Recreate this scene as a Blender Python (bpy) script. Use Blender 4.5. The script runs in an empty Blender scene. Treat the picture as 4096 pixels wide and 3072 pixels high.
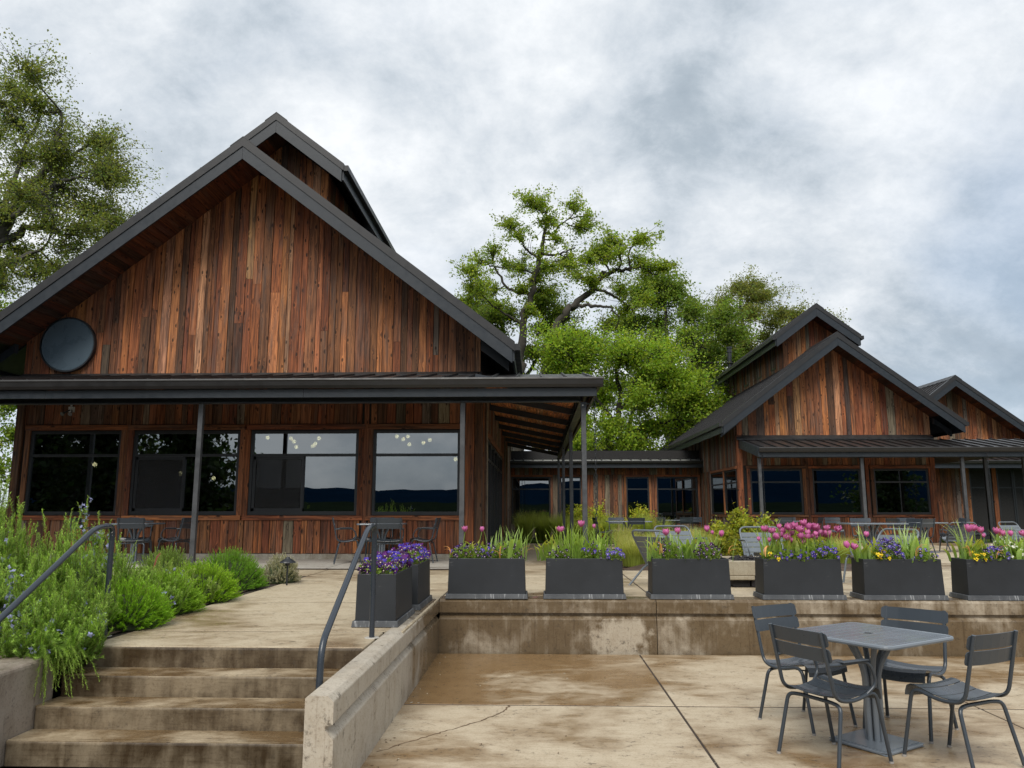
import bpy, math, random
import numpy as np
from mathutils import Matrix, Vector

random.seed(11)
RNG = np.random.default_rng(7)
SC = bpy.context.scene
COL = SC.collection
R = math.radians

# ---------------------------------------------------------------- camera
cam_data = bpy.data.cameras.new('camera')
cam = bpy.data.objects.new('camera', cam_data)
COL.objects.link(cam)
cam_data.sensor_width = 36.0
cam_data.lens = 27.03
cam_data.clip_start = 0.05
cam_data.clip_end = 20000
cam.location = (0, 0, 1.62)
cam.rotation_euler = (R(90 + 9.182), 0, R(1.855))
SC.camera = cam

# ---------------------------------------------------------------- node helper
class NT:
    def __init__(self, tree):
        self.t = tree
        tree.nodes.clear()

    def n(self, kind, ins=None, **attrs):
        nd = self.t.nodes.new(kind)
        for k, v in attrs.items():
            setattr(nd, k, v)
        for k, v in (ins or {}).items():
            s = nd.inputs[k]
            if isinstance(v, bpy.types.NodeSocket):
                self.t.links.new(v, s)
            elif isinstance(v, bpy.types.Node):
                self.t.links.new(v.outputs[0], s)
            else:
                s.default_value = v
        return nd

    def math(self, op, a, b=0.0, clamp=False):
        return self.n('ShaderNodeMath', {0: a, 1: b}, operation=op, use_clamp=clamp)

    def smooth(self, v, lo, hi, to0=0.0, to1=1.0):
        return self.n('ShaderNodeMapRange', {'Value': v, 'From Min': lo, 'From Max': hi, 'To Min': to0, 'To Max': to1},
                      interpolation_type='SMOOTHSTEP')

    def mix(self, f, a, b, blend='MIX'):
        nd = self.t.nodes.new('ShaderNodeMix')
        nd.data_type = 'RGBA'
        nd.blend_type = blend
        for i, v in ((0, f), (6, a), (7, b)):
            s = nd.inputs[i]
            if isinstance(v, bpy.types.NodeSocket):
                self.t.links.new(v, s)
            elif isinstance(v, bpy.types.Node):
                self.t.links.new(v.outputs[0], s)
            elif i == 0:
                s.default_value = v
            else:
                s.default_value = tuple(v) + ((1.0,) if len(v) == 3 else ())
        return nd.outputs[2]

    def noise(self, vec, scale, detail=3.0, rough=0.55, dist=0.0):
        return self.n('ShaderNodeTexNoise', {'Vector': vec, 'Scale': scale, 'Detail': detail, 'Roughness': rough, 'Distortion': dist}).outputs[0]

    def mapping(self, vec, scale, loc=(0, 0, 0)):
        return self.n('ShaderNodeMapping', {'Vector': vec, 'Scale': scale, 'Location': loc}).outputs[0]

    def bump(self, h, strength, dist=0.01):
        return self.n('ShaderNodeBump', {'Height': h, 'Strength': strength, 'Distance': dist}).outputs[0]


# ---------------------------------------------------------------- world: overcast sky over a clear-sky model
world = bpy.data.worlds.new('World')
SC.world = world
world.use_nodes = True
w = NT(world.node_tree)
SUN_EL, SUN_AZ = R(50), R(192)          # azimuth measured clockwise from +Y
sky = w.n('ShaderNodeTexSky', sky_type='NISHITA', sun_disc=False, sun_elevation=SUN_EL, sun_rotation=SUN_AZ)
d = w.n('ShaderNodeTexCoord').outputs['Generated']
sep = w.n('ShaderNodeSeparateXYZ', {0: d})
zz = w.math('ADD', w.math('MAXIMUM', sep.outputs[2], 0.0), 0.62)
flat = w.n('ShaderNodeCombineXYZ', {0: w.math('DIVIDE', sep.outputs[0], zz), 1: w.math('DIVIDE', sep.outputs[1], zz), 2: 3.7})
big = w.noise(flat, 1.75, 4, 0.5, 0.3)
mid = w.noise(w.mapping(flat, (1, 1, 1), (5.2, 1.7, 0.3)), 4.2, 8, 0.58, 0.3)
fine = w.noise(w.mapping(flat, (1.0, 1.15, 1), (1.2, 7.7, 0.3)), 10, 9, 0.68, 0.15)
dens = w.math('ADD', w.math('MULTIPLY', big, 0.43), w.math('ADD', w.math('MULTIPLY', mid, 0.35), w.math('MULTIPLY', fine, 0.20)))
ramp = w.n('ShaderNodeValToRGB', {0: dens})
cr = ramp.color_ramp
for e_, (p_, c_) in zip([cr.elements[0], cr.elements[1]] + [cr.elements.new(0.5) for _ in range(3)], ((0.415, (1.04, 1.07, 1.10)), (0.465, (0.86, 0.91, 0.97)), (0.515, (0.69, 0.755, 0.825)), (0.565, (0.50, 0.575, 0.65)), (0.625, (0.39, 0.465, 0.54)))):
    e_.position = p_
    e_.color = c_ + (1.0,)
cloud = w.n('ShaderNodeVectorMath', {0: ramp.outputs[0], 1: (4.5, 4.5, 4.5)}, operation='MULTIPLY').outputs[0]
# thinner cloud, mostly low down, lets the bluer clear sky through
low = w.smooth(sep.outputs[2], 0.05, 0.55, 0.10, -0.05)
thin = w.smooth(w.math('ADD', w.noise(w.mapping(flat, (0.8, 1.5, 1), (9.1, 2.2, 1.0)), 1.2, 6, 0.55, 0.2), low), 0.47, 0.70, 0.0, 0.34)
blue = w.mix(0.72, sky.outputs[0], (1.75, 2.35, 3.2))
skycol = w.mix(thin, cloud, blue)
bg = w.n('ShaderNodeBackground', {'Color': skycol, 'Strength': 0.1})
w.n('ShaderNodeOutputWorld', {0: bg})

# ---------------------------------------------------------------- sun behind thin overcast
sun_data = bpy.data.lights.new('sun', 'SUN')
sun_data.energy = 1.5
sun_data.angle = R(34)
sun_data.color = (1.0, 0.955, 0.88)
sun = bpy.data.objects.new('sun', sun_data)
COL.objects.link(sun)
sd = Vector((math.sin(SUN_AZ) * math.cos(SUN_EL), math.cos(SUN_AZ) * math.cos(SUN_EL), math.sin(SUN_EL)))
sun.rotation_euler = sd.to_track_quat('Z', 'Y').to_euler()
sun.location = (-8, -18, 30)

vs = SC.view_settings
vs.view_transform = 'Standard'
vs.look = 'None'
vs.exposure = 1.08
vs.gamma = 1.0
vs.use_curve_mapping = False
SC.cycles.use_denoising = True
SC.cycles.max_bounces = 8
SC.cycles.diffuse_bounces = 4
SC.cycles.transparent_max_bounces = 8

# ---------------------------------------------------------------- object helpers
WL = {}          # world translation of objects used as parents


def adopt(o, parent):
    if parent is not None:
        o.parent = parent
        o.matrix_parent_inverse = Matrix.Translation(-WL.get(parent.name, Vector((0, 0, 0))))


def thing(name, label, cat, loc=(0, 0, 0), group=None, kind=None):
    o = bpy.data.objects.new(name, None)
    COL.objects.link(o)
    o.empty_display_size = 0.2
    o.location = loc
    WL[o.name] = Vector(loc)
    tag(o, label, cat, group, kind)
    return o


def tag(o, label=None, cat=None, group=None, kind=None):
    for k, v in (('label', label), ('category', cat), ('group', group), ('kind', kind)):
        if v:
            o[k] = v
    return o


def copy_tree(o, parent=None):
    c = o.copy()
    COL.objects.link(c)
    if parent is not None:
        c.parent = parent
        c.matrix_parent_inverse = o.matrix_parent_inverse.copy()
    for ch in list(o.children):
        copy_tree(ch, c)
    return c


def set_label(o, label, group=None):
    o['label'] = label
    if group:
        o['group'] = group


class Soup:
    """collects geometry in numpy arrays and links it as one mesh object"""

    def __init__(self):
        self.v, self.f, self.c, self.n = [], [], [], 0
        self.smooth = False

    def add(self, verts, faces, col=None):
        verts = np.asarray(verts, dtype=np.float32).reshape(-1, 3)
        faces = np.asarray(faces, dtype=np.int32)
        self.v.append(verts)
        self.f.append(faces + self.n)
        self.n += len(verts)
        if col is not None:
            col = np.asarray(col, dtype=np.float32)
            if col.ndim == 1:
                col = np.tile(col, (len(faces), 1))
        else:
            col = np.ones((len(faces), 3), dtype=np.float32)
        self.c.append(col)
        return self

    def box(self, c, s, rz=0.0, col=None, taper=1.0):
        x, y, z = s[0] / 2, s[1] / 2, s[2] / 2
        v = np.array([(-x, -y, -z), (x, -y, -z), (x, y, -z), (-x, y, -z), (-x, -y, z), (x, -y, z), (x, y, z), (-x, y, z)], dtype=float)
        v[4:, :2] *= taper
        if rz:
            cs, sn = math.cos(rz), math.sin(rz)
            v = np.stack([v[:, 0] * cs - v[:, 1] * sn, v[:, 0] * sn + v[:, 1] * cs, v[:, 2]], 1)
        v += np.array(c)
        return self.add(v, BOXF, col)

    def span(self, a, b, col=None):
        a, b = np.minimum(a, b), np.maximum(a, b)
        return self.box((a + b) / 2, b - a, 0, col)

    def hexa(self, v8, col=None):
        return self.add(v8, BOXF, col)

    def prism(self, poly, axis, a0, a1, col=None):
        """extrude a polygon given in the plane across axis (0,1,2) from a0 to a1"""
        n = len(poly)
        vs_ = []
        for a in (a0, a1):
            for p in poly:
                q = list(p)
                q.insert(axis, a)
                vs_.append(q)
        self.add(vs_, [[i, (i + 1) % n, n + (i + 1) % n, n + i] for i in range(n)], col)
        for k in (0, 1):
            self.add(vs_[k * n:(k + 1) * n], [list(range(n)) if k else list(range(n))[::-1]], col)
        return self

    def tube(self, pts, r, seg=8, col=None, cap=True):
        pts = np.asarray(pts, dtype=float)
        n = len(pts)
        rr = np.full(n, r, dtype=float) if np.isscalar(r) else np.asarray(r, dtype=float)
        t = np.gradient(pts, axis=0)
        t /= np.linalg.norm(t, axis=1)[:, None] + 1e-9
        up = np.array([0, 0, 1.0]) if abs(t[0][2]) < 0.9 else np.array([1.0, 0, 0])
        nrm = np.cross(t[0], up)
        nrm /= np.linalg.norm(nrm)
        rings = []
        ang = np.linspace(0, 2 * math.pi, seg, endpoint=False)
        for i in range(n):
            nrm = nrm - t[i] * np.dot(nrm, t[i])
            nrm /= np.linalg.norm(nrm) + 1e-9
            b = np.cross(t[i], nrm)
            rings.append(pts[i] + rr[i] * (np.cos(ang)[:, None] * nrm + np.sin(ang)[:, None] * b))
        v = np.concatenate(rings)
        f = [[i * seg + j, i * seg + (j + 1) % seg, (i + 1) * seg + (j + 1) % seg, (i + 1) * seg + j] for i in range(n - 1) for j in range(seg)]
        self.add(v, f, col)
        if cap:
            for k in (0, n - 1):
                ring = list(range(k * seg, (k + 1) * seg))
                vv = np.concatenate([v[ring], pts[k:k + 1]])
                self.add(vv, [[i, (i + 1) % seg, seg] for i in range(seg)], col)
        return self

    def lathe(self, prof, c=(0, 0, 0), seg=16, col=None):
        ang = np.linspace(0, 2 * math.pi, seg, endpoint=False)
        v = np.array([(c[0] + r * math.cos(a), c[1] + r * math.sin(a), c[2] + z) for r, z in prof for a in ang])
        m = len(prof)
        f = [[i * seg + j, i * seg + (j + 1) % seg, (i + 1) * seg + (j + 1) % seg, (i + 1) * seg + j] for i in range(m - 1) for j in range(seg)]
        return self.add(v, f, col)

    def mesh(self, name, material):
        me = bpy.data.meshes.new(name)
        verts = np.concatenate(self.v)
        sizes, idx = [], []
        for f in self.f:
            sizes.append(np.full(len(f), f.shape[1], dtype=np.int32))
            idx.append(f.ravel())
        sizes, idx = np.concatenate(sizes), np.concatenate(idx)
        me.vertices.add(len(verts))
        me.vertices.foreach_set('co', verts.ravel())
        me.loops.add(len(idx))
        me.loops.foreach_set('vertex_index', idx)
        me.polygons.add(len(sizes))
        me.polygons.foreach_set('loop_start', np.concatenate([[0], np.cumsum(sizes)[:-1]]).astype(np.int32))
        me.polygons.foreach_set('use_smooth', np.full(len(sizes), self.smooth, dtype=bool))
        col = np.concatenate(self.c)
        at = me.attributes.new('Col', 'FLOAT_COLOR', 'FACE')
        at.data.foreach_set('color', np.concatenate([col, np.ones((len(col), 1), np.float32)], 1).ravel())
        me.update(calc_edges=True)
        me.validate()
        if material:
            me.materials.append(material)
        return me

    def build(self, name, material, parent=None, loc=None, rot=None, kind=None, label=None):
        o = bpy.data.objects.new(name, self.mesh(name, material))
        COL.objects.link(o)
        if loc is not None:
            o.location = loc
        if rot is not None:
            o.rotation_euler = rot
        WL[o.name] = Vector(loc) if loc is not None else Vector((0, 0, 0))
        adopt(o, parent)
        tag(o, label=label, kind=kind)
        return o


BOXF = np.array([[0, 3, 2, 1], [4, 5, 6, 7], [0, 1, 5, 4], [1, 2, 6, 5], [2, 3, 7, 6], [3, 0, 4, 7]])


def bevel(o, w, seg=2):
    m = o.modifiers.new('bevel', 'BEVEL')
    m.width = w
    m.segments = seg
    m.limit_method = 'ANGLE'
    m.harden_normals = False
    return o


def rounded(pts, rad, k=5):
    """polyline with its inner corners rounded"""
    pts = [np.array(p, dtype=float) for p in pts]
    out = [pts[0]]
    for i in range(1, len(pts) - 1):
        p, a, b = pts[i], pts[i - 1], pts[i + 1]
        r = rad if np.isscalar(rad) else rad[i - 1]
        la, lb = np.linalg.norm(a - p), np.linalg.norm(b - p)
        dd = min(r, la * 0.49, lb * 0.49)
        p0, p1 = p + (a - p) / la * dd, p + (b - p) / lb * dd
        for t in np.linspace(0, 1, k):
            out.append((1 - t) ** 2 * p0 + 2 * t * (1 - t) * p + t ** 2 * p1)
    out.append(pts[-1])
    return np.array(out)


def smooth_line(pts, k=4):
    """Catmull-Rom resample"""
    p = np.asarray(pts, dtype=float)
    q = np.concatenate([[2 * p[0] - p[1]], p, [2 * p[-1] - p[-2]]])
    out = []
    for i in range(1, len(q) - 2):
        for t in np.linspace(0, 1, k, endpoint=False):
            a, b, c, e = q[i - 1], q[i], q[i + 1], q[i + 2]
            out.append(0.5 * (2 * b + (c - a) * t + (2 * a - 5 * b + 4 * c - e) * t * t + (3 * b - a - 3 * c + e) * t ** 3))
    out.append(p[-1])
    return np.array(out)


# ---------------------------------------------------------------- materials
def new_mat(name):
    m = bpy.data.materials.new(name)
    m.use_nodes = True
    return m, NT(m.node_tree)


def finish(nt, bsdf):
    nt.n('ShaderNodeOutputMaterial', {0: bsdf})


def plain(name, col, rough=0.5, metal=0.0, var=0.12, bump=0.0, scale=14.0, spec=0.5, rvar=0.1):
    m, nt = new_mat(name)
    co = nt.n('ShaderNodeTexCoord').outputs['Object']
    nz = nt.noise(co, scale, 5, 0.6)
    n2 = nt.noise(co, scale * 0.12, 3, 0.5)
    f = nt.math('ADD', nt.math('MULTIPLY', nz, 0.5), nt.math('MULTIPLY', n2, 0.5))
    c = nt.mix(nt.smooth(f, 0.3, 0.7), [x * (1 - var) for x in col], [min(1, x * (1 + var)) for x in col])
    ins = {'Base Color': c, 'Roughness': nt.smooth(nz, 0.25, 0.75, max(0.02, rough - rvar), min(1, rough + rvar)), 'Metallic': metal, 'Specular IOR Level': spec}
    if bump:
        ins['Normal'] = nt.bump(nz, bump, 0.01)
    finish(nt, nt.n('ShaderNodeBsdfPrincipled', ins))
    return m


def wood_mat(name, worn=0.5):
    """reclaimed board: own colour from the object, grain along the board's own z"""
    m, nt = new_mat(name)
    oi = nt.n('ShaderNodeObjectInfo')
    co = nt.n('ShaderNodeTexCoord').outputs['Object']
    off = nt.n('ShaderNodeCombineXYZ', {0: nt.math('MULTIPLY', oi.outputs['Random'], 37.0), 1: nt.math('MULTIPLY', oi.outputs['Random'], 91.0), 2: nt.math('MULTIPLY', oi.outputs['Random'], 53.0)})
    v = nt.n('ShaderNodeVectorMath', {0: co, 1: off}, operation='ADD').outputs[0]
    # knots
    vo = nt.n('ShaderNodeTexVoronoi', {'Vector': nt.mapping(v, (9.0, 0.4, 3.6)), 'Scale': 1.0, 'Randomness': 1.0})
    dist = vo.outputs['Distance']
    knot = nt.smooth(dist, 0.10, 0.20, 1.0, 0.0)
    swirl = nt.smooth(dist, 0.0, 0.42, 0.55, 0.0)
    g = nt.mapping(v, (26, 26, 1.1))
    gv = nt.n('ShaderNodeVectorMath', {0: g, 1: nt.n('ShaderNodeCombineXYZ', {0: nt.math('MULTIPLY', swirl, 3.0), 1: 0.0, 2: 0.0})}, operation='ADD').outputs[0]
    grain = nt.noise(gv, 1.0, 6, 0.68, 0.6)
    lines = nt.noise(nt.mapping(v, (110, 110, 1.6)), 1.0, 3, 0.6)
    blotch = nt.noise(nt.mapping(v, (6, 6, 0.9)), 1.0, 4, 0.55, 0.3)
    base = oi.outputs['Color']
    dark = nt.mix(1.0, base, (0.46, 0.37, 0.32), 'MULTIPLY')
    lite = nt.mix(1.0, base, (1.75, 1.55, 1.38), 'MULTIPLY')
    c = nt.mix(nt.smooth(grain, 0.34, 0.66), dark, lite)
    c = nt.mix(nt.smooth(lines, 0.50, 0.66, 0.0, 0.80), c, nt.mix(1.0, c, (0.42, 0.36, 0.32), 'MULTIPLY'))
    # silver-grey weathering in patches
    c = nt.mix(nt.math('MULTIPLY', nt.smooth(blotch, 0.50, 0.66), worn), c, nt.mix(nt.smooth(lines, 0.40, 0.62), (0.150, 0.132, 0.112), (0.050, 0.043, 0.037)))
    # dark water and nail stains, some reaching down from the board ends
    st = nt.noise(nt.mapping(v, (11, 11, 0.8), (3, 8, 1)), 1.0, 5, 0.62, 0.5)
    c = nt.mix(nt.smooth(st, 0.56, 0.68, 0.0, 0.60), c, (0.020, 0.013, 0.010))
    c = nt.mix(nt.math('MULTIPLY', knot, 0.92), c, (0.020, 0.010, 0.006))
    h = nt.math('ADD', nt.math('MULTIPLY', grain, 0.6), nt.math('MULTIPLY', lines, 0.4))
    b = nt.n('ShaderNodeBsdfPrincipled', {'Base Color': c, 'Roughness': nt.smooth(grain, 0.3, 0.7, 0.62, 0.85), 'Normal': nt.bump(h, 0.7, 0.006), 'Specular IOR Level': 0.35})
    finish(nt, b)
    return m


def concrete(name, dry, wet, bias=0.0, scale=0.55, vertical=False, extra=None, broom=True):
    """broom-finished or board-marked concrete with rain-wet and stained areas"""
    m, nt = new_mat(name)
    pos = nt.n('ShaderNodeNewGeometry').outputs['Position']
    oi = nt.n('ShaderNodeObjectInfo')
    if vertical:
        big = nt.noise(nt.mapping(pos, (1.4, 1.4, 1.7)), 1.0, 5, 0.55, 0.5)
        mid_ = nt.noise(nt.mapping(pos, (4.6, 4.6, 3.2)), 1.0, 6, 0.62, 0.4)
        streak = nt.noise(nt.mapping(pos, (13, 13, 0.7)), 1.0, 5, 0.62, 0.3)
        fld = nt.math('ADD', nt.math('MULTIPLY', big, 0.50), nt.math('ADD', nt.math('MULTIPLY', streak, 0.20), nt.math('MULTIPLY', mid_, 0.30)))
    else:
        big = nt.noise(pos, scale, 5, 0.5, 0.7)
        mid_ = nt.noise(nt.mapping(pos, (1.0, 1.9, 1)), scale * 3.4, 6, 0.62, 0.5)
        fld = nt.math('ADD', nt.math('MULTIPLY', big, 0.68), nt.math('MULTIPLY', mid_, 0.32))
    if extra is not None:
        fld = nt.math('ADD', fld, extra(nt, pos))
    fld = nt.math('ADD', fld, nt.math('MULTIPLY', nt.math('SUBTRACT', oi.outputs['Random'], 0.5), 0.05))
    wetm = nt.smooth(nt.math('ADD', fld, bias), 0.42, 0.63)
    fine_ = nt.noise(pos, 62.0, 5, 0.75)
    sand = nt.noise(pos, 210.0, 2, 0.6)
    patch = nt.noise(pos, 5.5, 7, 0.66, 0.4)
    c = nt.mix(wetm, dry, wet)
    # a darker damp rim and soft mottling
    c = nt.mix(nt.smooth(patch, 0.40, 0.68, 0.0, 0.36), c, nt.mix(1.0, c, (0.62, 0.54, 0.45), 'MULTIPLY'))
    if broom:
        br = nt.noise(nt.mapping(pos, (5, 95, 5) if not vertical else (6, 6, 70)), 1.0, 5, 0.66)
        c = nt.mix(nt.smooth(br, 0.50, 0.66, 0.0, 0.45), c, nt.mix(1.0, c, (0.52, 0.46, 0.40), 'MULTIPLY'))
        hgt = nt.math('ADD', nt.math('MULTIPLY', fine_, 0.5), nt.math('MULTIPLY', br, 0.5))
    else:
        hgt = fine_
        run = nt.noise(nt.mapping(pos, (30, 30, 1.6)), 1.0, 5, 0.7, 0.3)
        c = nt.mix(nt.smooth(run, 0.54, 0.70, 0.0, 0.55), c, nt.mix(1.0, c, (0.40, 0.34, 0.29), 'MULTIPLY'))
    c = nt.mix(nt.smooth(fine_, 0.50, 0.68, 0.0, 0.55), c, nt.mix(1.0, c, (0.45, 0.39, 0.34), 'MULTIPLY'))
    c = nt.mix(nt.smooth(sand, 0.58, 0.70, 0.0, 0.35), c, nt.mix(1.0, c, (1.4, 1.35, 1.28), 'MULTIPLY'))
    grime = nt.noise(pos, 19.0, 6, 0.72)
    c = nt.mix(nt.math('MULTIPLY', nt.smooth(grime, 0.53, 0.66, 0.0, 0.8), nt.smooth(mid_, 0.42, 0.62)), c, (0.060, 0.045, 0.030))
    rough = nt.smooth(wetm, 0.0, 1.0, 0.66, 0.26)
    finish(nt, nt.n('ShaderNodeBsdfPrincipled', {'Base Color': c, 'Roughness': rough, 'Normal': nt.bump(hgt, 0.22, 0.005), 'Specular IOR Level': 0.4}))
    return m


def leaf_mat(name, trans=0.35, rough=0.5, tint=(1, 1, 1)):
    m, nt = new_mat(name)
    at = nt.n('ShaderNodeAttribute', attribute_name='Col').outputs['Color']
    c = nt.mix(1.0, at, tint, 'MULTIPLY')
    p = nt.n('ShaderNodeBsdfPrincipled', {'Base Color': c, 'Roughness': rough, 'Specular IOR Level': 0.3})
    t = nt.n('ShaderNodeBsdfTranslucent', {'Color': nt.mix(1.0, c, (1.25, 1.3, 0.7), 'MULTIPLY')})
    mx = nt.n('ShaderNodeMixShader', {0: trans, 1: p.outputs[0], 2: t.outputs[0]})
    finish(nt, mx)
    return m


def glass_mat(name, refl=0.24, tint=(0.30, 0.36, 0.38), edge=True):
    """coated double glazing: part mirror, part dark tint"""
    m, nt = new_mat(name)
    g = nt.n('ShaderNodeBsdfGlossy', {'Color': (0.92, 0.97, 1.0, 1), 'Roughness': 0.004})
    t = nt.n('ShaderNodeBsdfTransparent', {'Color': tuple(tint) + (1,)})
    lw = nt.n('ShaderNodeFresnel', {'IOR': 1.5}).outputs[0]
    f = nt.math('ADD', nt.math('MULTIPLY', lw, 0.8), refl - 0.03, True)
    finish(nt, nt.n('ShaderNodeMixShader', {0: f, 1: t.outputs[0], 2: g.outputs[0]}))
    return m


def emit_mat(name, col, strength):
    m, nt = new_mat(name)
    p = nt.n('ShaderNodeBsdfPrincipled', {'Base Color': tuple(col) + (1,), 'Roughness': 0.4, 'Emission Color': tuple(col) + (1,), 'Emission Strength': strength})
    finish(nt, p)
    return m


M = {}
M['wood'] = wood_mat('reclaimed_wood', 0.32)
M['wood_red'] = wood_mat('red_stained_wood', 0.25)
M['fascia'] = plain('painted_fascia', (0.015, 0.020, 0.026), 0.42, var=0.14, bump=0.05, scale=9)
M['flashing'] = plain('bronze_metal_flashing', (0.022, 0.0215, 0.022), 0.42, 0.1, var=0.08, scale=5)
M['roof'] = plain('standing_seam_metal', (0.032, 0.031, 0.032), 0.42, 0.3, var=0.16, scale=6)
M['roof_pale'] = plain('weathered_seam_metal', (0.30, 0.31, 0.28), 0.5, 0.2, var=0.25, scale=5)
M['frame'] = plain('window_frame_black', (0.016, 0.018, 0.021), 0.4, var=0.1)
M['post'] = plain('steel_post_grey', (0.075, 0.078, 0.083), 0.45, 0.3, var=0.3, bump=0.05, scale=7)
M['beam'] = plain('steel_beam_dark', (0.026, 0.031, 0.038), 0.4, 0.2, var=0.15, scale=6)
M['dark'] = plain('dark_void', (0.012, 0.011, 0.011), 0.8)
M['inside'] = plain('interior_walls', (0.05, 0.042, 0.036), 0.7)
M['glass'] = glass_mat('coated_glass', 0.23, (0.12, 0.15, 0.165))
M['glass_dark'] = glass_mat('shaded_glass', 0.05, (0.10, 0.13, 0.13))
M['disc'] = plain('disc_enamel', (0.078, 0.112, 0.140), 0.3, var=0.1, scale=3)
M['chair'] = plain('chair_powder_coat', (0.036, 0.045, 0.056), 0.30, var=0.04, scale=3, rvar=0.04)
M['table'] = plain('table_powder_coat', (0.150, 0.172, 0.198), 0.22, var=0.04, scale=3, rvar=0.05)
M['lounge'] = plain('lounge_powder_coat', (0.130, 0.150, 0.170), 0.28, var=0.05, scale=3, rvar=0.04)
M['footcap'] = plain('foot_cap_plastic', (0.32, 0.30, 0.28), 0.6)
M['rail'] = plain('handrail_paint', (0.027, 0.035, 0.047), 0.28, var=0.06, scale=6, rvar=0.05)
M['chip'] = plain('chipped_paint', (0.55, 0.56, 0.57), 0.6)
M['soil'] = plain('dark_soil', (0.040, 0.027, 0.018), 0.95, var=0.5, bump=0.8, scale=40)
M['bark'] = plain('mossy_bark', (0.038, 0.033, 0.025), 0.95, var=0.55, bump=0.9, scale=5)
M['bark_pale'] = plain('grey_lichen_bark', (0.062, 0.058, 0.048), 0.95, var=0.5, bump=0.9, scale=4)
M['lamp'] = emit_mat('warm_globe', (1.0, 0.62, 0.28), 16.0)
M['leaf'] = leaf_mat('tree_leaf', 0.55, tint=(2.3, 2.08, 1.75))
M['needle'] = leaf_mat('herb_needle', 0.45, tint=(2.0, 2.05, 1.7))
M['blade'] = leaf_mat('grass_blade', 0.48, tint=(1.9, 1.8, 1.5))
M['petal'] = leaf_mat('petal', 0.30, 0.55)
M['stem'] = plain('woody_stem', (0.09, 0.075, 0.045), 0.9)
M['lava'] = plain('lava_rock', (0.015, 0.013, 0.015), 0.8, var=0.5, bump=0.5)


def patio_stain(nt, pos):
    s = nt.n('ShaderNodeSeparateXYZ', {0: pos})
    # rain runs off the wall and lies in the inner corner by the stair wall
    a = nt.smooth(s.outputs[1], 6.72, 6.80, -0.05, 0.065)
    b = nt.smooth(s.outputs[0], -0.1, 1.1, 0.07, -0.06)
    t_ = nt.n('ShaderNodeVectorMath', {0: nt.n('ShaderNodeVectorMath', {0: pos, 1: (2.4, 5.6, 0.0)}, operation='SUBTRACT').outputs[0]}, operation='LENGTH').outputs['Value']
    back = nt.math('MULTIPLY', nt.smooth(s.outputs[1], 7.9, 8.9, 0.0, 0.07), nt.smooth(s.outputs[0], 1.1, 1.2))
    halo = nt.math('ADD', nt.smooth(t_, 0.3, 1.3, 0.055, 0.0), back)
    return nt.math('ADD', halo, nt.math('ADD', nt.math('MULTIPLY', a, 0.8), nt.math('MULTIPLY', b, nt.smooth(s.outputs[1], 6.72, 6.8))))


def wall_stain(nt, pos):
    # one pale lime-bloomed patch low on the wall and a grimy coping
    wob = nt.n('ShaderNodeTexNoise', {'Vector': pos, 'Scale': 5.5, 'Detail': 5.0, 'Roughness': 0.65}).outputs['Color']
    wob = nt.n('ShaderNodeVectorMath', {0: nt.n('ShaderNodeVectorMath', {0: wob, 1: (0.5, 0.5, 0.5)}, operation='SUBTRACT').outputs[0], 1: (0.75, 0.0, 0.5)}, operation='MULTIPLY').outputs[0]
    pos = nt.n('ShaderNodeVectorMath', {0: pos, 1: wob}, operation='ADD').outputs[0]
    dd = nt.n('ShaderNodeVectorMath', {0: nt.n('ShaderNodeVectorMath', {0: pos, 1: (0.95, 9.09, 0.15)}, operation='SUBTRACT').outputs[0], 1: (3.2, 0.4, 4.6)}, operation='MULTIPLY').outputs[0]
    ln = nt.n('ShaderNodeVectorMath', {0: dd}, operation='LENGTH').outputs['Value']
    return nt.smooth(ln, 0.35, 1.35, -0.24, 0.03)


def stairwall_stain(nt, pos):
    s = nt.n('ShaderNodeSeparateXYZ', {0: pos})
    return nt.smooth(s.outputs[1], 6.2, 8.4, -0.12, 0.16)


M['patio'] = concrete('patio_concrete', (0.47, 0.395, 0.285), (0.220, 0.137, 0.062), 0.010, 0.75, extra=patio_stain)
M['terrace'] = concrete('terrace_concrete', (0.47, 0.40, 0.285), (0.24, 0.165, 0.088), -0.055, 0.5)
M['porchslab'] = concrete('porch_concrete', (0.43, 0.41, 0.37), (0.25, 0.23, 0.20), -0.09, 0.5)
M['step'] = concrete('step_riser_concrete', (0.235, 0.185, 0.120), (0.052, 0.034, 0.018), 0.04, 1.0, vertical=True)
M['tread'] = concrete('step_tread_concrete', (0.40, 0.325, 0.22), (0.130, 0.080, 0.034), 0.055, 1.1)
M['wall'] = concrete('retaining_concrete', (0.40, 0.345, 0.265), (0.130, 0.092, 0.052), 0.045, vertical=True, extra=wall_stain, broom=False)
M['stairwall'] = concrete('stair_wall_concrete', (0.43, 0.385, 0.315), (0.16, 0.12, 0.075), -0.035, vertical=True, extra=stairwall_stain, broom=False)
M['cheek'] = concrete('cheek_concrete', (0.30, 0.255, 0.21), (0.15, 0.115, 0.085), -0.03, vertical=True, broom=False)
M['plinth'] = concrete('plinth_concrete', (0.36, 0.34, 0.29), (0.20, 0.17, 0.13), 0.0, vertical=True, broom=False)
M['pit'] = concrete('fire_pit_concrete', (0.36, 0.32, 0.24), (0.25, 0.205, 0.14), 0.0, vertical=True, broom=False)


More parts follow.
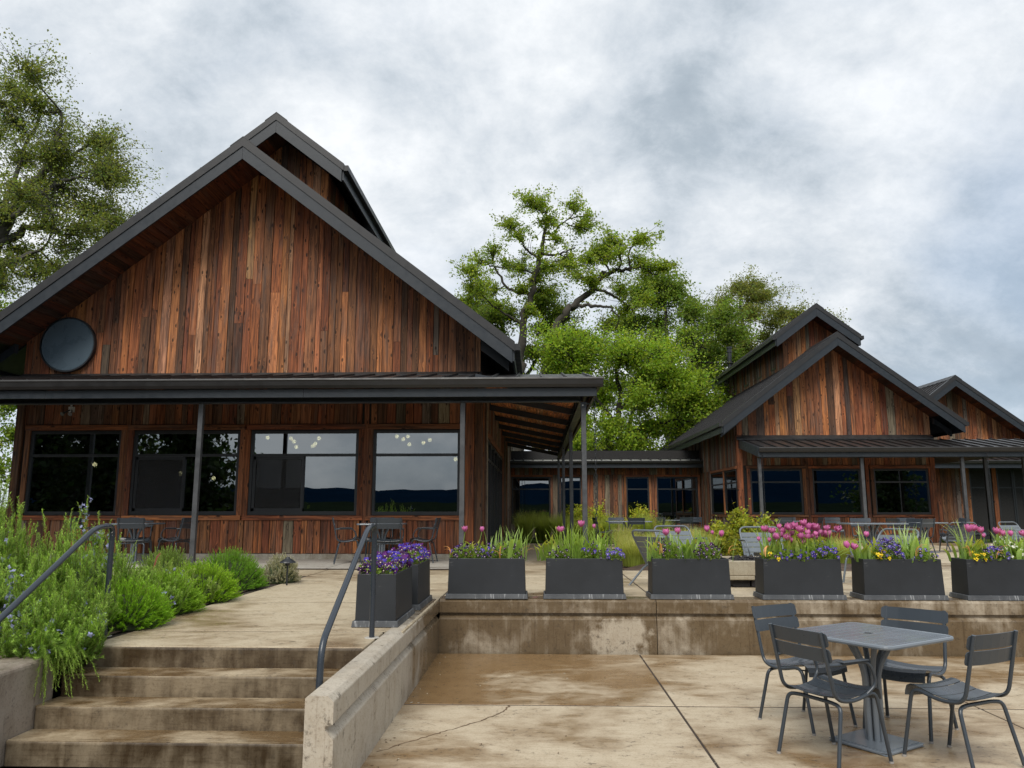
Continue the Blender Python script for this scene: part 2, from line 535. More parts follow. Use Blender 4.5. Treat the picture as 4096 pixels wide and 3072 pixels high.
def planter_mat():
    m, nt = new_mat('planter_coating')
    co = nt.n('ShaderNodeTexCoord').outputs['Object']
    nz = nt.noise(nt.mapping(co, (3, 3, 3)), 1.0, 5, 0.6)
    gr = nt.noise(co, 160, 2, 0.5)
    c = nt.mix(nt.smooth(nz, 0.3, 0.7), (0.012, 0.0145, 0.018), (0.018, 0.021, 0.026))
    scr = nt.smooth(nt.noise(nt.mapping(co, (9, 9, 30)), 1.0, 2, 0.5), 0.69, 0.75, 0, 0.30)
    c = nt.mix(scr, c, (0.16, 0.16, 0.16))
    finish(nt, nt.n('ShaderNodeBsdfPrincipled', {'Base Color': c, 'Roughness': 0.52, 'Normal': nt.bump(gr, 0.10, 0.003)}))
    return m


def skirt_mat():
    m, nt = new_mat('planter_skirt_metal')
    co = nt.n('ShaderNodeTexCoord').outputs['Object']
    run = nt.noise(nt.mapping(co, (26, 26, 1.5)), 1.0, 4, 0.6)
    z = nt.noise(co, 4, 4, 0.6)
    c = nt.mix(nt.smooth(z, 0.3, 0.7), (0.050, 0.054, 0.060), (0.085, 0.09, 0.097))
    c = nt.mix(nt.math('MULTIPLY', nt.smooth(run, 0.54, 0.68, 0.0, 0.9), nt.smooth(z, 0.38, 0.58)), c, (0.36, 0.37, 0.38))
    finish(nt, nt.n('ShaderNodeBsdfPrincipled', {'Base Color': c, 'Roughness': 0.5, 'Metallic': 0.1}))
    return m


M['planter'] = planter_mat()
M['skirt'] = skirt_mat()


def ground_mat(name, cols, scale=0.6):
    m, nt = new_mat(name)
    pos = nt.n('ShaderNodeNewGeometry').outputs['Position']
    a = nt.noise(pos, scale, 6, 0.6)
    b = nt.noise(pos, scale * 18, 5, 0.65)
    c = nt.mix(nt.smooth(a, 0.35, 0.65), cols[0], cols[1])
    c = nt.mix(nt.smooth(b, 0.4, 0.7, 0, 0.6), c, cols[2])
    finish(nt, nt.n('ShaderNodeBsdfPrincipled', {'Base Color': c, 'Roughness': 1.0, 'Normal': nt.bump(b, 0.8, 0.05), 'Specular IOR Level': 0.0}))
    return m


M['lawn'] = ground_mat('lawn_grass', ((0.055, 0.085, 0.020), (0.085, 0.11, 0.030), (0.035, 0.05, 0.014)))
M['field'] = ground_mat('valley_fields', ((0.009, 0.015, 0.010), (0.014, 0.021, 0.012), (0.006, 0.010, 0.007)), 0.01)
M['hill'] = ground_mat('hazy_forested_hills', ((0.003, 0.011, 0.025), (0.004, 0.014, 0.031), (0.002, 0.007, 0.017)), 0.004)  # blue haze of distance is put into the hill colour
M['mulch'] = plain('bark_mulch', (0.065, 0.040, 0.026), 0.95, var=0.6, bump=1.0, scale=30)

# ================================================================ ground, patio, terrace, stairs
TZ = 0.59


def tz(y):
    """terrace falls away gently behind the porch line"""
    return TZ if y < 13.3 else TZ - 0.009 * (y - 13.3)


def slab_sheet(root, mat, xs, ys, zf, gap=0.020, thick=0.09, skip=None, gapy=None):
    gy = gapy or gap
    for i in range(len(xs) - 1):
        for j in range(len(ys) - 1):
            if skip and skip(xs[i], xs[i + 1], ys[j], ys[j + 1]):
                continue
            x0, x1, y0, y1 = xs[i] + gap / 2, xs[i + 1] - gap / 2, ys[j] + gy / 2, ys[j + 1] - gy / 2
            cx_, cy_ = (x0 + x1) / 2, (y0 + y1) / 2
            z0, z1 = zf(y0), zf(y1)
            zc = (z0 + z1) / 2
            s = Soup()
            s.hexa([(x0 - cx_, y0 - cy_, z0 - zc - thick), (x1 - cx_, y0 - cy_, z0 - zc - thick), (x1 - cx_, y1 - cy_, z1 - zc - thick), (x0 - cx_, y1 - cy_, z1 - zc - thick),
                    (x0 - cx_, y0 - cy_, z0 - zc), (x1 - cx_, y0 - cy_, z0 - zc), (x1 - cx_, y1 - cy_, z1 - zc), (x0 - cx_, y1 - cy_, z1 - zc)])
            bevel(s.build('slab', mat, root, loc=(cx_, cy_, zc)), 0.006, 2)


def structure(name, soup, mat):
    return soup.build(name, mat, None, kind='structure')


# great sheet of ground out to the horizon
s = Soup()
s.add([(-6000, -6000, -0.16), (6000, -6000, -0.16), (6000, 6000, -0.16), (-6000, 6000, -0.16)], [[0, 1, 2, 3]])
structure('ground', s, M['field'])
# lawn round the buildings
s = Soup()
ys_ = [12.2, 20, 30, 45, 90]
xs_ = [-70, -30, -6, 2, 8, 20, 80]
vv = [(x, y, tz(y) - 0.085 if y < 60 else -0.12) for y in ys_ for x in xs_]
ff = [[j * 7 + i, j * 7 + i + 1, (j + 1) * 7 + i + 1, (j + 1) * 7 + i] for j in range(4) for i in range(6)]
s.add(vv, ff)
structure('lawn', s, M['lawn'])

# lower patio
s = Soup()
s.box((2.0, 1.0, -0.055), (26, 16.06, 0.10))
patio = structure('patio', s, M['soil'])
slab_sheet(patio, M['patio'], [-8.9, -6.4, -3.82, -1.34, 1.14, 3.62, 6.10, 8.58, 11.0], [-6.6, -3.1, -0.7, 1.95, 4.35, 6.76, 9.05], lambda y: 0.0, gap=0.018,
           skip=lambda a, b, c, d_: (b < -1.2 and d_ > 5.2), gapy=0.034)

s = Soup()
s.box((-2.6, 4.742, -0.050), (2.5, 0.77, 0.09))
bevel(s.build('slab', M['patio'], patio), 0.006)

# upper terrace, slabs over a bed of soil
s = Soup()
s.span((-16, 6.1, 0.2), (-1.305, 13.285, TZ - 0.005))
s.span((-1.299, 9.44, 0.2), (24, 13.28, TZ - 0.006))
terrace = structure('terrace', s, M['soil'])
XT = [-13.35, -10.9, -8.45, -6.0, -3.55, -1.13, 1.35, 3.8, 6.25, 8.7, 11.15, 13.6, 16.05, 18.5, 21]


def skip_t(a, b, c, d_):
    if b < -3.4 and c < 12.0:
        return True                       # planting bed
    if a > -1.2 and d_ < 9.0:
        return True                       # lower patio lies here
    return False


slab_sheet(terrace, M['terrace'], XT, [6.70, 8.77, 11.03, 12.1, 13.30], lambda y: TZ, skip=lambda a, b, c, d_: skip_t(a, b, c, d_) or (c < 9 and a > -1.2), gapy=0.060)
# walkway down the side of the big building and the far court
walk = structure('walkway', Soup().span((-1.1, 13.31, 0.2), (-0.9, 13.4, 0.3)), M['soil'])
slab_sheet(walk, M['terrace'], [-1.15, 0.25, 1.45], [13.32, 15.8, 18.2, 20.7, 23.2, 25.8], tz)
slab_sheet(walk, M['terrace'], [6.45, 8.7, 11.15, 13.6, 16.05, 18.5, 21], [13.32, 15.8, 18.2, 20.7, 23.2, 25.8, 26.95], tz)
slab_sheet(walk, M['terrace'], [1.9, 3.8, 5.9], [21.6, 23.2, 25.4], lambda y: tz(y) - 0.01)
# porch floor of the big building, a hair above the terrace
s = Soup()
s.span((-12.9, 13.31, 0.2), (-1.26, 15.65, TZ + 0.016))
porch = structure('porch_floor', s, M['soil'])
slab_sheet(porch, M['porchslab'], [-12.9, -10.3, -8.2, -5.96, -3.6, -1.25], [13.345, 15.72], lambda y: TZ + 0.022, thick=0.1)

# stairs: three treads below the terrace edge
RISE = TZ / 4
FR = [5.94, 5.67, 5.40, 5.13]
s = Soup()
s.span((-3.42, 5.3, -0.1), (-1.30, 6.7, 0.04))
stairs = structure('stairs', s, M['soil'])
for k, yf in enumerate(FR):
    top = TZ - k * RISE
    yb = 6.695 if k == 0 else FR[k - 1] + 0.015
    c_ = (-2.36, (yf + yb) / 2, top - RISE / 2)
    wx = 2.12
    s = Soup()
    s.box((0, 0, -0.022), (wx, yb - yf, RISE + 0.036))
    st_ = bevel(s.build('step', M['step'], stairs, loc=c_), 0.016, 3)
    # broom-finished tread with three tooled grip lines near the nosing
    if k:
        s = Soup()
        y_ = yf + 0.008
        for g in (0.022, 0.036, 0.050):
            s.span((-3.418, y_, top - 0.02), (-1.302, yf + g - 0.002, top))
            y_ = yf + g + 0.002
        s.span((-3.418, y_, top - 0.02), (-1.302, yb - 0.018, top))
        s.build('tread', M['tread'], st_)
        WL[st_.name] = Vector(c_)
# the terrace slab at the head of the stairs carries the pale broom finish
s = Soup()
s.span((-3.42, 5.955, TZ - 0.03), (-1.30, 6.672, TZ + 0.003))
bevel(s.build('slab', M['terrace'], terrace), 0.008, 2)

def wall_profile(face, top, out=1):
    """coping, V reveal and body of a cast wall: list of (horizontal, z)"""
    o = out
    return [(face - 0.034 * o, top), (face, top - 0.030), (face, top - 0.150), (face - 0.042 * o, top - 0.158), (face - 0.042 * o, top - 0.180), (face + 0.004 * o, top - 0.226), (face + 0.004 * o, -0.15)]


# retaining wall along the front of the terrace
front = wall_profile(-9.09, TZ + 0.001)
poly = [(-a, z) for a, z in front] + [(9.42, -0.15), (9.42, TZ + 0.001)]
rw = thing('retaining_wall', 'long stained concrete retaining wall with grooved coping under the planter row', 'retaining wall', (4.5, 9.2, 0))
for x0, x1 in ((-1.128, 1.345), (1.353, 6.25), (6.258, 11.6)):
    Soup().prism(poly, 0, x0, x1).build('wall_panel', M['wall'], rw)
# pale broom-finished top of that wall is part of the terrace edge
slab_sheet(terrace, M['terrace'], [-1.13, 1.35, 3.8, 6.25, 8.7, 11.15], [9.425, 11.026], lambda y: TZ, gapy=0.05)

# low wall beside the stairs
prof = wall_profile(-1.13, TZ + 0.003)
poly = [(x, z) for x, z in prof] + [(-1.29, -0.15), (-1.29, TZ - 0.011), (-1.276, TZ + 0.003)]
sw = thing('stair_wall', 'pale concrete wall running beside the steps with a grooved edge', 'stair wall', (-1.2, 6.8, 0))
seg = [4.44, 5.95, 6.62, 9.08]
for y0, y1 in zip(seg, seg[1:]):
    pl = [(x, z) for x, z in poly]
    bevel(Soup().prism(pl, 1, y0 + 0.0015, y1 - 0.0015).build('wall_panel', M['stairwall'], sw), 0.004, 1)
s = Soup()
s.span((-1.40, 6.0, 0.0), (-1.288, 9.2, TZ - 0.1))
s.build('footing', M['soil'], sw)

# cheek wall on the left of the stairs
ck = thing('cheek_wall', 'weathered concrete cheek wall at the left end of the steps', 'cheek wall', (-3.6, 4.6, 0))
s = Soup()
s.span((-3.75, 3.2, -0.15), (-3.425, 5.62, TZ))
bevel(s.build('wall_panel', M['cheek'], ck), 0.03, 3)
s = Soup()
s.span((-9.0, 5.30, -0.15), (-3.76, 5.62, TZ - 0.002))
bevel(s.build('wall_return', M['cheek'], ck), 0.02, 2)

# planting bed soil
s = Soup()
n_ = 26
bx = np.linspace(-13.2, -3.50, n_)
by = np.linspace(5.60, 12.05, 18)
vv, ff = [], []
for j, y in enumerate(by):
    edge = -3.47 - 0.035 * (y - 6) - 0.012 * max(0, y - 8) ** 2
    for i, t in enumerate(np.linspace(0, 1, n_)):
        x = -13.2 + (edge + 13.2) * t
        vv.append((x, y, TZ + 0.012 + 0.05 * math.sin(x * 2.1) * math.sin(y * 1.7) * (1 - t) + 0.04 * (1 - t)))
for j in range(17):
    for i in range(n_ - 1):
        a = j * n_ + i
        ff.append([a, a + 1, a + n_ + 1, a + n_])
s.add(vv, ff)
structure('planting_bed', s, M['mulch'])
s = Soup()
s.span((-13.2, 5.6, 0.0), (-3.6, 12.05, TZ - 0.05))
structure('bed_subsoil', s, M['soil'])

# mulch bed in the court, with soil edge
s = Soup()
vv, ff = [], []
bx, by = np.linspace(1.50, 6.40, 14), np.linspace(13.34, 21.5, 20)
for y in by:
    for x in bx:
        ed = min(x - 1.50, 6.4 - x, y - 13.34, 21.5 - y)
        vv.append((x, y, tz(y) - 0.03 + min(ed, 0.5) * 0.16 + 0.02 * math.sin(x * 9) * math.sin(y * 7)))
for j in range(19):
    for i in range(13):
        a = j * 14 + i
        ff.append([a, a + 1, a + 15, a + 14])
s.add(vv, ff)
structure('mulch_bed', s, M['mulch'])

# dark wooded valley side and hills that the windows mirror
def ridge(name, y0, depth, hts, x0, x1, nx, seed, mat, env=None):
    rg = np.random.default_rng(seed)
    xs = np.linspace(x0, x1, nx)
    ph = rg.uniform(0, 6.28, 8)
    prof_ = sum(np.sin(xs / (x1 - x0) * 6.28 * f + ph[i]) / (i + 1.3) for i, f in enumerate((1.3, 2.7, 4.9, 8.3, 17, 33, 61, 117)))
    prof_ = (prof_ - prof_.min()) / (prof_.max() - prof_.min())
    z = hts[0] + prof_ * (hts[1] - hts[0])
    if env:
        z = z + np.interp(xs, env[0], env[1])
    rows = []
    for k, (fy, fz) in enumerate(((0, 0), (0.25, 0.45), (0.6, 0.85), (1, 1), (1.6, 0.5), (2.2, 0))):
        jit = rg.normal(0, 0.03, nx) * (hts[1] - hts[0]) * (0 < fz < 1)
        rows.append(np.stack([xs, np.full(nx, y0 - depth * fy), np.maximum(z * fz + jit, -1.0)], 1))
    v = np.concatenate(rows)
    f = [[k * nx + i, k * nx + i + 1, (k + 1) * nx + i + 1, (k + 1) * nx + i] for k in range(5) for i in range(nx - 1)]
    s = Soup().add(v, f)
    s.smooth = True
    return structure(name, s, mat)


ridge('hills', -2600, 900, (70, 125), -4500, 4500, 260, 5, M['hill'], ((-4500, -300, 100, 700, 1500, 4500), (0, 0, 35, 95, 95, 40)))
ridge('wooded_hillside', -330, 60, (3.0, 7.5), -700, 700, 420, 9, M['field'])


# ================================================================ timber buildings
PAL = {
    'orange': (0.305, 0.132, 0.055), 'red': (0.165, 0.060, 0.030), 'tan': (0.350, 0.200, 0.108), 'brown': (0.185, 0.086, 0.043),
    'dark': (0.095, 0.050, 0.030), 'grey': (0.150, 0.134, 0.112), 'char': (0.070, 0.056, 0.047), 'rust': (0.225, 0.086, 0.037), 'silver': (0.27, 0.25, 0.22)}
MIX_GABLE = ['orange'] * 4 + ['brown'] * 7 + ['red'] * 4 + ['tan'] * 3 + ['dark'] * 3 + ['grey'] * 1 + ['rust'] * 5 + ['char'] * 1
MIX_RED = ['red'] * 6 + ['rust'] * 3 + ['brown'] * 6 + ['dark'] * 3 + ['orange'] * 2 + ['grey'] * 1
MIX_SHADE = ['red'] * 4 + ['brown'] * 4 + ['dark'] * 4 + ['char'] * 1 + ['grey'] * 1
MIX_GREY = ['grey'] * 4 + ['brown'] * 3 + ['dark'] * 2 + ['silver'] + ['red'] + ['char']
MIX_LINK = ['red'] * 3 + ['brown'] * 3 + ['grey'] * 3 + ['rust'] * 2 + ['orange'] + ['dark']


def pick(mix):
    c = PAL[random.choice(mix)]
    k = random.uniform(0.78, 1.22)
    return (c[0] * k, c[1] * k * random.uniform(0.93, 1.06), c[2] * k * random.uniform(0.9, 1.1), 1.0)


def board(parent, p, w_, z0, zl, zr, t, rz, mix, mat=None, name='board', gap=0.011):
    """one upright board; p = (x, y) of its face centre, zl/zr tops at its left/right edge seen from outside"""
    h = w_ / 2 - gap / 2
    a, b = zl - z0, zr - z0
    s = Soup()
    s.hexa([(-h, -t, 0), (h, -t, 0), (h, 0, 0), (-h, 0, 0), (-h, -t, a), (h, -t, b), (h, 0, b), (-h, 0, a)])
    o = s.build(name, mat or M['wood'], parent, loc=(p[0], p[1], z0), rot=(0, 0, rz))
    o.color = pick(mix) if isinstance(mix, list) else tuple(mix) + (1,)
    return o


def board_row(parent, a0, a1, fixed, rz, zbot, ztop, mix, wmin=0.10, wmax=0.19, split=0.28, tmin=0.018, tmax=0.034):
    """boards from a0 to a1 along x (rz=0, facing -y) or along y (rz=+-90 deg); ztop is a function of the running coordinate"""
    a = a0
    along_y = abs(rz) > 0.1
    while a < a1 - 0.03:
        w_ = min(random.uniform(wmin, wmax), a1 - a)
        if a1 - a - w_ < 0.06:
            w_ = a1 - a
        c = a + w_ / 2
        za, zb = ztop(a), ztop(a + w_)
        if rz < -0.1:
            za, zb = zb, za
        t = random.uniform(tmin, tmax)
        p = (fixed, c) if along_y else (c, fixed)
        lo = min(za, zb)
        hgt = lo - zbot
        if hgt > 0.05:
            if hgt > 1.3 and random.random() < split:
                zs = zbot + hgt * random.uniform(0.25, 0.75)
                board(parent, p, w_, zbot, zs - 0.002, zs - 0.002, t, rz, mix)
                board(parent, p, w_, zs + 0.002, za, zb, t + random.uniform(-0.004, 0.004), rz, mix)
            else:
                board(parent, p, w_, zbot + random.uniform(-0.006, 0.004), za, zb, t, rz, mix)
        a += w_


def trim(parent, a, b, mix=('rust', 'red', 'brown'), name='trim_board', mat=None):
    """a straight trim board filling the box a-b; its local z follows the longest side so that the grain does too"""
    a, b = np.minimum(a, b), np.maximum(a, b)
    c, sz = (a + b) / 2, b - a
    k = int(np.argmax(sz))
    s = Soup()
    if k == 2:
        s.box((0, 0, 0), sz)
        rot = (0, 0, 0)
    elif k == 0:
        s.box((0, 0, 0), (sz[2], sz[1], sz[0]))
        rot = (0, R(90), 0)
    else:
        s.box((0, 0, 0), (sz[0], sz[2], sz[1]))
        rot = (R(-90), 0, 0)
    o = s.build(name, mat or M['wood_red'], parent, loc=tuple(c), rot=rot)
    o.color = pick(list(mix))
    return o


def window(parent, x0, x1, z0, z1, y, mull=(), trans=(), slider=None, glass='glass', fr=0.055, depth=0.07, axis=0, sgn=-1):
    """framed window in a wall facing -y (axis 0) or +-x (axis 1, sgn gives the facing)"""
    def P(a, dpt, z):
        return (a, y + dpt, z) if axis == 0 else (y - sgn * dpt, a, z)
    s = Soup()
    bot = fr * 1.25
    s.span(P(x0, 0, z0), P(x0 + fr, depth, z1))
    s.span(P(x1 - fr, 0, z0), P(x1, depth, z1))
    s.span(P(x0 + fr, 0.002, z0), P(x1 - fr, depth, z0 + bot))
    s.span(P(x0 + fr, 0.002, z1 - fr), P(x1 - fr, depth, z1))
    w_ = s.build('window', M['frame'], parent)
    for m_ in mull:
        s2 = Soup()
        s2.span(P(m_[0] - 0.022, 0.006, m_[1]), P(m_[0] + 0.022, depth - 0.01, m_[2]))
        s2.build('mullion', M['frame'], w_)
    for zt in trans:
        s2 = Soup()
        s2.span(P(x0 + fr, 0.004, zt - 0.028), P(x1 - fr, depth - 0.008, zt + 0.028))
        s2.build('transom', M['frame'], w_)
    s2 = Soup()
    s2.span(P(x0 + fr * 0.5, 0.036, z0 + 0.02), P(x1 - fr * 0.5, 0.041, z1 - 0.02))
    s2.build('pane', M[glass], w_)
    if slider:
        a, b, zt = slider
        s2 = Soup()
        for q in ((a, b, z0 + bot, z0 + bot + 0.06), (a, b, zt - 0.09, zt - 0.03), (a, a + 0.055, z0 + bot, zt - 0.03), (b - 0.055, b, z0 + bot, zt - 0.03)):
            s2.span(P(q[0], 0.012, q[2]), P(q[1], 0.034, q[3]))
        s2.build('sash', M['frame'], w_)
        s2 = Soup()
        s2.span(P(a + 0.05, 0.022, z0 + bot + 0.05), P(b - 0.05, 0.0235, zt - 0.08))
        s2.build('insect_screen', M['screen_mesh'], w_)
    return w_


def screen_mat():
    m, nt = new_mat('insect_screen_mesh')
    b = nt.n('ShaderNodeBsdfPrincipled', {'Base Color': (0.012, 0.012, 0.013, 1), 'Roughness': 0.6})
    t = nt.n('ShaderNodeBsdfTransparent')
    finish(nt, nt.n('ShaderNodeMixShader', {0: 0.55, 1: t.outputs[0], 2: b.outputs[0]}))
    return m


M['screen_mesh'] = screen_mat()


def slope_prism(s, xr, z_ridge, slope, e, y0, y1, top, bot, side, e0=0.0):
    """one roof plane: from the ridge (|dx|=e0) to |dx|=e; top and bot are offsets in z below the ridge line"""
    za, zb = z_ridge - slope * e0, z_ridge - slope * e
    xa, xb = xr + side * e0, xr + side * e
    if side > 0:
        s.hexa([(xa, y0, za - bot), (xb, y0, zb - bot), (xb, y1, zb - bot), (xa, y1, za - bot), (xa, y0, za - top), (xb, y0, zb - top), (xb, y1, zb - top), (xa, y1, za - top)])
    else:
        s.hexa([(xb, y0, zb - bot), (xa, y0, za - bot), (xa, y1, za - bot), (xb, y1, zb - bot), (xb, y0, zb - top), (xa, y0, za - top), (xa, y1, za - top), (xb, y1, zb - top)])
    return s


def gable_roof(root, xr, zr, slope, e, y0, y1, wall_y, soffit_e, seams=0.42, name='roof', flash_h=0.19, barge_h=0.27, soffit=True, seam_side=(-1, 1), gutter=True):
    """metal gable roof with barge boards, edge flashing, seams and boarded soffit; zr = top of the ridge"""
    s = Soup()
    for sd_ in (-1, 1):
        slope_prism(s, xr, zr, slope, e - 0.015, y0 + 0.05, y1, 0.03, 0.15, sd_)
    roof = s.build(name, M['roof'], root)
    for sd_ in (-1, 1):
        s = Soup()
        slope_prism(s, xr, zr, slope, e, y0, y0 + 0.05, 0.0, flash_h, sd_)
        slope_prism(s, xr, zr, slope, e, y0 + 0.05, y0 + 0.20, -0.002, 0.03, sd_)
        s.build('roof_flashing', M['flashing'], roof)
        s = Soup()
        slope_prism(s, xr, zr, slope, e - 0.05, y0 + 0.018, y0 + 0.058, flash_h - 0.01, flash_h + barge_h, sd_, 0.002)
        s.build('barge_board', M['fascia'], roof)
        # eave gutter and fascia along the side
        zb = zr - slope * e
        if gutter:
            s = Soup()
            s.span((xr + sd_ * (e - 0.005), y0 + 0.02, zb - 0.17), (xr + sd_ * (e + 0.10), y1, zb - 0.04))
            s.build('gutter', M['flashing'], roof)
        s = Soup()
        s.span((xr + sd_ * (e - 0.05), y0 + 0.06, zb - 0.38), (xr + sd_ * (e - 0.008), y1, zb - 0.10))
        s.build('eave_fascia', M['fascia'], roof)
        if sd_ in seam_side:
            yy = y0 + 0.32
            while yy < y1 - 0.1:
                s = Soup()
                slope_prism(s, xr, zr, slope, e - 0.02, yy, yy + 0.024, -0.026, 0.04, sd_)
                s.build('seam', M['roof'], roof)
                yy += seams
    # ridge cap
    s = Soup()
    for sd_ in (-1, 1):
        slope_prism(s, xr, zr + 0.022, slope, 0.26, y0 - 0.004, y1, 0.0, 0.02, sd_)
    s.build('ridge_cap', M['flashing'], roof)
    if soffit:
        ln = wall_y - y0 - 0.06
        for sd_ in (-1, 1):
            a = 0.02
            while a < soffit_e:
                w_ = 0.135
                s = Soup()
                # local z runs from the barge board to the wall
                ca = a + w_ / 2
                ang = math.atan(slope)
                s.box((0, 0, 0), (w_ / math.cos(ang) - 0.006, 0.02, ln))
                o = s.build('soffit_plank', M['wood_red'], roof, loc=(xr + sd_ * ca, y0 + 0.06 + ln / 2, zr - slope * ca - 0.275))
                o.rotation_euler = Matrix.Rotation(sd_ * ang, 3, 'Y').to_4x4().to_euler()
                # plank lies in the roof plane: turn its long axis into +y
                o.rotation_euler = (Matrix.Rotation(sd_ * ang, 4, 'Y') @ Matrix.Rotation(R(-90), 4, 'X')).to_euler()
                o.color = tuple(c * 0.6 for c in pick(['red', 'red', 'dark', 'rust'])[:3]) + (1,)  # plank tones cut, deep shade under the eaves put into the colour
                a += w_
    return roof


def porch_roof(root, x0, x1, y0, y1, z0, z1, name='porch_roof', seams=0.43, left_rake=True, right_rake=True):
    """single-slope metal porch roof, low edge at y0 (gutter) rising to the wall at y1"""
    s = Soup()
    s.hexa([(x0, y0 + 0.06, z0 - 0.10), (x1, y0 + 0.06, z0 - 0.10), (x1, y1, z1 - 0.10), (x0, y1, z1 - 0.10), (x0, y0 + 0.06, z0 - 0.005), (x1, y0 + 0.06, z0 - 0.005), (x1, y1, z1 - 0.005), (x0, y1, z1 - 0.005)])
    pr = s.build(name, M['roof'], root)
    sl = (z1 - z0) / (y1 - y0 - 0.06)
    x = x0 + 0.12
    k = 0
    while x < x1 - 0.05:
        s = Soup()
        s.hexa([(x, y0 + 0.015, z0 - 0.02), (x + 0.026, y0 + 0.015, z0 - 0.02), (x + 0.026, y1, z1 - 0.02), (x, y1, z1 - 0.02), (x, y0 + 0.015, z0 + 0.032), (x + 0.026, y0 + 0.015, z0 + 0.032), (x + 0.026, y1, z1 + 0.032), (x, y1, z1 + 0.032)])
        s.build('seam', M['flashing'], pr)
        x += seams
        k += 1
    return pr


def gutter_run(parent, x0, x1, y, ztop, h=0.15):
    s = Soup()
    # K-style gutter profile
    pr = [(y, ztop), (y - 0.105, ztop), (y - 0.112, ztop - 0.028), (y - 0.10, ztop - 0.045), (y - 0.085, ztop - h * 0.72), (y - 0.06, ztop - h), (y, ztop - h)]
    s.prism(pr, 0, x0, x1)
    return s.build('gutter', M['flashing'], parent)


def interior(root, x0, x1, y0, y1, z0, z1):
    """dark room seen through the panes: floor, back wall, side walls and ceiling"""
    s = Soup()
    for a, b in (((x0, y0, z0 - 0.1), (x1, y1, z0)), ((x0, y1, z0), (x1, y1 + 0.1, z1)), ((x0 - 0.06, y0 + 0.2, z0), (x0, y1, z1)), ((x1, y0 + 0.2, z0), (x1 + 0.06, y1, z1)), ((x0, y0, z1), (x1, y1, z1 + 0.1))):
        s.span(a, b)
    return s.build('interior_room', M['inside'], root)


def clerestory(root, xr, zr, slope, e, wh, y0, wall_y, y1, zbase_fn, side_boards=None, win=False):
    """raised roof lantern astride the ridge: walls, boards and its own gable roof"""
    s = Soup()
    top = zr - 0.30
    poly = [(xr - wh, zbase_fn(wh) - 0.3), (xr + wh, zbase_fn(wh) - 0.3), (xr + wh, top - slope * wh), (xr, top), (xr - wh, top - slope * wh)]
    s.prism([(a, z) for a, z in poly], 1, wall_y, y1 - 0.6)
    c = s.build('clerestory', M['dark'], root)
    board_row(c, xr - wh - 0.02, xr + wh + 0.02, wall_y - 0.002, 0, zbase_fn(wh) - 0.2, lambda x: top - 0.02 - slope * abs(x - xr), MIX_GABLE, 0.12, 0.20, 0.0)
    for sd_, on in ((-1, side_boards and -1 in side_boards), (1, side_boards and 1 in side_boards)):
        if on:
            board_row(c, wall_y, min(y1 - 0.7, wall_y + 11), xr + sd_ * (wh + 0.002), sd_ * R(90), zbase_fn(wh) - 0.2, lambda y: top - 0.05 - slope * wh, MIX_GREY, 0.14, 0.26, 0.0)
            if win:
                yy = wall_y + 0.9
                while yy < y1 - 2:
                    window(root, yy, yy + 0.62, zbase_fn(wh) + 0.12, top - slope * wh - 0.10, xr + sd_ * (wh + 0.045), axis=1, sgn=sd_, glass='glass_dark')
                    yy += 1.95
    gable_roof(root, xr, zr, slope, e, y0, y1, wall_y, wh + 0.05, name='clerestory_roof', seams=0.40, flash_h=0.17, barge_h=0.30, gutter=True)
    return c


# ---------------------------------------------------------------- the large lodge on the left
LX, LW, LE, LY = -6.0, 4.84, 5.58, 15.70
LS, LZ = 0.776, 9.15
lodge = thing('timber_lodge', 'large gabled timber lodge at the left with reclaimed board cladding and round blank disc', 'lodge', (LX, LY, TZ))
s = Soup()
zf = lambda x: LZ - 0.32 - LS * abs(x - LX)
xl, xr_ = LX - LW, LX + LW
# backing of the upper gable and of the pieces between the windows
s.prism([(xl, 4.2), (xr_, 4.2), (xr_, zf(xr_)), (LX, zf(LX)), (xl, zf(xl))], 1, LY, LY + 0.12)
WIN = [(-10.55, -8.62), (-8.36, -6.12), (-5.90, -3.655), (-3.355, -1.565)]
WZ0, WZ1, WT = 1.485, 3.205, 2.70
s.span((xl, LY, 0.3), (xr_, LY + 0.12, WZ0))
s.span((xl, LY, WZ1), (xr_, LY + 0.12, 4.25))
edges = [xl] + [v for p in WIN for v in p] + [xr_]
for a, b in zip(edges[::2], edges[1::2]):
    s.span((a, LY + 0.001, WZ0), (b, LY + 0.119, WZ1))
s.span((xl, LY + 0.12, 0.3), (xl + 0.12, 33.5, zf(xl)))
s.span((xr_ - 0.12, LY + 0.12, 3.25), (xr_, 33.5, zf(xr_)))
s.span((xr_ - 0.12, LY + 0.12, 0.3), (xr_, 17.5, 3.25))
s.span((xr_ - 0.12, 25.0, 0.3), (xr_, 33.5, 3.25))
s.span((xl, 33.5, 0.3), (xr_, 33.6, 8))
gw = s.build('wall', M['dark'], lodge)
s = Soup()
s.span((xl - 0.03, LY - 0.045, 0.5), (xr_ + 0.03, LY - 0.002, 0.715))
s.span((xr_ + 0.002, LY - 0.045, 0.4), (xr_ + 0.04, 33.4, 0.70))
s.build('plinth', M['plinth'], lodge)
board_row(gw, xl, xr_, LY - 0.001, 0, 4.34, lambda x: zf(x) + 0.03, MIX_GABLE, 0.085, 0.225, 0.34)
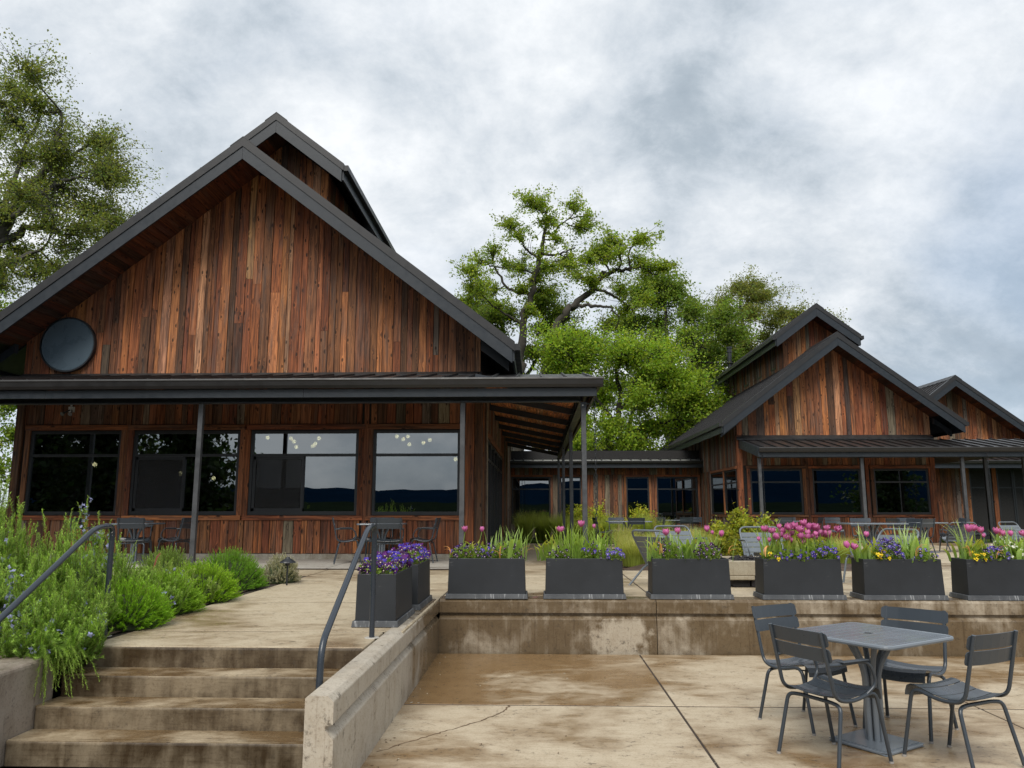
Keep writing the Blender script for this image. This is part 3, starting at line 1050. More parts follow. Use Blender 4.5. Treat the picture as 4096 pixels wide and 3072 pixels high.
# below and above the windows
for a, b in [(xl + 0.13, -8.55), (-8.42, -6.06), (-5.95, -3.60), (-3.42, -1.46)]:
    board_row(gw, a, b, LY - 0.001, 0, 0.725, lambda x: 1.375, MIX_RED, 0.10, 0.23, 0.0)
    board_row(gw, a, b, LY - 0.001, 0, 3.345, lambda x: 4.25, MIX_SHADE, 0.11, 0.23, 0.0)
for (a, b) in WIN:
    trim(gw, (a - 0.105, LY - 0.046, WZ0 - 0.01), (a - 0.002, LY + 0.02, WZ1 + 0.02), ('rust', 'red', 'orange', 'brown'))
    trim(gw, (b + 0.002, LY - 0.046, WZ0 - 0.01), (b + 0.105, LY + 0.02, WZ1 + 0.02), ('rust', 'red', 'orange', 'brown'))
    trim(gw, (a - 0.125, LY - 0.05, WZ1 + 0.022), (b + 0.125, LY + 0.02, WZ1 + 0.125), ('brown', 'red', 'rust'))
    trim(gw, (a - 0.125, LY - 0.06, WZ0 - 0.105), (b + 0.125, LY + 0.02, WZ0 - 0.012), ('orange', 'brown', 'rust'))
for x in (-8.49, -6.01, -3.505):
    trim(gw, (x - 0.045, LY - 0.034, 0.725), (x + 0.045, LY, 4.25), ('red', 'dark', 'brown'))
trim(gw, (xl - 0.03, LY - 0.075, 0.72), (xl + 0.125, LY + 0.05, 4.25), ('red', 'dark'), 'corner_board')
trim(gw, (-1.452, LY - 0.11, 0.62), (-1.278, LY - 0.002, 4.25), ('rust', 'rust'), 'corner_board')
trim(gw, (-1.272, LY - 0.055, 0.62), (xr_ + 0.035, LY + 0.03, 4.25), ('brown', 'dark'), 'corner_board')
window(lodge, *WIN[0], WZ0, WZ1, LY - 0.02, trans=[WT])
window(lodge, *WIN[1], WZ0, WZ1, LY - 0.02, trans=[WT], mull=[(-7.28, WZ0 + 0.05, WT)], slider=(-8.29, -7.24, WT), fr=0.06)
window(lodge, *WIN[2], WZ0, WZ1, LY - 0.02, trans=[WT], mull=[(-4.80, WZ0 + 0.05, WT)], slider=(-5.83, -4.76, WT), fr=0.06)
window(lodge, *WIN[3], WZ0, WZ1, LY - 0.02, trans=[WT])
# right side wall: boards, glazed doors, boards
XS = xr_ + 0.003
board_row(gw, LY + 0.04, 17.45, XS, R(90), 0.70, lambda y: 4.45, MIX_GREY, 0.12, 0.2, 0.0, 0.02, 0.05)
board_row(gw, 25.05, 32.9, XS, R(90), 0.55, lambda y: 4.45, MIX_GREY, 0.14, 0.26, 0.0, 0.02, 0.05)
board_row(gw, 17.5, 25.0, XS, R(90), 3.36, lambda y: 4.45, MIX_GREY, 0.14, 0.26, 0.0)
trim(gw, (xr_ + 0.002, 17.4, 3.22), (xr_ + 0.06, 25.1, 3.35), ('brown', 'grey'))
for k in range(5):
    y0_ = 17.5 + k * 1.5
    window(lodge, y0_ + 0.02, y0_ + 1.48, 0.62, 3.21, xr_ + 0.03, axis=1, sgn=1, trans=[2.75], mull=[(y0_ + 0.75, 0.66, 2.75)])
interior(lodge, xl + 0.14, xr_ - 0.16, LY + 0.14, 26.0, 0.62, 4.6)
lroof = gable_roof(lodge, LX, LZ, LS, LE, 14.60, 34.0, LY, LW + 0.06, seam_side=(1,))
# sloping purlin tail under the right-hand eave
for sd_ in (-1, 1):
    s = Soup()
    slope_prism(s, LX, LZ - 0.36, LS, LE - 0.14, LY - 0.35, LY - 0.22, 0.0, 0.20, sd_, LW + 0.03)
    s.build('eave_bracket', M['fascia'], lroof)
    s = Soup()
    slope_prism(s, LX, LZ - 0.29, LS, LE - 0.06, LY + 0.02, 33.9, 0.0, 0.03, sd_, LW + 0.03)
    s.build('eave_soffit', M['fascia'], lroof)
clerestory(lodge, LX, 10.68, 0.785, 1.62, 1.02, 16.42, 17.30, 24.5, lambda h: LZ - LS * h, side_boards=(1,))
# front porch
pr = porch_roof(lodge, -12.95, 1.08, 13.02, LY - 0.03, 3.83, 4.36)
gutter_run(pr, -13.1, 1.14, 13.06, 3.835, 0.165)
for xa, xb in ((-13.0, -8.62), (-8.615, -4.05), (-4.045, 1.03)):
    Soup().span((xa, 13.075 + 0.002 * (xb > 0), 3.52), (xb, 13.125, 3.665)).build('fascia_board', M['fascia'], pr)
s = Soup()
for z0_, z1_, y0_, y1_ in ((3.460, 3.475, 13.33, 13.47), (3.475, 3.595, 13.395, 13.405), (3.595, 3.61, 13.33, 13.47)):
    s.span((-12.4, y0_, z0_), (0.77, y1_, z1_))
s.build('beam', M['beam'], pr)
s = Soup()
s.hexa([(-12.9, 13.13, 3.70), (1.0, 13.13, 3.70), (1.0, LY - 0.05, 4.21), (-12.9, LY - 0.05, 4.21), (-12.9, 13.13, 3.722), (1.0, 13.13, 3.722), (1.0, LY - 0.05, 4.232), (-12.9, LY - 0.05, 4.232)])
s.build('soffit', M['fascia'], pr)
for k in range(7):
    x = -12.2 + k * 1.85
    s = Soup()
    s.hexa([(x, 13.41, 3.58), (x + 0.06, 13.41, 3.58), (x + 0.06, LY - 0.06, 4.06), (x, LY - 0.06, 4.06), (x, 13.41, 3.74), (x + 0.06, 13.41, 3.74), (x + 0.06, LY - 0.06, 4.20), (x, LY - 0.06, 4.20)])
    s.build('rafter', M['beam'], pr)
# flashing strip where the porch roof meets the gable
s = Soup()
s.hexa([(xl - 0.02, LY - 0.10, 4.335), (xr_ + 0.02, LY - 0.10, 4.335), (xr_ + 0.02, LY - 0.036, 4.345), (xl - 0.02, LY - 0.036, 4.345), (xl - 0.02, LY - 0.10, 4.36), (xr_ + 0.02, LY - 0.10, 4.36), (xr_ + 0.02, LY - 0.036, 4.42), (xl - 0.02, LY - 0.036, 4.42)])
s.build('wall_flashing', M['flashing'], pr)
# side porch along the right wall
sx0, sx1 = xr_ + 0.02, 1.10
s = Soup()
s.hexa([(sx0, 15.7, 4.16), (sx1, 13.1, 3.73), (sx1, 29.6, 3.73), (sx0, 29.6, 4.16), (sx0, 15.7, 4.28), (sx1, 13.1, 3.825), (sx1, 29.6, 3.825), (sx0, 29.6, 4.28)])
sp = s.build('side_porch_roof', M['roof'], lodge)
s = Soup()
s.prism([(1.03, 3.835), (1.135, 3.835), (1.14, 3.80), (1.115, 3.72), (1.09, 3.67), (1.03, 3.67)], 1, 13.0, 29.7)
s.build('gutter', M['flashing'], sp)
s = Soup()
s.span((0.975, 13.13, 3.52), (1.025, 29.65, 3.66))
s.build('fascia_board', M['fascia'], sp)
s = Soup()
for z0_, z1_, x0_, x1_ in ((3.460, 3.475, 0.75, 0.89), (3.475, 3.595, 0.815, 0.825), (3.595, 3.61, 0.75, 0.89)):
    s.span((x0_, 13.48, z0_), (x1_, 29.55, z1_))
s.build('beam', M['beam'], sp)
# boarded ceiling of the side porch and its rafters
y = 13.5
x = sx0 + 0.03
while x < 0.74:
    w_ = 0.125
    zc = 4.135 - (x - sx0) * 0.202
    s = Soup()
    y0_ = 13.55 + max(0.0, (1.1 - x)) * 1.0
    s.box((0, 0, 0), (w_ - 0.006, 0.018, 29.4 - y0_))
    o = s.build('ceiling_plank', M['wood_red'], sp, loc=(x + w_ / 2, (29.4 + y0_) / 2, zc - 0.02))
    o.rotation_euler = (Matrix.Rotation(math.atan(0.202), 4, 'Y') @ Matrix.Rotation(R(-90), 4, 'X')).to_euler()
    o.color = tuple(c * 2.0 for c in pick(['orange', 'orange', 'tan'])[:3]) + (1,)
    x += w_
for k in range(8):
    y = 14.1 + k * 2.15
    s = Soup()
    s.hexa([(sx0, y, 3.96), (0.80, y, 3.57), (0.80, y + 0.07, 3.57), (sx0, y + 0.07, 3.96), (sx0, y, 4.10), (0.80, y, 3.70), (0.80, y + 0.07, 3.70), (sx0, y + 0.07, 4.10)])
    s.build('rafter', M['beam'], sp)


def post(parent, x, y, z0, z1, w_=0.085):
    s = Soup()
    s.box((x, y, (z0 + z1) / 2), (w_, w_, z1 - z0))
    s.box((x, y, z0 + 0.006), (w_ * 1.25, w_ * 1.25, 0.012))
    bevel(s.build('post', M['post'], parent), 0.006, 2)


for x in (-10.62, -5.96, -1.30):
    post(pr, x, 13.40, TZ + 0.022, 3.459)
for y in (13.42, 18.61, 23.98, 29.4):
    post(sp, 0.818, y, tz(y), 3.459)
s = Soup()
s.box((0.818, 13.37, 3.40), (0.10, 0.012, 0.10))
s.box((0.88, 13.36, 3.42), (0.10, 0.02, 0.018))
s.build('bracket', M['beam'], sp)
s = Soup()
s.lathe([(0.0, 0.008), (0.012, 0.006), (0.015, 0)], (0, 0, 0), 10)
o = s.build('bolt', M['chip'], sp, loc=(0.805, 13.36, 3.40), rot=(R(90), 0, 0))

# blank round disc on the gable
s = Soup()
s.smooth = False
s.lathe([(0.0, 0.035), (0.55, 0.03), (0.565, 0.02), (0.57, 0.0), (0.57, -0.05), (0.0, -0.05)], (0, 0, 0), 56)
s.smooth = False
o = s.build('round_sign', M['disc'], None, loc=(-9.90, LY - 0.09, 5.035), rot=(R(90), 0, 0))
tag(o, 'round blank dark blue-grey disc fixed on the big left gable', 'sign')
s = Soup()
s.lathe([(0.565, 0.04), (0.59, 0.04), (0.59, -0.05), (0.565, -0.05)], (0, 0, 0), 56)
rim = s.build('rim', M['frame'])
rim.parent = o

# pendant globes inside the lodge
PG = [(-10.21, 17.5, 2.62), (-9.12, 19.5, 2.5), (-8.25, 19.5, 2.38), (-6.91, 19.5, 3.41), (-6.3, 19.5, 3.39), (-6.22, 19.5, 3.31), (-6.16, 19.5, 3.17), (-5.73, 19.5, 3.19), (-5.67, 19.5, 3.25), (-5.58, 19.5, 3.39), (-3.57, 19.5, 3.43), (-3.29, 19.5, 3.43), (-3.41, 19.5, 3.36), (-3.25, 19.5, 3.23), (-2.89, 19.5, 3.27), (-2.73, 19.5, 3.34), (-2.06, 19.5, 2.85)]
for i, (x, y, z) in enumerate(PG):
    if i == 0:
        lb, gr = 'single glowing globe lamp seen in the leftmost lodge window', None
    elif i < 3:
        lb, gr = ['glowing globe lamp behind the screen left of the porch post in the second window', 'glowing globe lamp right of the porch post in the second window'][i - 1], None
    elif i < 10:
        lb, gr = 'small warm globe lamp of the cluster high in the third lodge window', 'globe lamps in the third lodge window'
    elif i < 16:
        lb, gr = 'small warm globe lamp of the cluster high in the rightmost big window', 'globe lamps in the rightmost big window'
    else:
        lb, gr = 'lone glowing globe lamp at the right edge of the rightmost big window', None
    g = thing('pendant_lamp', lb, 'pendant lamp', (x, y, z), gr)
    s = Soup()
    s.smooth = True
    r_ = 0.050
    s.lathe([(r_ * math.sin(a), -r_ * math.cos(a)) for a in np.linspace(0.01, math.pi - 0.01, 9)], (x, y, z), 12)
    s.build('globe', M['lamp'], g)
    s = Soup()
    s.tube([(x, y, z + r_), (x, y, 4.6)], 0.006, 5)
    s.build('cord', M['dark'], g)

# twin floodlight under the porch
fl = thing('flood_light', 'small double security light on the dark wall under the left porch', 'wall light', (-9.72, LY - 0.06, 3.62))
s = Soup()
s.box((-9.72, LY - 0.05, 3.66), (0.11, 0.05, 0.11))
s.tube([(-9.72, LY - 0.07, 3.72), (-9.72, LY - 0.07, 3.86)], 0.02, 8)
s.build('mount', M['chip'], fl)
for dx in (-0.06, 0.07):
    s = Soup()
    s.tube(rounded([(-9.72 + dx * 0.3, LY - 0.08, 3.64), (-9.72 + dx, LY - 0.14, 3.60), (-9.72 + dx * 1.3, LY - 0.24, 3.54)], 0.03), [0.015] * 6 + [0.045], 10)
    s.build('lamp_head', M['post'], fl)

# ---------------------------------------------------------------- low linking wing
link = thing('linking_wing', 'low flat-roofed boarded wing joining the two gabled lodges', 'building', (2.9, 33.0, tz(33)))
KY = 33.0
s = Soup()
KW = [(-1.10, 0.57), (0.98, 1.87), (3.77, 4.73), (5.05, 6.78)]
s.span((-1.15, KY, 3.0), (6.96, KY + 0.12, 4.05))
s.span((-1.15, KY, 0.0), (6.96, KY + 0.12, 1.02))
for a, b in ((-1.15, -1.10), (0.57, 0.98), (1.87, 3.77), (4.73, 5.05), (6.78, 6.96)):
    s.span((a, KY + 0.001, 1.02), (b, KY + 0.119, 3.0))
kw = s.build('wall', M['dark'], link)
board_row(kw, -1.15, 6.96, KY - 0.001, 0, 3.03, lambda x: 3.56, MIX_LINK, 0.12, 0.22, 0.0)
for a, b, m_ in ((0.67, 0.88, MIX_GREY), (1.97, 3.66, MIX_LINK), (4.84, 4.95, MIX_GREY)):
    board_row(kw, a, b, KY - 0.001, 0, 0.45, lambda x: 3.02, m_, 0.10, 0.2, 0.1)
board_row(kw, -1.15, 6.96, KY - 0.0005, 0, 0.40, lambda x: 0.98, MIX_GREY, 0.14, 0.22, 0.0, 0.012, 0.018)
for i, (a, b) in enumerate(KW):
    window(link, a, b, 1.03, 2.93, KY - 0.03, trans=[2.42], glass='glass')
    for xa, xb in ((a - 0.09, a - 0.003), (b + 0.003, b + 0.09)):
        trim(kw, (xa, KY - 0.06, 1.0), (xb, KY, 2.96), ('orange', 'rust', 'brown'))
    trim(kw, (a - 0.1, KY - 0.062, 2.945), (b + 0.1, KY, 3.02), ('orange', 'rust'))
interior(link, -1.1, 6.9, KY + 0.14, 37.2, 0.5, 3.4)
s = Soup()
s.hexa([(-1.18, 32.35, 3.50), (6.97, 32.35, 3.50), (6.97, 38.2, 4.06), (-1.18, 38.2, 4.06), (-1.18, 32.35, 3.60), (6.97, 32.35, 3.60), (6.97, 38.2, 4.19), (-1.18, 38.2, 4.19)])
kr = s.build('roof', M['roof_pale'], link)
x = -1.0
while x < 6.9:
    s = Soup()
    s.hexa([(x, 32.33, 3.58), (x + 0.035, 32.33, 3.58), (x + 0.035, 38.2, 4.17), (x, 38.2, 4.17), (x, 32.33, 3.655), (x + 0.035, 32.33, 3.655), (x + 0.035, 38.2, 4.245), (x, 38.2, 4.245)])
    s.build('seam', M['roof'], kr)
    x += 0.41
gutter_run(kr, -1.17, 6.95, 32.34, 3.585, 0.13)
s = Soup()
s.span((-1.17, 32.36, 3.29), (6.95, 32.42, 3.45))
s.build('fascia_board', M['fascia'], kr)
s = Soup()
s.span((-1.15, 32.42, 3.42), (6.95, KY + 0.02, 3.45))
s.build('soffit', M['fascia'], kr)

# ---------------------------------------------------------------- second lodge on the right
SX, SW, SE, SY, SS, SZ = 10.28, 3.32, 4.04, 27.0, 0.756, 7.57
lod2 = thing('timber_lodge', 'smaller gabled timber lodge at the right behind the tulips, with stepped raised roof', 'lodge', (SX, SY, tz(27)))
s = Soup()
zf2 = lambda x: SZ - 0.30 - SS * abs(x - SX)
xa_, xb_ = SX - SW, SX + SW
s.prism([(xa_, 3.8), (xb_, 3.8), (xb_, zf2(xb_)), (SX, zf2(SX)), (xa_, zf2(xa_))], 1, SY, SY + 0.12)
W2 = [(7.35, 9.13), (9.47, 11.12), (11.56, 13.41)]
s.span((xa_, SY, 0.1), (xb_, SY + 0.12, 1.41))
s.span((xa_, SY, 2.96), (xb_, SY + 0.12, 3.85))
ed = [xa_] + [v for p in W2 for v in p] + [xb_]
for a, b in zip(ed[::2], ed[1::2]):
    s.span((a, SY + 0.001, 1.41), (b, SY + 0.119, 2.96))
s.span((xa_, SY + 0.12, 0.1), (xa_ + 0.12, 39, 1.38))
s.span((xa_, SY + 0.12, 2.98), (xa_ + 0.12, 39, zf2(xa_)))
s.span((xa_, 31.1, 1.38), (xa_ + 0.12, 39, 2.98))
s.span((xb_ - 0.12, SY + 0.12, 0.1), (xb_, 39, zf2(xb_)))
s.span((xa_, 39, 0.1), (xb_, 39.1, 6))
w2 = s.build('wall', M['dark'], lod2)
board_row(w2, xa_, xb_, SY - 0.001, 0, 4.10, lambda x: zf2(x) + 0.03, MIX_GABLE + ['tan', 'tan', 'orange'], 0.14, 0.29, 0.12)
board_row(w2, xa_ + 0.12, xb_ - 0.1, SY - 0.001, 0, 0.48, lambda x: 1.31, MIX_RED, 0.12, 0.21, 0.0)
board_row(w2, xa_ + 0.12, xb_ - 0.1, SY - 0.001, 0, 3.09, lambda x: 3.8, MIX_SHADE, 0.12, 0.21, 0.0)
for a, b in W2:
    window(lod2, a, b, 1.415, 2.955, SY - 0.03, trans=[2.51], glass='glass')
    trim(w2, (a - 0.11, SY - 0.06, 1.42), (a - 0.003, SY, 2.97), ('red', 'dark', 'brown'))
    trim(w2, (b + 0.003, SY - 0.06, 1.42), (b + 0.11, SY, 2.97), ('red', 'rust', 'brown'))
    trim(w2, (a - 0.13, SY - 0.064, 2.975), (b + 0.13, SY, 3.075), ('red', 'dark'))
    trim(w2, (a - 0.13, SY - 0.07, 1.325), (b + 0.13, SY, 1.405), ('brown', 'red'))
for x in (9.30, 11.34):
    trim(w2, (x - 0.05, SY - 0.045, 0.5), (x + 0.05, SY, 3.8), ('red', 'dark'))
trim(w2, (xa_ - 0.035, SY - 0.075, 0.45), (xa_ + 0.15, SY + 0.06, 4.1), ('red', 'rust'), 'corner_board')
trim(w2, (xb_ - 0.12, SY - 0.075, 0.45), (xb_ + 0.035, SY + 0.06, 4.1), ('red', 'rust'), 'corner_board')
board_row(w2, SY + 0.07, 33.0, xa_ - 0.003, R(-90), 3.08, lambda y: zf2(xa_) - 0.02, MIX_GREY + ['red', 'brown'], 0.13, 0.24, 0.0, 0.02, 0.06)
board_row(w2, SY + 0.07, 31.1, xa_ - 0.003, R(-90), 0.45, lambda y: 1.30, MIX_GREY, 0.13, 0.24, 0.0, 0.02, 0.06)
board_row(w2, 31.1, 33.0, xa_ - 0.003, R(-90), 0.45, lambda y: 3.07, MIX_GREY, 0.13, 0.24, 0.0, 0.02, 0.06)
board_row(w2, 33.2, 38.9, xa_ - 0.003, R(-90), 3.9, lambda y: zf2(xa_) - 0.02, MIX_GREY, 0.13, 0.24, 0.0, 0.02, 0.06)
for a, b in ((27.12, 28.82), (29.0, 31.05)):
    window(lod2, a, b, 1.40, 2.97, xa_ - 0.05, axis=1, sgn=-1, trans=[2.51])
trim(w2, (xa_ - 0.07, 27.05, 2.98), (xa_ - 0.003, 31.1, 3.07), ('brown', 'rust'))
trim(w2, (xa_ - 0.075, 27.05, 1.305), (xa_ - 0.003, 31.1, 1.39), ('grey', 'brown'))
trim(w2, (xa_ - 0.07, 28.84, 1.40), (xa_ - 0.003, 28.98, 2.97), ('rust', 'orange'))
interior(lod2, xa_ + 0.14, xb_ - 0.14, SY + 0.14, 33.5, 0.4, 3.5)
r2 = gable_roof(lod2, SX, SZ, SS, SE, 26.0, 39.8, SY, SW + 0.06, seams=0.41)
for sd_ in (-1, 1):
    s = Soup()
    slope_prism(s, SX, SZ - 0.36, SS, SE - 0.12, SY - 0.3, SY - 0.17, 0.0, 0.20, sd_, SW + 0.02)
    s.build('eave_bracket', M['fascia'], r2)
    s = Soup()
    slope_prism(s, SX, SZ - 0.28, SS, SE - 0.06, SY + 0.02, 39.7, 0.0, 0.03, sd_, SW + 0.02)
    s.build('eave_soffit', M['fascia'], r2)
clerestory(lod2, SX, 9.05, 0.76, 1.55, 1.02, 27.75, 28.6, 38.4, lambda h: SZ - SS * h, side_boards=(-1,), win=True)
# stove pipe behind the raised roof
cp = thing('flue_pipe', 'black metal flue pipe rising behind the right lodge roof', 'chimney', (9.85, 36.9, 8.3))
s = Soup()
s.smooth = False
s.lathe([(0.10, -0.6), (0.10, 0.78), (0.13, 0.78), (0.13, 0.84), (0.11, 0.84), (0.11, 0.98), (0.14, 0.98), (0.14, 1.05), (0.0, 1.07)], (9.35, 36.9, 8.3), 14)
s.build('pipe', M['frame'], cp)
s = Soup()
s.lathe([(0.10, 0.30), (0.19, 0.27), (0.19, 0.24), (0.10, 0.22)], (9.35, 36.9, 8.3), 14)
s.build('storm_collar', M['flashing'], cp)
# porch of the second lodge
p2 = porch_roof(lod2, 7.05, 16.6, 24.6, SY - 0.03, 3.52, 3.97, seams=0.42)
gutter_run(p2, 7.02, 16.7, 24.64, 3.525, 0.15)
s = Soup()
s.span((7.05, 24.655, 3.225), (16.65, 24.70, 3.37))
s.build('fascia_board', M['fascia'], p2)
s = Soup()
s.span((7.12, 24.84, 3.215), (16.4, 24.96, 3.33))
s.build('beam', M['beam'], p2)
s = Soup()
s.hexa([(7.0, 24.62, 3.23), (7.05, 24.62, 3.23), (7.05, SY - 0.05, 3.68), (7.0, SY - 0.05, 3.68), (7.0, 24.62, 3.535), (7.05, 24.62, 3.535), (7.05, SY - 0.05, 3.985), (7.0, SY - 0.05, 3.985)])
s.build('rake_board', M['fascia'], p2)
s = Soup()
s.hexa([(7.06, 24.72, 3.36), (16.55, 24.72, 3.36), (16.55, SY - 0.05, 3.79), (7.06, SY - 0.05, 3.79), (7.06, 24.72, 3.38), (16.55, 24.72, 3.38), (16.55, SY - 0.05, 3.81), (7.06, SY - 0.05, 3.81)])
s.build('soffit', M['fascia'], p2)
s = Soup()
s.hexa([(6.93, SY - 0.16, 3.96), (13.64, SY - 0.16, 3.96), (13.64, SY - 0.036, 3.97), (6.93, SY - 0.036, 3.97), (6.93, SY - 0.16, 4.0), (13.64, SY - 0.16, 4.0), (13.64, SY - 0.036, 4.13), (6.93, SY - 0.036, 4.13)])
s.build('wall_flashing', M['flashing'], p2)
for x in (7.10, 10.32, 13.46):
    post(p2, x, 24.9, tz(24.9), 3.214, 0.10)
post(p2, 15.75, 25.5, tz(25), 3.30, 0.10)
post(p2, 15.85, 27.85, tz(27), 3.5, 0.10)
# side porch roof of the second lodge
s = Soup()
s.hexa([(13.63, 27.0, 3.86), (16.5, 27.0, 3.42), (16.5, 32.4, 3.42), (13.63, 32.4, 3.86), (13.63, 27.0, 3.97), (16.5, 27.0, 3.53), (16.5, 32.4, 3.53), (13.63, 32.4, 3.97)])
s.build('side_porch_roof', M['roof'], lod2)

# ---------------------------------------------------------------- third lodge, mostly hidden
TX, TW, TE, TY, TS, TZR = 17.9, 3.4, 4.1, 34.0, 0.756, 7.24
lod3 = thing('timber_lodge', 'third timber lodge at the right edge, half hidden behind the stepped-roof one', 'lodge', (TX, TY, tz(34)))
zf3 = lambda x: TZR - 0.30 - TS * abs(x - TX)
s = Soup()
ta, tb = TX - TW, TX + TW
s.prism([(ta, 0.1), (tb, 0.1), (tb, zf3(tb)), (TX, zf3(TX)), (ta, zf3(ta))], 1, TY, TY + 0.12)
s.span((ta, TY + 0.12, 0.1), (ta + 0.1, 42, zf3(ta)))
s.span((tb - 0.1, TY + 0.12, 0.1), (tb, 42, zf3(tb)))
s.span((13.6, TY + 0.02, 0.1), (ta, TY + 0.12, 3.9))
w3 = s.build('wall', M['dark'], lod3)
board_row(w3, ta, tb, TY - 0.001, 0, 3.9, lambda x: zf3(x) + 0.03, MIX_GABLE, 0.15, 0.24, 0.1)
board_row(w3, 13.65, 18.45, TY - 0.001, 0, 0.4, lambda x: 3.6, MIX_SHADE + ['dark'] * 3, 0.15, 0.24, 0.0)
trim(w3, (18.46, TY - 0.06, 0.4), (18.59, TY, 3.5), ('orange', 'rust'))
trim(w3, (19.56, TY - 0.06, 0.4), (19.74, TY, 3.5), ('rust', 'orange'))
window(lod3, 18.61, 19.54, 0.5, 3.3, TY - 0.03, trans=[2.5], glass='glass_dark')
window(lod3, 19.77, 20.45, 0.45, 3.3, TY - 0.03, trans=[2.5], glass='glass_dark')
window(lod3, 20.47, 21.2, 0.45, 3.3, TY - 0.03, trans=[2.5], mull=[(20.84, 0.5, 2.5)], glass='glass_dark')
gable_roof(lod3, TX, TZR, TS, TE, 33.0, 43.5, TY, TW + 0.06, seams=0.40, seam_side=(-1,))
p3 = porch_roof(lod3, 13.7, 23.5, 32.6, TY - 0.03, 3.58, 3.85, seams=0.41)
gutter_run(p3, 13.7, 23.5, 32.64, 3.585, 0.14)
s = Soup()
s.span((13.7, 32.655, 3.27), (23.5, 32.70, 3.44))
s.build('fascia_board', M['fascia'], p3)


# ---------------------------------------------------------------- rain chains
def rain_chain(x, y, z0, z1, label, link_l=0.085):
    t = thing('rain_chain', label, 'rain chain', (x, y, z0), 'rain chains')
    s = Soup()
    n = int((z1 - z0) / (link_l * 0.78))
    a = np.linspace(0, 2 * math.pi, 9)
    for k in range(n):
        zc = z0 + (k + 0.5) * (z1 - z0) / n
        h_, r_ = link_l / 2, 0.021
        if k % 2:
            pts = np.stack([x + r_ * np.cos(a), np.full(9, y), zc + h_ * np.sin(a)], 1)
        else:
            pts = np.stack([np.full(9, x), y + r_ * np.cos(a), zc + h_ * np.sin(a)], 1)
        s.tube(pts, 0.0048, 4, cap=False)
    s.build('chain_links', M['frame'], t)
    return t


rain_chain(1.00, 13.2, TZ, 3.68, 'dark rain chain hanging from the corner gutter beside the tall steel post')
rain_chain(-0.58, 30.0, tz(30), 3.9, 'thin dark rain chain hanging in front of the low wing window')
rain_chain(7.12, 24.60, tz(24.6), 3.36, 'thin rain chain hanging at the left corner of the right lodge porch', 0.07)
rain_chain(14.1, 24.60, tz(24.6), 3.36, 'dark rain chain hanging between the right lodge porch posts', 0.08)

# ================================================================ vegetation
def rot_frames(n, up_bias, rng):
    """n random right-handed frames whose third axis leans upward by up_bias"""
    nrm = rng.normal(size=(n, 3))
    nrm /= np.linalg.norm(nrm, axis=1)[:, None]
    nrm[:, 2] += up_bias
    nrm /= np.linalg.norm(nrm, axis=1)[:, None]
    a = rng.normal(size=(n, 3))
    t = np.cross(nrm, a)
    t /= np.linalg.norm(t, axis=1)[:, None] + 1e-9
    b = np.cross(nrm, t)
    return t, b, nrm


def leaves(s, P, size, col, rng, up=0.6, var=0.28, lobed=True, hue=0.18):
    """one folded leaf (two quads' worth of triangles) at every point of P"""
    n = len(P)
    t, b, nr = rot_frames(n, up, rng)
    sz = size * rng.uniform(0.6, 1.3, n)[:, None]
    a0 = P - t * sz * 0.5
    a1 = P + t * sz * 0.5
    l = P + b * sz * 0.34 + nr * sz * 0.10
    r = P - b * sz * 0.34 + nr * sz * 0.10
    v = np.stack([a0, r, a1, l], 1).reshape(-1, 3)
    f = np.arange(n * 4).reshape(n, 4)
    k = rng.uniform(1 - var, 1 + var, n)[:, None]
    h = rng.normal(0, hue, n)[:, None]
    c = np.array(col)[None, :] * k * np.concatenate([1 + h * 0.8, 1 + h * 0.15, 1 - h * 0.3], 1)
    s.add(v, f, np.clip(c, 0.003, 1))


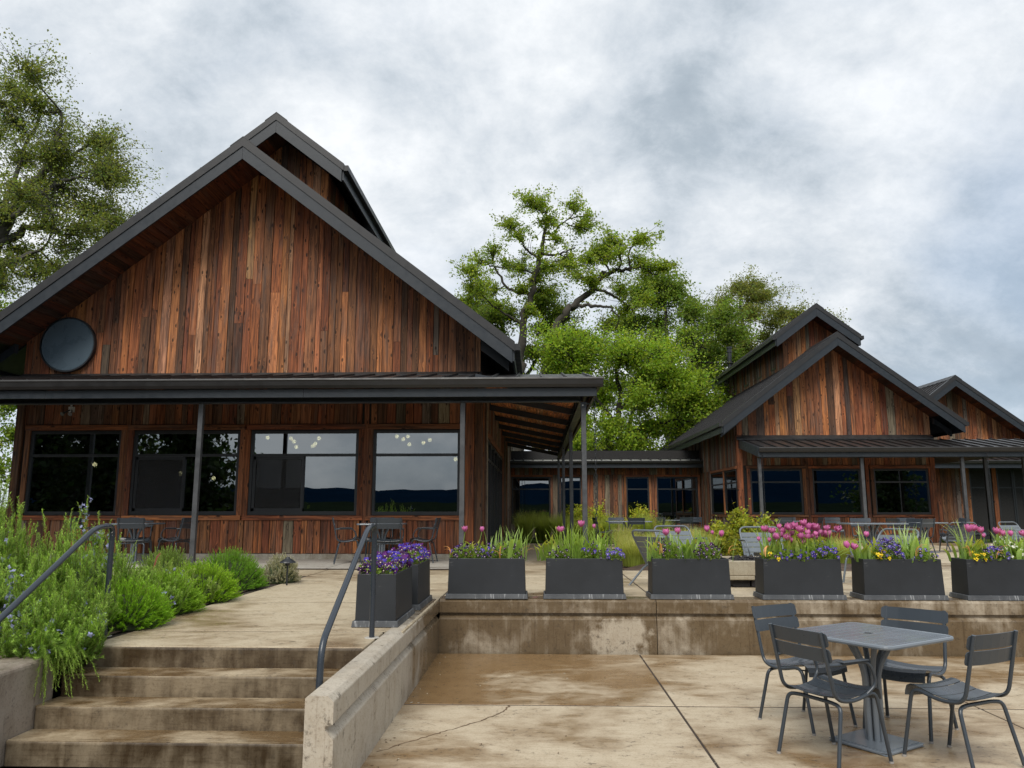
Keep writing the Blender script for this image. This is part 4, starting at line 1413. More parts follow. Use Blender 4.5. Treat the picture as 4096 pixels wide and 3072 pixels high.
def make_tree(name, label, base, limbs, lobes, leaf=0.14, col=(0.065, 0.10, 0.018), per=36, crad=0.42, bark='bark', seed=1, group=None, extra_shoots=0, depth_jit=1.0, up=0.55, var=0.30, twig_r=0.018, cat='tree', dense=1.35):
    """limbs: (points, r0, r1); lobes: (centre, radii, clusters). Trunk and limbs first, then twigs to every leaf cluster."""
    rng = np.random.default_rng(seed)
    root = thing(name, label, cat, base, group)
    st = Soup()
    st.smooth = True
    nodes, nrad = [], []
    for k, (pts, r0, r1) in enumerate(limbs):
        r0, r1 = r0 * 0.72, r1 * 0.8
        p = smooth_line(pts, 6)
        n = len(p)
        p[1:-1] += rng.normal(0, 0.35 * min(r0, 0.22), (n - 2, 3))
        rr = np.linspace(r0, r1, n) * rng.uniform(0.92, 1.1, n)
        if k == 0:
            rr[0] *= 1.35
        st.tube(p, rr, 9 if r0 > 0.12 else 6)
        nodes.append(p[n // 3 if k == 0 else 1:])
        nrad.append(rr[n // 3 if k == 0 else 1:])
    nodes, nrad = np.concatenate(nodes), np.concatenate(nrad)
    sc = Soup()
    sb = Soup()
    for (c, rad, ncl) in lobes:
        c, rad = np.array(c, float), np.array(rad, float)
        ncl = int(ncl * dense)
        c = c + np.array([0, rng.normal(0, depth_jit), 0])
        i = np.argmin(np.linalg.norm(nodes - c, axis=1) + np.maximum(0, nodes[:, 2] - c[2]) * 0.7)
        a = nodes[i]
        L = np.linalg.norm(c - a)
        if L > 0.25:
            m_ = (a + c) / 2 + rng.normal(0, 0.12 * L, 3) + np.array([0, 0, -0.06 * L])
            p = smooth_line([a, m_, c], 5)
            sb.tube(p, np.linspace(min(nrad[i] * 0.75, 0.035 + 0.02 * L), twig_r * 1.3, len(p)), 5, cap=False)
            hub = p
        else:
            hub = np.array([a, c])
        dirs = rng.normal(size=(ncl, 3))
        dirs /= np.linalg.norm(dirs, axis=1)[:, None]
        rr = np.abs(rng.normal(0.55, 0.50, ncl)) + 0.15
        cl = c + dirs * np.minimum(rr, 1.75)[:, None] * rad
        hs = []
        for q in cl:
            j = rng.integers(len(hub) // 2, len(hub))
            h0 = hub[j] + rng.normal(0, 0.10, 3) * rad
            if np.linalg.norm(q - h0) < 0.35:
                q = h0 + (q - h0) / (np.linalg.norm(q - h0) + 1e-6) * 0.35
            hs.append(h0)
            mid_ = (h0 + q) / 2 + rng.normal(0, 0.16, 3) * np.linalg.norm(q - h0)
            sb.tube(smooth_line([h0, mid_, q], 2), np.linspace(twig_r, twig_r * 0.35, 5), 3, cap=False)
        hs = np.array(hs)
        npp = rng.poisson(per, ncl) + 4
        A_, B_ = np.repeat(hs, npp, 0), np.repeat(cl, npp, 0)
        u_ = rng.uniform(0.25, 1.08, len(A_))[:, None]
        P = A_ + (B_ - A_) * u_ + rng.normal(0, 1, A_.shape) * crad * np.array([0.62, 0.62, 0.50]) * rng.uniform(0.4, 1.3, (len(A_), 1))
        tone = np.repeat(rng.uniform(0.78, 1.22, ncl), npp)
        cc = np.array(col)
        n0 = sc.n
        leaves(sc, P, leaf, cc, rng, up, var)
        sc.c[-1] = np.clip(sc.c[-1] * tone[:, None], 0.003, 1)
    # leafy shoots straight off the limbs
    if extra_shoots:
        ok = np.where(nodes[:, 2] > np.percentile(nodes[:, 2], 30))[0]
        for i in rng.choice(ok, extra_shoots):
            a = nodes[i]
            q = a + rng.normal(0, 1, 3) * np.array([0.42, 0.42, 0.30]) + np.array([0, 0, 0.10])
            sb.tube(smooth_line([a, (a + q) / 2 + rng.normal(0, 0.05, 3), q], 2), np.linspace(twig_r, twig_r * 0.4, 5), 3, cap=False)
            P = q + rng.normal(0, 1, (per, 3)) * crad * np.array([0.55, 0.55, 0.36])
            leaves(sc, P, leaf, np.array(col) * rng.uniform(0.8, 1.2), rng, up, var)
    st.build('trunk', M[bark], root)
    if sb.n:
        sb.smooth = True
        sb.build('branches', M[bark], root, kind='stuff')
    sc.build('crown', M['leaf'], root)
    return root


OAK = (0.118, 0.168, 0.024)
OLIVE = (0.098, 0.120, 0.034)
FRESH = (0.120, 0.185, 0.022)


_lr = random.Random(5)


def lob(pts, y, rad, n, fl=(1, 1, 0.75)):
    out = []
    for x, z in pts:
        k = _lr.uniform(0.72, 1.22)
        out.append(((x + _lr.uniform(-0.12, 0.12) * rad, y, z), (rad * fl[0] * k * _lr.uniform(0.8, 1.25), rad * fl[1] * 1.25 * k, rad * fl[2] * k * _lr.uniform(0.7, 1.15)), max(4, int(n * k * k))))
    return out


# tall open-crowned oak
make_tree('oak_tree', 'tall open-crowned oak with bare dark limbs against the sky, behind the low wing', (-0.9, 42, tz(42)),
          [([(-1.1, 42, 0.2), (-1.0, 42, 7.5), (-0.8, 42, 9.4), (-0.7, 42, 11.8), (-0.3, 42, 13.5), (0.2, 42, 15.6), (0.5, 42, 17.2), (0.7, 42, 18.5)], 0.46, 0.06),
           ([(-0.3, 42, 13.5), (-1.6, 42.5, 14.0), (-2.4, 42.8, 15.4), (-3.1, 43, 15.6)], 0.15, 0.04),
           ([(0.3, 42, 15.9), (1.2, 41.6, 15.7), (2.2, 41.3, 16.0)], 0.12, 0.04),
           ([(0.5, 42, 17.1), (1.0, 42.2, 17.2), (1.8, 42.5, 18.1), (2.9, 42.8, 18.5)], 0.11, 0.03),
           ([(0.2, 42, 15.6), (-0.5, 41.6, 16.0), (-1.0, 41.2, 16.7), (-1.5, 41, 17.3)], 0.10, 0.03),
           ([(-0.8, 42, 11.8), (-1.9, 41.5, 12.4), (-3.2, 41, 13.4)], 0.13, 0.03)],
          lob([(0.1, 18.8), (-0.5, 18.7), (0.6, 17.8), (2.2, 18.8), (3.1, 18.2), (2.9, 17.5), (-1.4, 17.4), (-0.9, 16.6), (-2.6, 16.4), (-3.3, 15.7), (-3.6, 14.7), (-1.6, 15.7), (1.2, 16.7), (1.9, 16.0), (1.9, 14.8), (-0.2, 14.8), (-0.7, 13.9), (-2.4, 14.0), (0.6, 14.2), (-3.1, 13.4), (-3.8, 14.0), (-4.1, 13.2), (-2.2, 12.8), (-0.2, 12.6), (0.9, 15.6), (-1.0, 15.2)], 42, 0.92, 30),
          leaf=0.13, col=OAK, per=30, crad=0.23, seed=3, depth_jit=0.8, extra_shoots=50, dense=0.88)
# leaning oak with the long reaching limb
make_tree('oak_tree', 'leaning oak whose long crooked limb reaches right above the bright maple', (0.4, 40, tz(40)),
          [([(0.0, 40, 0.2), (0.2, 40, 6.8), (0.4, 40, 8.7), (0.8, 40, 10.7), (1.3, 40, 11.5), (2.1, 40, 12.4), (3.0, 40, 13.2), (3.4, 40, 13.9), (4.0, 40, 14.2), (4.7, 40, 14.2), (5.2, 40, 14.3), (6.5, 40, 14.0)], 0.42, 0.05),
           ([(5.1, 40, 14.3), (5.0, 40, 15.1), (5.3, 40, 15.7), (5.8, 40, 16.1)], 0.10, 0.03),
           ([(4.0, 40, 14.2), (3.7, 40.3, 14.7), (3.3, 40.6, 15.1), (2.7, 40.9, 14.9)], 0.09, 0.03),
           ([(2.1, 40, 12.3), (3.1, 39.6, 12.2), (3.9, 39.2, 11.9), (4.3, 39, 11.4)], 0.16, 0.04),
           ([(3.2, 40, 13.2), (4.1, 40.4, 13.0), (4.7, 40.7, 12.7), (5.4, 41, 12.1)], 0.12, 0.04),
           ([(0.9, 40, 10.6), (1.7, 39.6, 10.4), (2.6, 39.2, 10.1), (3.2, 39, 10.1)], 0.17, 0.05)],
          lob([(5.8, 16.0), (5.2, 15.7), (4.1, 16.2), (3.8, 15.7), (4.3, 14.9), (3.4, 15.6), (2.8, 14.9), (6.0, 14.3), (6.7, 14.4), (2.2, 14.0), (3.9, 15.1), (2.7, 13.6), (5.6, 14.7)], 40, 0.78, 26)
          + lob([(4.6, 13.4), (4.9, 12.4), (3.7, 11.5), (5.6, 12.6)], 40.5, 0.9, 38),
          leaf=0.13, col=OAK, per=30, crad=0.24, seed=4, depth_jit=0.6, extra_shoots=50, dense=0.9)
# mass of bright fresh maple
make_tree('maple_tree', 'broad bright yellow-green maple filling the gap behind the low wing roof', (3.4, 36.5, tz(36)),
          [([(3.0, 38.5, 0.2), (3.2, 38.5, 2.6), (3.6, 38.6, 4.6), (4.2, 38.5, 6.6), (4.0, 38.4, 8.6)], 0.42, 0.10),
           ([(3.5, 38.5, 4.4), (5.2, 38.4, 5.4), (7.0, 38.2, 6.0)], 0.22, 0.06), ([(3.4, 38.5, 4.0), (1.9, 38.6, 5.6), (0.6, 38.6, 7.4)], 0.2, 0.06),
           ([(4.0, 38.5, 6.4), (5.4, 38.9, 7.6), (6.2, 39, 8.2)], 0.15, 0.05), ([(3.8, 38.5, 6.0), (2.6, 38.2, 7.6), (2.0, 38, 8.8)], 0.15, 0.05)],
          lob([(2.9, 9.8), (4.2, 9.2), (5.6, 8.4), (1.8, 8.6), (3.1, 7.4), (5.0, 6.8), (6.8, 7.0), (8.0, 6.5), (2.0, 6.1), (3.7, 5.5), (5.8, 5.5), (7.4, 5.2), (0.9, 9.0), (0.7, 7.0), (2.0, 4.9), (4.7, 4.7), (8.9, 6.6), (6.6, 8.0), (7.6, 7.4), (1.2, 10.0), (4.9, 9.6), (9.4, 5.4), (6.2, 9.2)], 38, 1.25, 56, (1, 1.1, 0.7)),
          leaf=0.135, col=FRESH, per=42, crad=0.38, seed=5, depth_jit=0.9, var=0.30)
make_tree('maple_tree', 'shaded green maple with dark trunks showing under the bright crown', (5.6, 46, tz(46)),
          [([(5.6, 47, 0), (5.5, 47, 4), (5.9, 47, 8)], 0.35, 0.12), ([(2.2, 46, 0), (2.4, 46, 4), (2.2, 46, 8)], 0.3, 0.1), ([(8.2, 47, 0), (8.3, 47, 5), (8.8, 47, 8)], 0.3, 0.1), ([(3.9, 44, 0), (4.1, 44, 4), (3.8, 44, 7)], 0.22, 0.08)],
          lob([(1.0, 7.0), (2.6, 6.2), (4.2, 5.6), (6.0, 6.0), (7.8, 6.6), (9.2, 7.0), (1.4, 4.6), (3.2, 4.0), (5.2, 4.2), (7.0, 4.4), (8.6, 5.0), (2.0, 9.5), (4.4, 9.0), (6.8, 9.4), (8.6, 9.6), (9.9, 8.0), (3.0, 2.4), (5.6, 2.2), (7.8, 2.4), (1.2, 2.6)], 46, 1.5, 30, (1, 1, 0.8)),
          leaf=0.17, col=(0.075, 0.120, 0.016), per=32, crad=0.5, seed=6, depth_jit=1.2)
# taller trees behind
make_tree('oak_tree', 'rounded green oak crown rising behind the leaning oak', (9.2, 52, tz(52)),
          [([(8.8, 52, 0), (8.9, 52, 6), (9.2, 52, 10), (9.0, 52, 14), (8.8, 52, 16.5)], 0.45, 0.08), ([(9.1, 52, 9), (10.6, 52, 11.5), (11.8, 52, 13.5)], 0.2, 0.05), ([(9.1, 52, 10), (7.6, 52, 12.5), (6.8, 52, 15)], 0.2, 0.05), ([(9.1, 52, 12), (10.2, 52, 14), (10.8, 52, 15.6)], 0.14, 0.04)],
          lob([(8.4, 17.3), (9.8, 16.4), (7.1, 16.2), (11.2, 15.8), (9.0, 14.5), (12.0, 14.1), (6.4, 14.2), (10.2, 12.8), (11.7, 11.9), (8.0, 12.6), (12.6, 12.4), (9.6, 10.6), (10.4, 14.6), (7.4, 14.8), (13.2, 13.2), (12.8, 14.6), (11.0, 10.4), (6.0, 12.4), (12.9, 10.6), (8.6, 15.8), (14, 11.4), (7.6, 10.4)], 52, 1.4, 46, (1, 1, 0.8)),
          leaf=0.17, col=(0.082, 0.128, 0.024), per=34, crad=0.40, seed=7)
make_tree('oak_tree', 'olive-green thin-leaved oak standing behind the right lodge roof', (15.8, 58, tz(58)),
          [([(15.3, 58, 0), (15.4, 58, 7), (15.7, 58, 11), (15.6, 58, 15), (15.8, 58, 18)], 0.5, 0.08), ([(15.6, 58, 10), (13.4, 58, 10.8), (12.2, 58, 12)], 0.26, 0.06), ([(15.6, 58, 11), (17.8, 58, 13.6), (19.4, 58, 15.8)], 0.24, 0.05), ([(15.6, 58, 13), (14.2, 58, 15.2), (13.8, 58, 17)], 0.16, 0.05), ([(17.0, 58, 12.6), (20, 58, 13.6), (23, 58, 15)], 0.2, 0.05)],
          lob([(15.8, 18.6), (14.7, 17.6), (17.2, 17.5), (18.9, 16.6), (20.3, 16.4), (16.0, 15.9), (14.2, 14.8), (17.7, 14.8), (15.6, 13.8), (13.1, 12.9), (21.6, 15.5), (12.0, 12.0), (14.6, 16.6), (16.6, 16.9), (19.6, 15.0), (21.2, 14.6), (13.9, 16.0), (15.2, 14.9), (18.4, 15.6), (13.4, 14.0), (16.8, 13.6), (18.9, 13.6), (14.4, 13.2), (20.2, 13.4), (13.0, 11.4), (11.2, 10.8), (17.0, 18.6), (12.6, 13.8)], 58, 1.45, 44, (1, 1, 0.7)),
          leaf=0.15, col=OLIVE, per=34, crad=0.42, seed=8, bark='bark_pale')
make_tree('oak_tree', 'soft green oak crown filling in between the left lodge eave and the tall oak', (-1.4, 46, tz(46)),
          [([(-1.6, 46, 0), (-1.5, 46, 7), (-1.8, 46, 11), (-2.4, 46, 14)], 0.4, 0.08), ([(-1.6, 46, 8), (0.2, 46, 11), (1.2, 46, 13)], 0.2, 0.05)],
          lob([(-3.6, 15.2), (-3.4, 14.0), (-1.6, 13.2), (-2.3, 12.0), (0.5, 12.6), (-0.3, 10.8), (1.4, 13.4), (-2.9, 12.9), (-3.8, 11.6), (1.8, 11.4), (-0.9, 9.2), (1.2, 9.6), (-2.4, 9.8), (-4.6, 14.2), (-4.4, 12.6), (2.6, 12.2), (0.2, 14.0), (-3.2, 10.6), (2.8, 10.2), (0.4, 8.2)], 46, 1.25, 44, (1, 1, 0.75)),
          leaf=0.15, col=(0.085, 0.125, 0.026), per=36, crad=0.40, seed=9)
# big oak at the left edge
make_tree('oak_tree', 'large spreading oak at the left edge behind the lodge roof', (-23.2, 30, tz(30)),
          [([(-23.6, 30, 0), (-23.3, 30, 5), (-23.1, 30, 9.1), (-22.4, 30, 13.0), (-21.7, 30, 14.5), (-21.0, 30, 15.5), (-20.5, 30, 16.7), (-20.3, 30, 18.4)], 0.55, 0.07),
           ([(-22.6, 30, 12.4), (-21.2, 30.4, 13.3), (-20.2, 30.6, 13.2), (-18.6, 31, 13.0)], 0.24, 0.05), ([(-22.4, 30, 13.2), (-20.6, 29.6, 14.4), (-19.2, 29.3, 15.0), (-17.9, 29, 15.3)], 0.2, 0.04),
           ([(-22.6, 30, 11.6), (-20.8, 29.5, 11.8), (-19.6, 29, 12.2)], 0.2, 0.05), ([(-23, 30, 9.5), (-24.5, 30, 14), (-24.8, 30, 18)], 0.3, 0.06), ([(-21.2, 30, 15.3), (-19.8, 30.4, 16.6), (-18.9, 30.6, 17.6)], 0.12, 0.04), ([(-22.3, 30, 13.3), (-22.3, 30.5, 16), (-21.8, 31, 19)], 0.2, 0.05)],
          lob([(-22.4, 19.3), (-20.9, 18.7), (-19.3, 17.9), (-22.3, 18.0), (-20.4, 17.4), (-18.7, 16.4), (-17.9, 15.3), (-21.9, 15.7), (-20.0, 15.2), (-18.4, 14.3), (-17.5, 14.1), (-22.0, 13.6), (-20.4, 13.4), (-18.9, 13.0), (-21.3, 11.7), (-22.0, 10.9), (-22.9, 18.6), (-18.8, 17.2), (-24.7, 18.6), (-24.2, 15.1), (-21.0, 16.4), (-19.5, 16.2), (-19.2, 14.6), (-20.9, 14.5), (-21.2, 18.6), (-19.8, 18.6), (-18.2, 15.6), (-20.2, 16.0), (-19.4, 13.6), (-22.4, 16.8), (-22.9, 14.4), (-21.8, 12.4), (-17.9, 12.7), (-18.6, 11.9), (-19.6, 11.3), (-20.6, 10.7), (-17.3, 13.3)], 30, 1.15, 34, (1, 1.2, 0.85)),
          leaf=0.105, col=(0.090, 0.116, 0.034), per=44, crad=0.36, seed=12, bark='bark_pale', depth_jit=1.4, dense=1.05)
make_tree('maple_tree', 'leafy green tree low at the left edge beside the lodge wall', (-20.2, 27, tz(27)),
          [([(-20.5, 27, 0), (-20.3, 27, 3), (-20.0, 27, 6)], 0.22, 0.06), ([(-20.4, 27, 2), (-19.2, 27, 4)], 0.1, 0.03)],
          lob([(-19.6, 9.0), (-19.3, 7.6), (-20.8, 8.2), (-19.2, 5.6), (-18.9, 4.4), (-18.9, 3.0), (-20.0, 6.4), (-20.0, 4.0), (-19.0, 1.8), (-17.9, 2.6), (-18.0, 1.2), (-19.8, 1.0), (-21, 5.5), (-21.5, 3)], 27, 0.95, 34, (1, 1, 0.8)),
          leaf=0.12, col=(0.095, 0.150, 0.020), per=32, crad=0.36, seed=13)
make_tree('shrub', 'dark green shrub at the left edge low beside the lodge corner', (-13.6, 18.2, tz(18)),
          [([(-13.6, 18.2, 0.4), (-13.5, 18.2, 1.2)], 0.05, 0.02)],
          lob([(-13.7, 1.1), (-12.9, 1.0), (-13.3, 1.5), (-14.4, 1.4), (-12.4, 0.8)], 18.2, 0.42, 26), leaf=0.065, col=(0.05, 0.085, 0.018), per=40, crad=0.18, seed=14, depth_jit=0.2, twig_r=0.006, cat='shrub')
# trees behind the photographer, seen in the glass
FIRS = ['dark fir mirrored in the second lodge window', 'dark fir mirrored between the two left lodge windows', 'dark fir mirrored in the leftmost lodge window', 'dark fir mirrored at the outer edge of the leftmost window', 'dark fir mirrored in the third window of the right lodge']
for i, (x, y) in enumerate(((-18.6, -9.5), (-23.0, -9.0), (-27.5, -11.0), (-33.0, -9.0), (29.0, -12.0))):
    make_tree('fir_tree', FIRS[i], (x, y, -0.1),
              [([(x, y, -0.1), (x, y, 8), (x + 0.2, y, 15)], 0.5, 0.05)],
              [((x + 0.9 * math.sin(j * 2.4) * (1 - j / 16), y + 0.9 * math.cos(j * 2.4) * (1 - j / 16), 0.8 + j * 0.95), (2.9 * (1.10 - j / 16), 2.9 * (1.10 - j / 16), 0.6), 40) for j in range(15)],
              leaf=0.36, col=(0.016, 0.030, 0.012), per=20, crad=0.55, seed=30 + i, depth_jit=0.0, var=0.5)



# ---------------------------------------------------------------- herbs and shrubs near the steps
def needle_stems(s, base, tip, bow, n_needle, nl, nw, col, rng, start=0.25, var=0.25, stem_col=(0.10, 0.10, 0.04), angle=0.75, tipcol=None, stem_w=0.0022):
    """stems from base to tip (arrays), each clad in narrow needles"""
    S = len(base)
    t = np.linspace(start, 1.0, n_needle)
    d = tip - base
    P = base[:, None, :] + d[:, None, :] * t[None, :, None] + bow[:, None, :] * (4 * t * (1 - t))[None, :, None]
    T = d[:, None, :] + bow[:, None, :] * (4 * (1 - 2 * t))[None, :, None]
    T /= np.linalg.norm(T, axis=2)[:, :, None] + 1e-9
    P, T = P.reshape(-1, 3), T.reshape(-1, 3)
    n = len(P)
    az = np.tile(np.arange(n_needle) * 2.4, S) + rng.uniform(0, 6.28, n)
    ref = np.where(np.abs(T[:, 2:3]) < 0.95, np.array([[0, 0, 1.0]]), np.array([[1.0, 0, 0]]))
    u = np.cross(T, ref)
    u /= np.linalg.norm(u, axis=1)[:, None] + 1e-9
    v = np.cross(T, u)
    out = u * np.cos(az)[:, None] + v * np.sin(az)[:, None]
    dr = T * math.cos(angle) + out * math.sin(angle)
    side = np.cross(dr, T)
    side /= np.linalg.norm(side, axis=1)[:, None] + 1e-9
    tt = np.tile(t, S)
    L = nl * rng.uniform(0.7, 1.2, n)[:, None] * np.where(tt > 0.9, 0.6, 1.0)[:, None]
    v3 = np.stack([P - side * nw / 2, P + side * nw / 2, P + dr * L], 1).reshape(-1, 3)
    c = np.array(col)[None, :] * rng.uniform(1 - var, 1 + var, n)[:, None]
    if tipcol is not None:
        w_ = np.clip((tt - 0.55) / 0.45, 0, 1)[:, None]
        c = c * (1 - w_) + np.array(tipcol)[None, :] * w_ * rng.uniform(0.85, 1.15, n)[:, None]
    s.add(v3, np.arange(n * 3).reshape(n, 3), np.clip(c, 0.003, 1))
    # the stems themselves, thin strips
    for wdir in (np.array([1.0, 0, 0]), np.array([0, 1.0, 0])):
        ts = np.linspace(0, 1, 4)
        Q = base[:, None, :] + d[:, None, :] * ts[None, :, None] + bow[:, None, :] * (4 * ts * (1 - ts))[None, :, None]
        A, B = Q - wdir * stem_w, Q + wdir * stem_w
        vv = np.stack([A, B], 2).reshape(-1, 3)
        idx = np.arange(S)[:, None] * 8 + np.arange(3)[None, :] * 2
        f = np.stack([idx, idx + 1, idx + 3, idx + 2], 2).reshape(-1, 4)
        s.add(vv, f, np.array(stem_col))


def florets(s, C, size, col, rng, var=0.2, petals=4, up=0.2):
    """tiny open flowers at the points C"""
    n = len(C)
    t, b, nr = rot_frames(n, up, rng)
    sz = size * rng.uniform(0.7, 1.25, n)[:, None]
    for k in range(petals):
        a = k * 2 * math.pi / petals
        d0 = t * math.cos(a) + b * math.sin(a)
        e = t * math.cos(a + 1.57) + b * math.sin(a + 1.57)
        v = np.stack([C, C + d0 * sz * 0.55 + e * sz * 0.38 + nr * sz * 0.2, C + d0 * sz + nr * sz * 0.28, C + d0 * sz * 0.55 - e * sz * 0.38 + nr * sz * 0.2], 1).reshape(-1, 3)
        s.add(v, np.arange(n * 4).reshape(n, 4), np.clip(np.array(col)[None, :] * rng.uniform(1 - var, 1 + var, n)[:, None], 0, 1))


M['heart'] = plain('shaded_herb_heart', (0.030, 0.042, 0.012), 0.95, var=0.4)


def rosemary(x, y, z, rx, ry, h, n, label, seed, flowers=0, lean=0.25, col=(0.088, 0.140, 0.032), tip=(0.205, 0.295, 0.070), drape=None):
    rng = np.random.default_rng(seed)
    root = thing('rosemary_bush', label, 'rosemary bush', (x, y, z), 'rosemary bushes by the steps')
    n = int(n * 0.90)
    a = rng.uniform(0, 6.28, n)
    r_ = np.sqrt(rng.uniform(0, 1, n))
    base = np.stack([x + r_ * 0.55 * rx * np.cos(a), y + r_ * 0.55 * ry * np.sin(a), np.full(n, z)], 1)
    hh = h * (1.02 - 0.50 * r_ ** 2) * np.where(rng.random(n) < 0.16, rng.uniform(0.95, 1.12, n), rng.uniform(0.50, 0.88, n))
    tip_ = np.stack([x + r_ * rx * np.cos(a) * rng.uniform(0.8, 1.15, n), y + r_ * ry * np.sin(a) * rng.uniform(0.8, 1.15, n), z + hh], 1)
    tip_[:, :2] += rng.normal(0, lean * 0.25, (n, 2)) * hh[:, None]
    bow = np.stack([np.cos(a) * r_ * 0.10, np.sin(a) * r_ * 0.10, np.full(n, -0.03)], 1) + rng.normal(0, 0.03, (n, 3))
    s = Soup()
    needle_stems(s, base, tip_, bow, 150, 0.040, 0.0076, col, rng, 0.16, tipcol=tip, angle=0.95)
    # side shoots
    m_ = n * 4
    i = rng.integers(0, n, m_)
    tq = rng.uniform(0.3, 0.85, m_)[:, None]
    b2 = base[i] + (tip_[i] - base[i]) * tq + bow[i] * 4 * tq * (1 - tq)
    dv = rng.normal(0, 0.045, (m_, 3)) + np.array([0, 0, 0.10]) + (tip_[i] - base[i]) * 0.12
    needle_stems(s, b2, b2 + dv, rng.normal(0, 0.006, (m_, 3)), 44, 0.031, 0.0070, col, rng, 0.1, tipcol=tip, angle=0.95)
    if drape is not None:
        k = drape[1]
        bb = np.stack([rng.uniform(*drape[0][0], k), rng.uniform(*drape[0][1], k), np.full(k, z + 0.10)], 1)
        ee = bb + np.stack([rng.uniform(0.02, 0.30, k), rng.uniform(-0.30, -0.02, k), rng.uniform(-0.34, 0.05, k)], 1)
        needle_stems(s, bb, ee, np.stack([np.full(k, 0.02), np.full(k, -0.03), rng.uniform(0.04, 0.12, k)], 1), 80, 0.029, 0.0056, col, rng, 0.1, tipcol=tip, angle=0.85)
    s.build('foliage', M['needle'], root)
    c_ = Soup()  # dark dome added inside the bush, stands for its shaded middle
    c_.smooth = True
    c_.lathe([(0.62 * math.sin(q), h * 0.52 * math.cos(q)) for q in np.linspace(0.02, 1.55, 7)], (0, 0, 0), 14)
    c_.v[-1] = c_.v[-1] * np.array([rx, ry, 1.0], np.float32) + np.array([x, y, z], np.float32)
    c_.build('shade_core', M['heart'], root)
    if flowers:
        sf = Soup()
        i = rng.integers(0, n, flowers)
        # spikes of bloom gather on a few stems only
        cand = np.where(base[:, 1] < y + 0.1 * ry)[0]
        few = rng.choice(cand, max(3, len(cand) // 6), replace=False)
        i = few[rng.integers(0, len(few), flowers)]
        tq = rng.uniform(0.45, 0.97, flowers)[:, None]
        C = base[i] + (tip_[i] - base[i]) * tq + bow[i] * 4 * tq * (1 - tq) + rng.normal(0, 0.020, (flowers, 3)) + np.array([0, -0.02, 0])
        florets(sf, C, 0.0185, (0.34, 0.35, 0.62), rng, 0.3, 4)
        sf.build('blossoms', M['petal'], root, kind='stuff')
    return root


rosemary(-4.55, 6.55, TZ, 0.58, 0.50, 1.10, 210, 'tall upright rosemary bush at the far left behind the sloping handrail', 1, 90)
rosemary(-4.02, 6.95, TZ, 0.36, 0.40, 1.08, 90, 'tall rosemary with white-tipped spires against the dark window, beside the rail top', 2, 260)
rosemary(-4.95, 6.45, TZ, 0.50, 0.5, 1.22, 170, 'rosemary bush at the left picture edge below the lodge corner', 3, 60)
rosemary(-3.84, 6.10, TZ, 0.42, 0.42, 0.70, 170, 'rosemary with lilac blossom spikes around the left handrail post', 4, 1100, lean=0.5)
rosemary(-4.25, 5.85, TZ, 0.55, 0.35, 0.52, 210, 'low rosemary spilling between handrail and concrete cheek wall', 5, 700, lean=0.6)
rosemary(-3.54, 5.74, TZ - 0.06, 0.28, 0.26, 0.42, 130, 'rosemary draping over the edge of the steps', 6, 60, lean=0.7, drape=(((-3.62, -3.36), (5.50, 5.80)), 70))
rosemary(-3.90, 7.45, TZ, 0.42, 0.50, 0.52, 130, 'feathery rosemary just right of the left handrail post', 7, 70, lean=0.5)
rosemary(-4.05, 8.55, TZ, 0.50, 0.55, 0.44, 110, 'pale feathery rosemary behind the bright green mounds', 8, 40, lean=0.5, col=(0.125, 0.165, 0.05), tip=(0.22, 0.27, 0.09))
rosemary(-4.95, 8.2, TZ, 0.60, 0.6, 0.48, 90, 'rosemary in the second row under the bistro chairs by the window', 9, 40)


def mound(x, y, z, r_, h, n, label, seed, col, tip, name='lavender_mound', cat='herb mound', nl=0.034, nw=0.0050, bloom=None):
    rng = np.random.default_rng(seed)
    root = thing(name, label, cat, (x, y, z))
    d_ = rng.normal(size=(n, 3))
    d_[:, 2] = np.abs(d_[:, 2]) * 0.9 + 0.02
    d_ /= np.linalg.norm(d_, axis=1)[:, None]
    k = rng.uniform(0.86, 1.10, n)[:, None]
    tip_ = np.array([x, y, z]) + d_ * np.array([r_, r_, h]) * k
    base = np.array([x, y, z]) + d_ * np.array([r_, r_, h]) * np.array([0.35, 0.35, 0.05]) * rng.uniform(0.5, 1.3, n)[:, None]
    bow = np.stack([np.zeros(n), np.zeros(n), np.full(n, -0.01)], 1) + rng.normal(0, 0.012, (n, 3))
    s = Soup()
    needle_stems(s, base, tip_ + np.array([0, 0, 0.03]), bow, 36, nl * 1.15, nw * 1.35, col, rng, 0.40, tipcol=tip, angle=0.52)
    s.build('foliage', M['needle'], root)
    # dark dome added for the shaded inside of the mound
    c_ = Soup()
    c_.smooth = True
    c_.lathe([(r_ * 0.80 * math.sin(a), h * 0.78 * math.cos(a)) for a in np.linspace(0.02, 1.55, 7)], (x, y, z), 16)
    c_.build('shade_core', M['heart'], root)
    if bloom:
        sf = Soup()
        m_ = bloom[0]
        i = rng.integers(0, n, m_)
        florets(sf, tip_[i] + rng.normal(0, 0.012, (m_, 3)), 0.011, bloom[1], rng, 0.25, 4)
        sf.build('blossoms', M['petal'], root, kind='stuff')
    return root


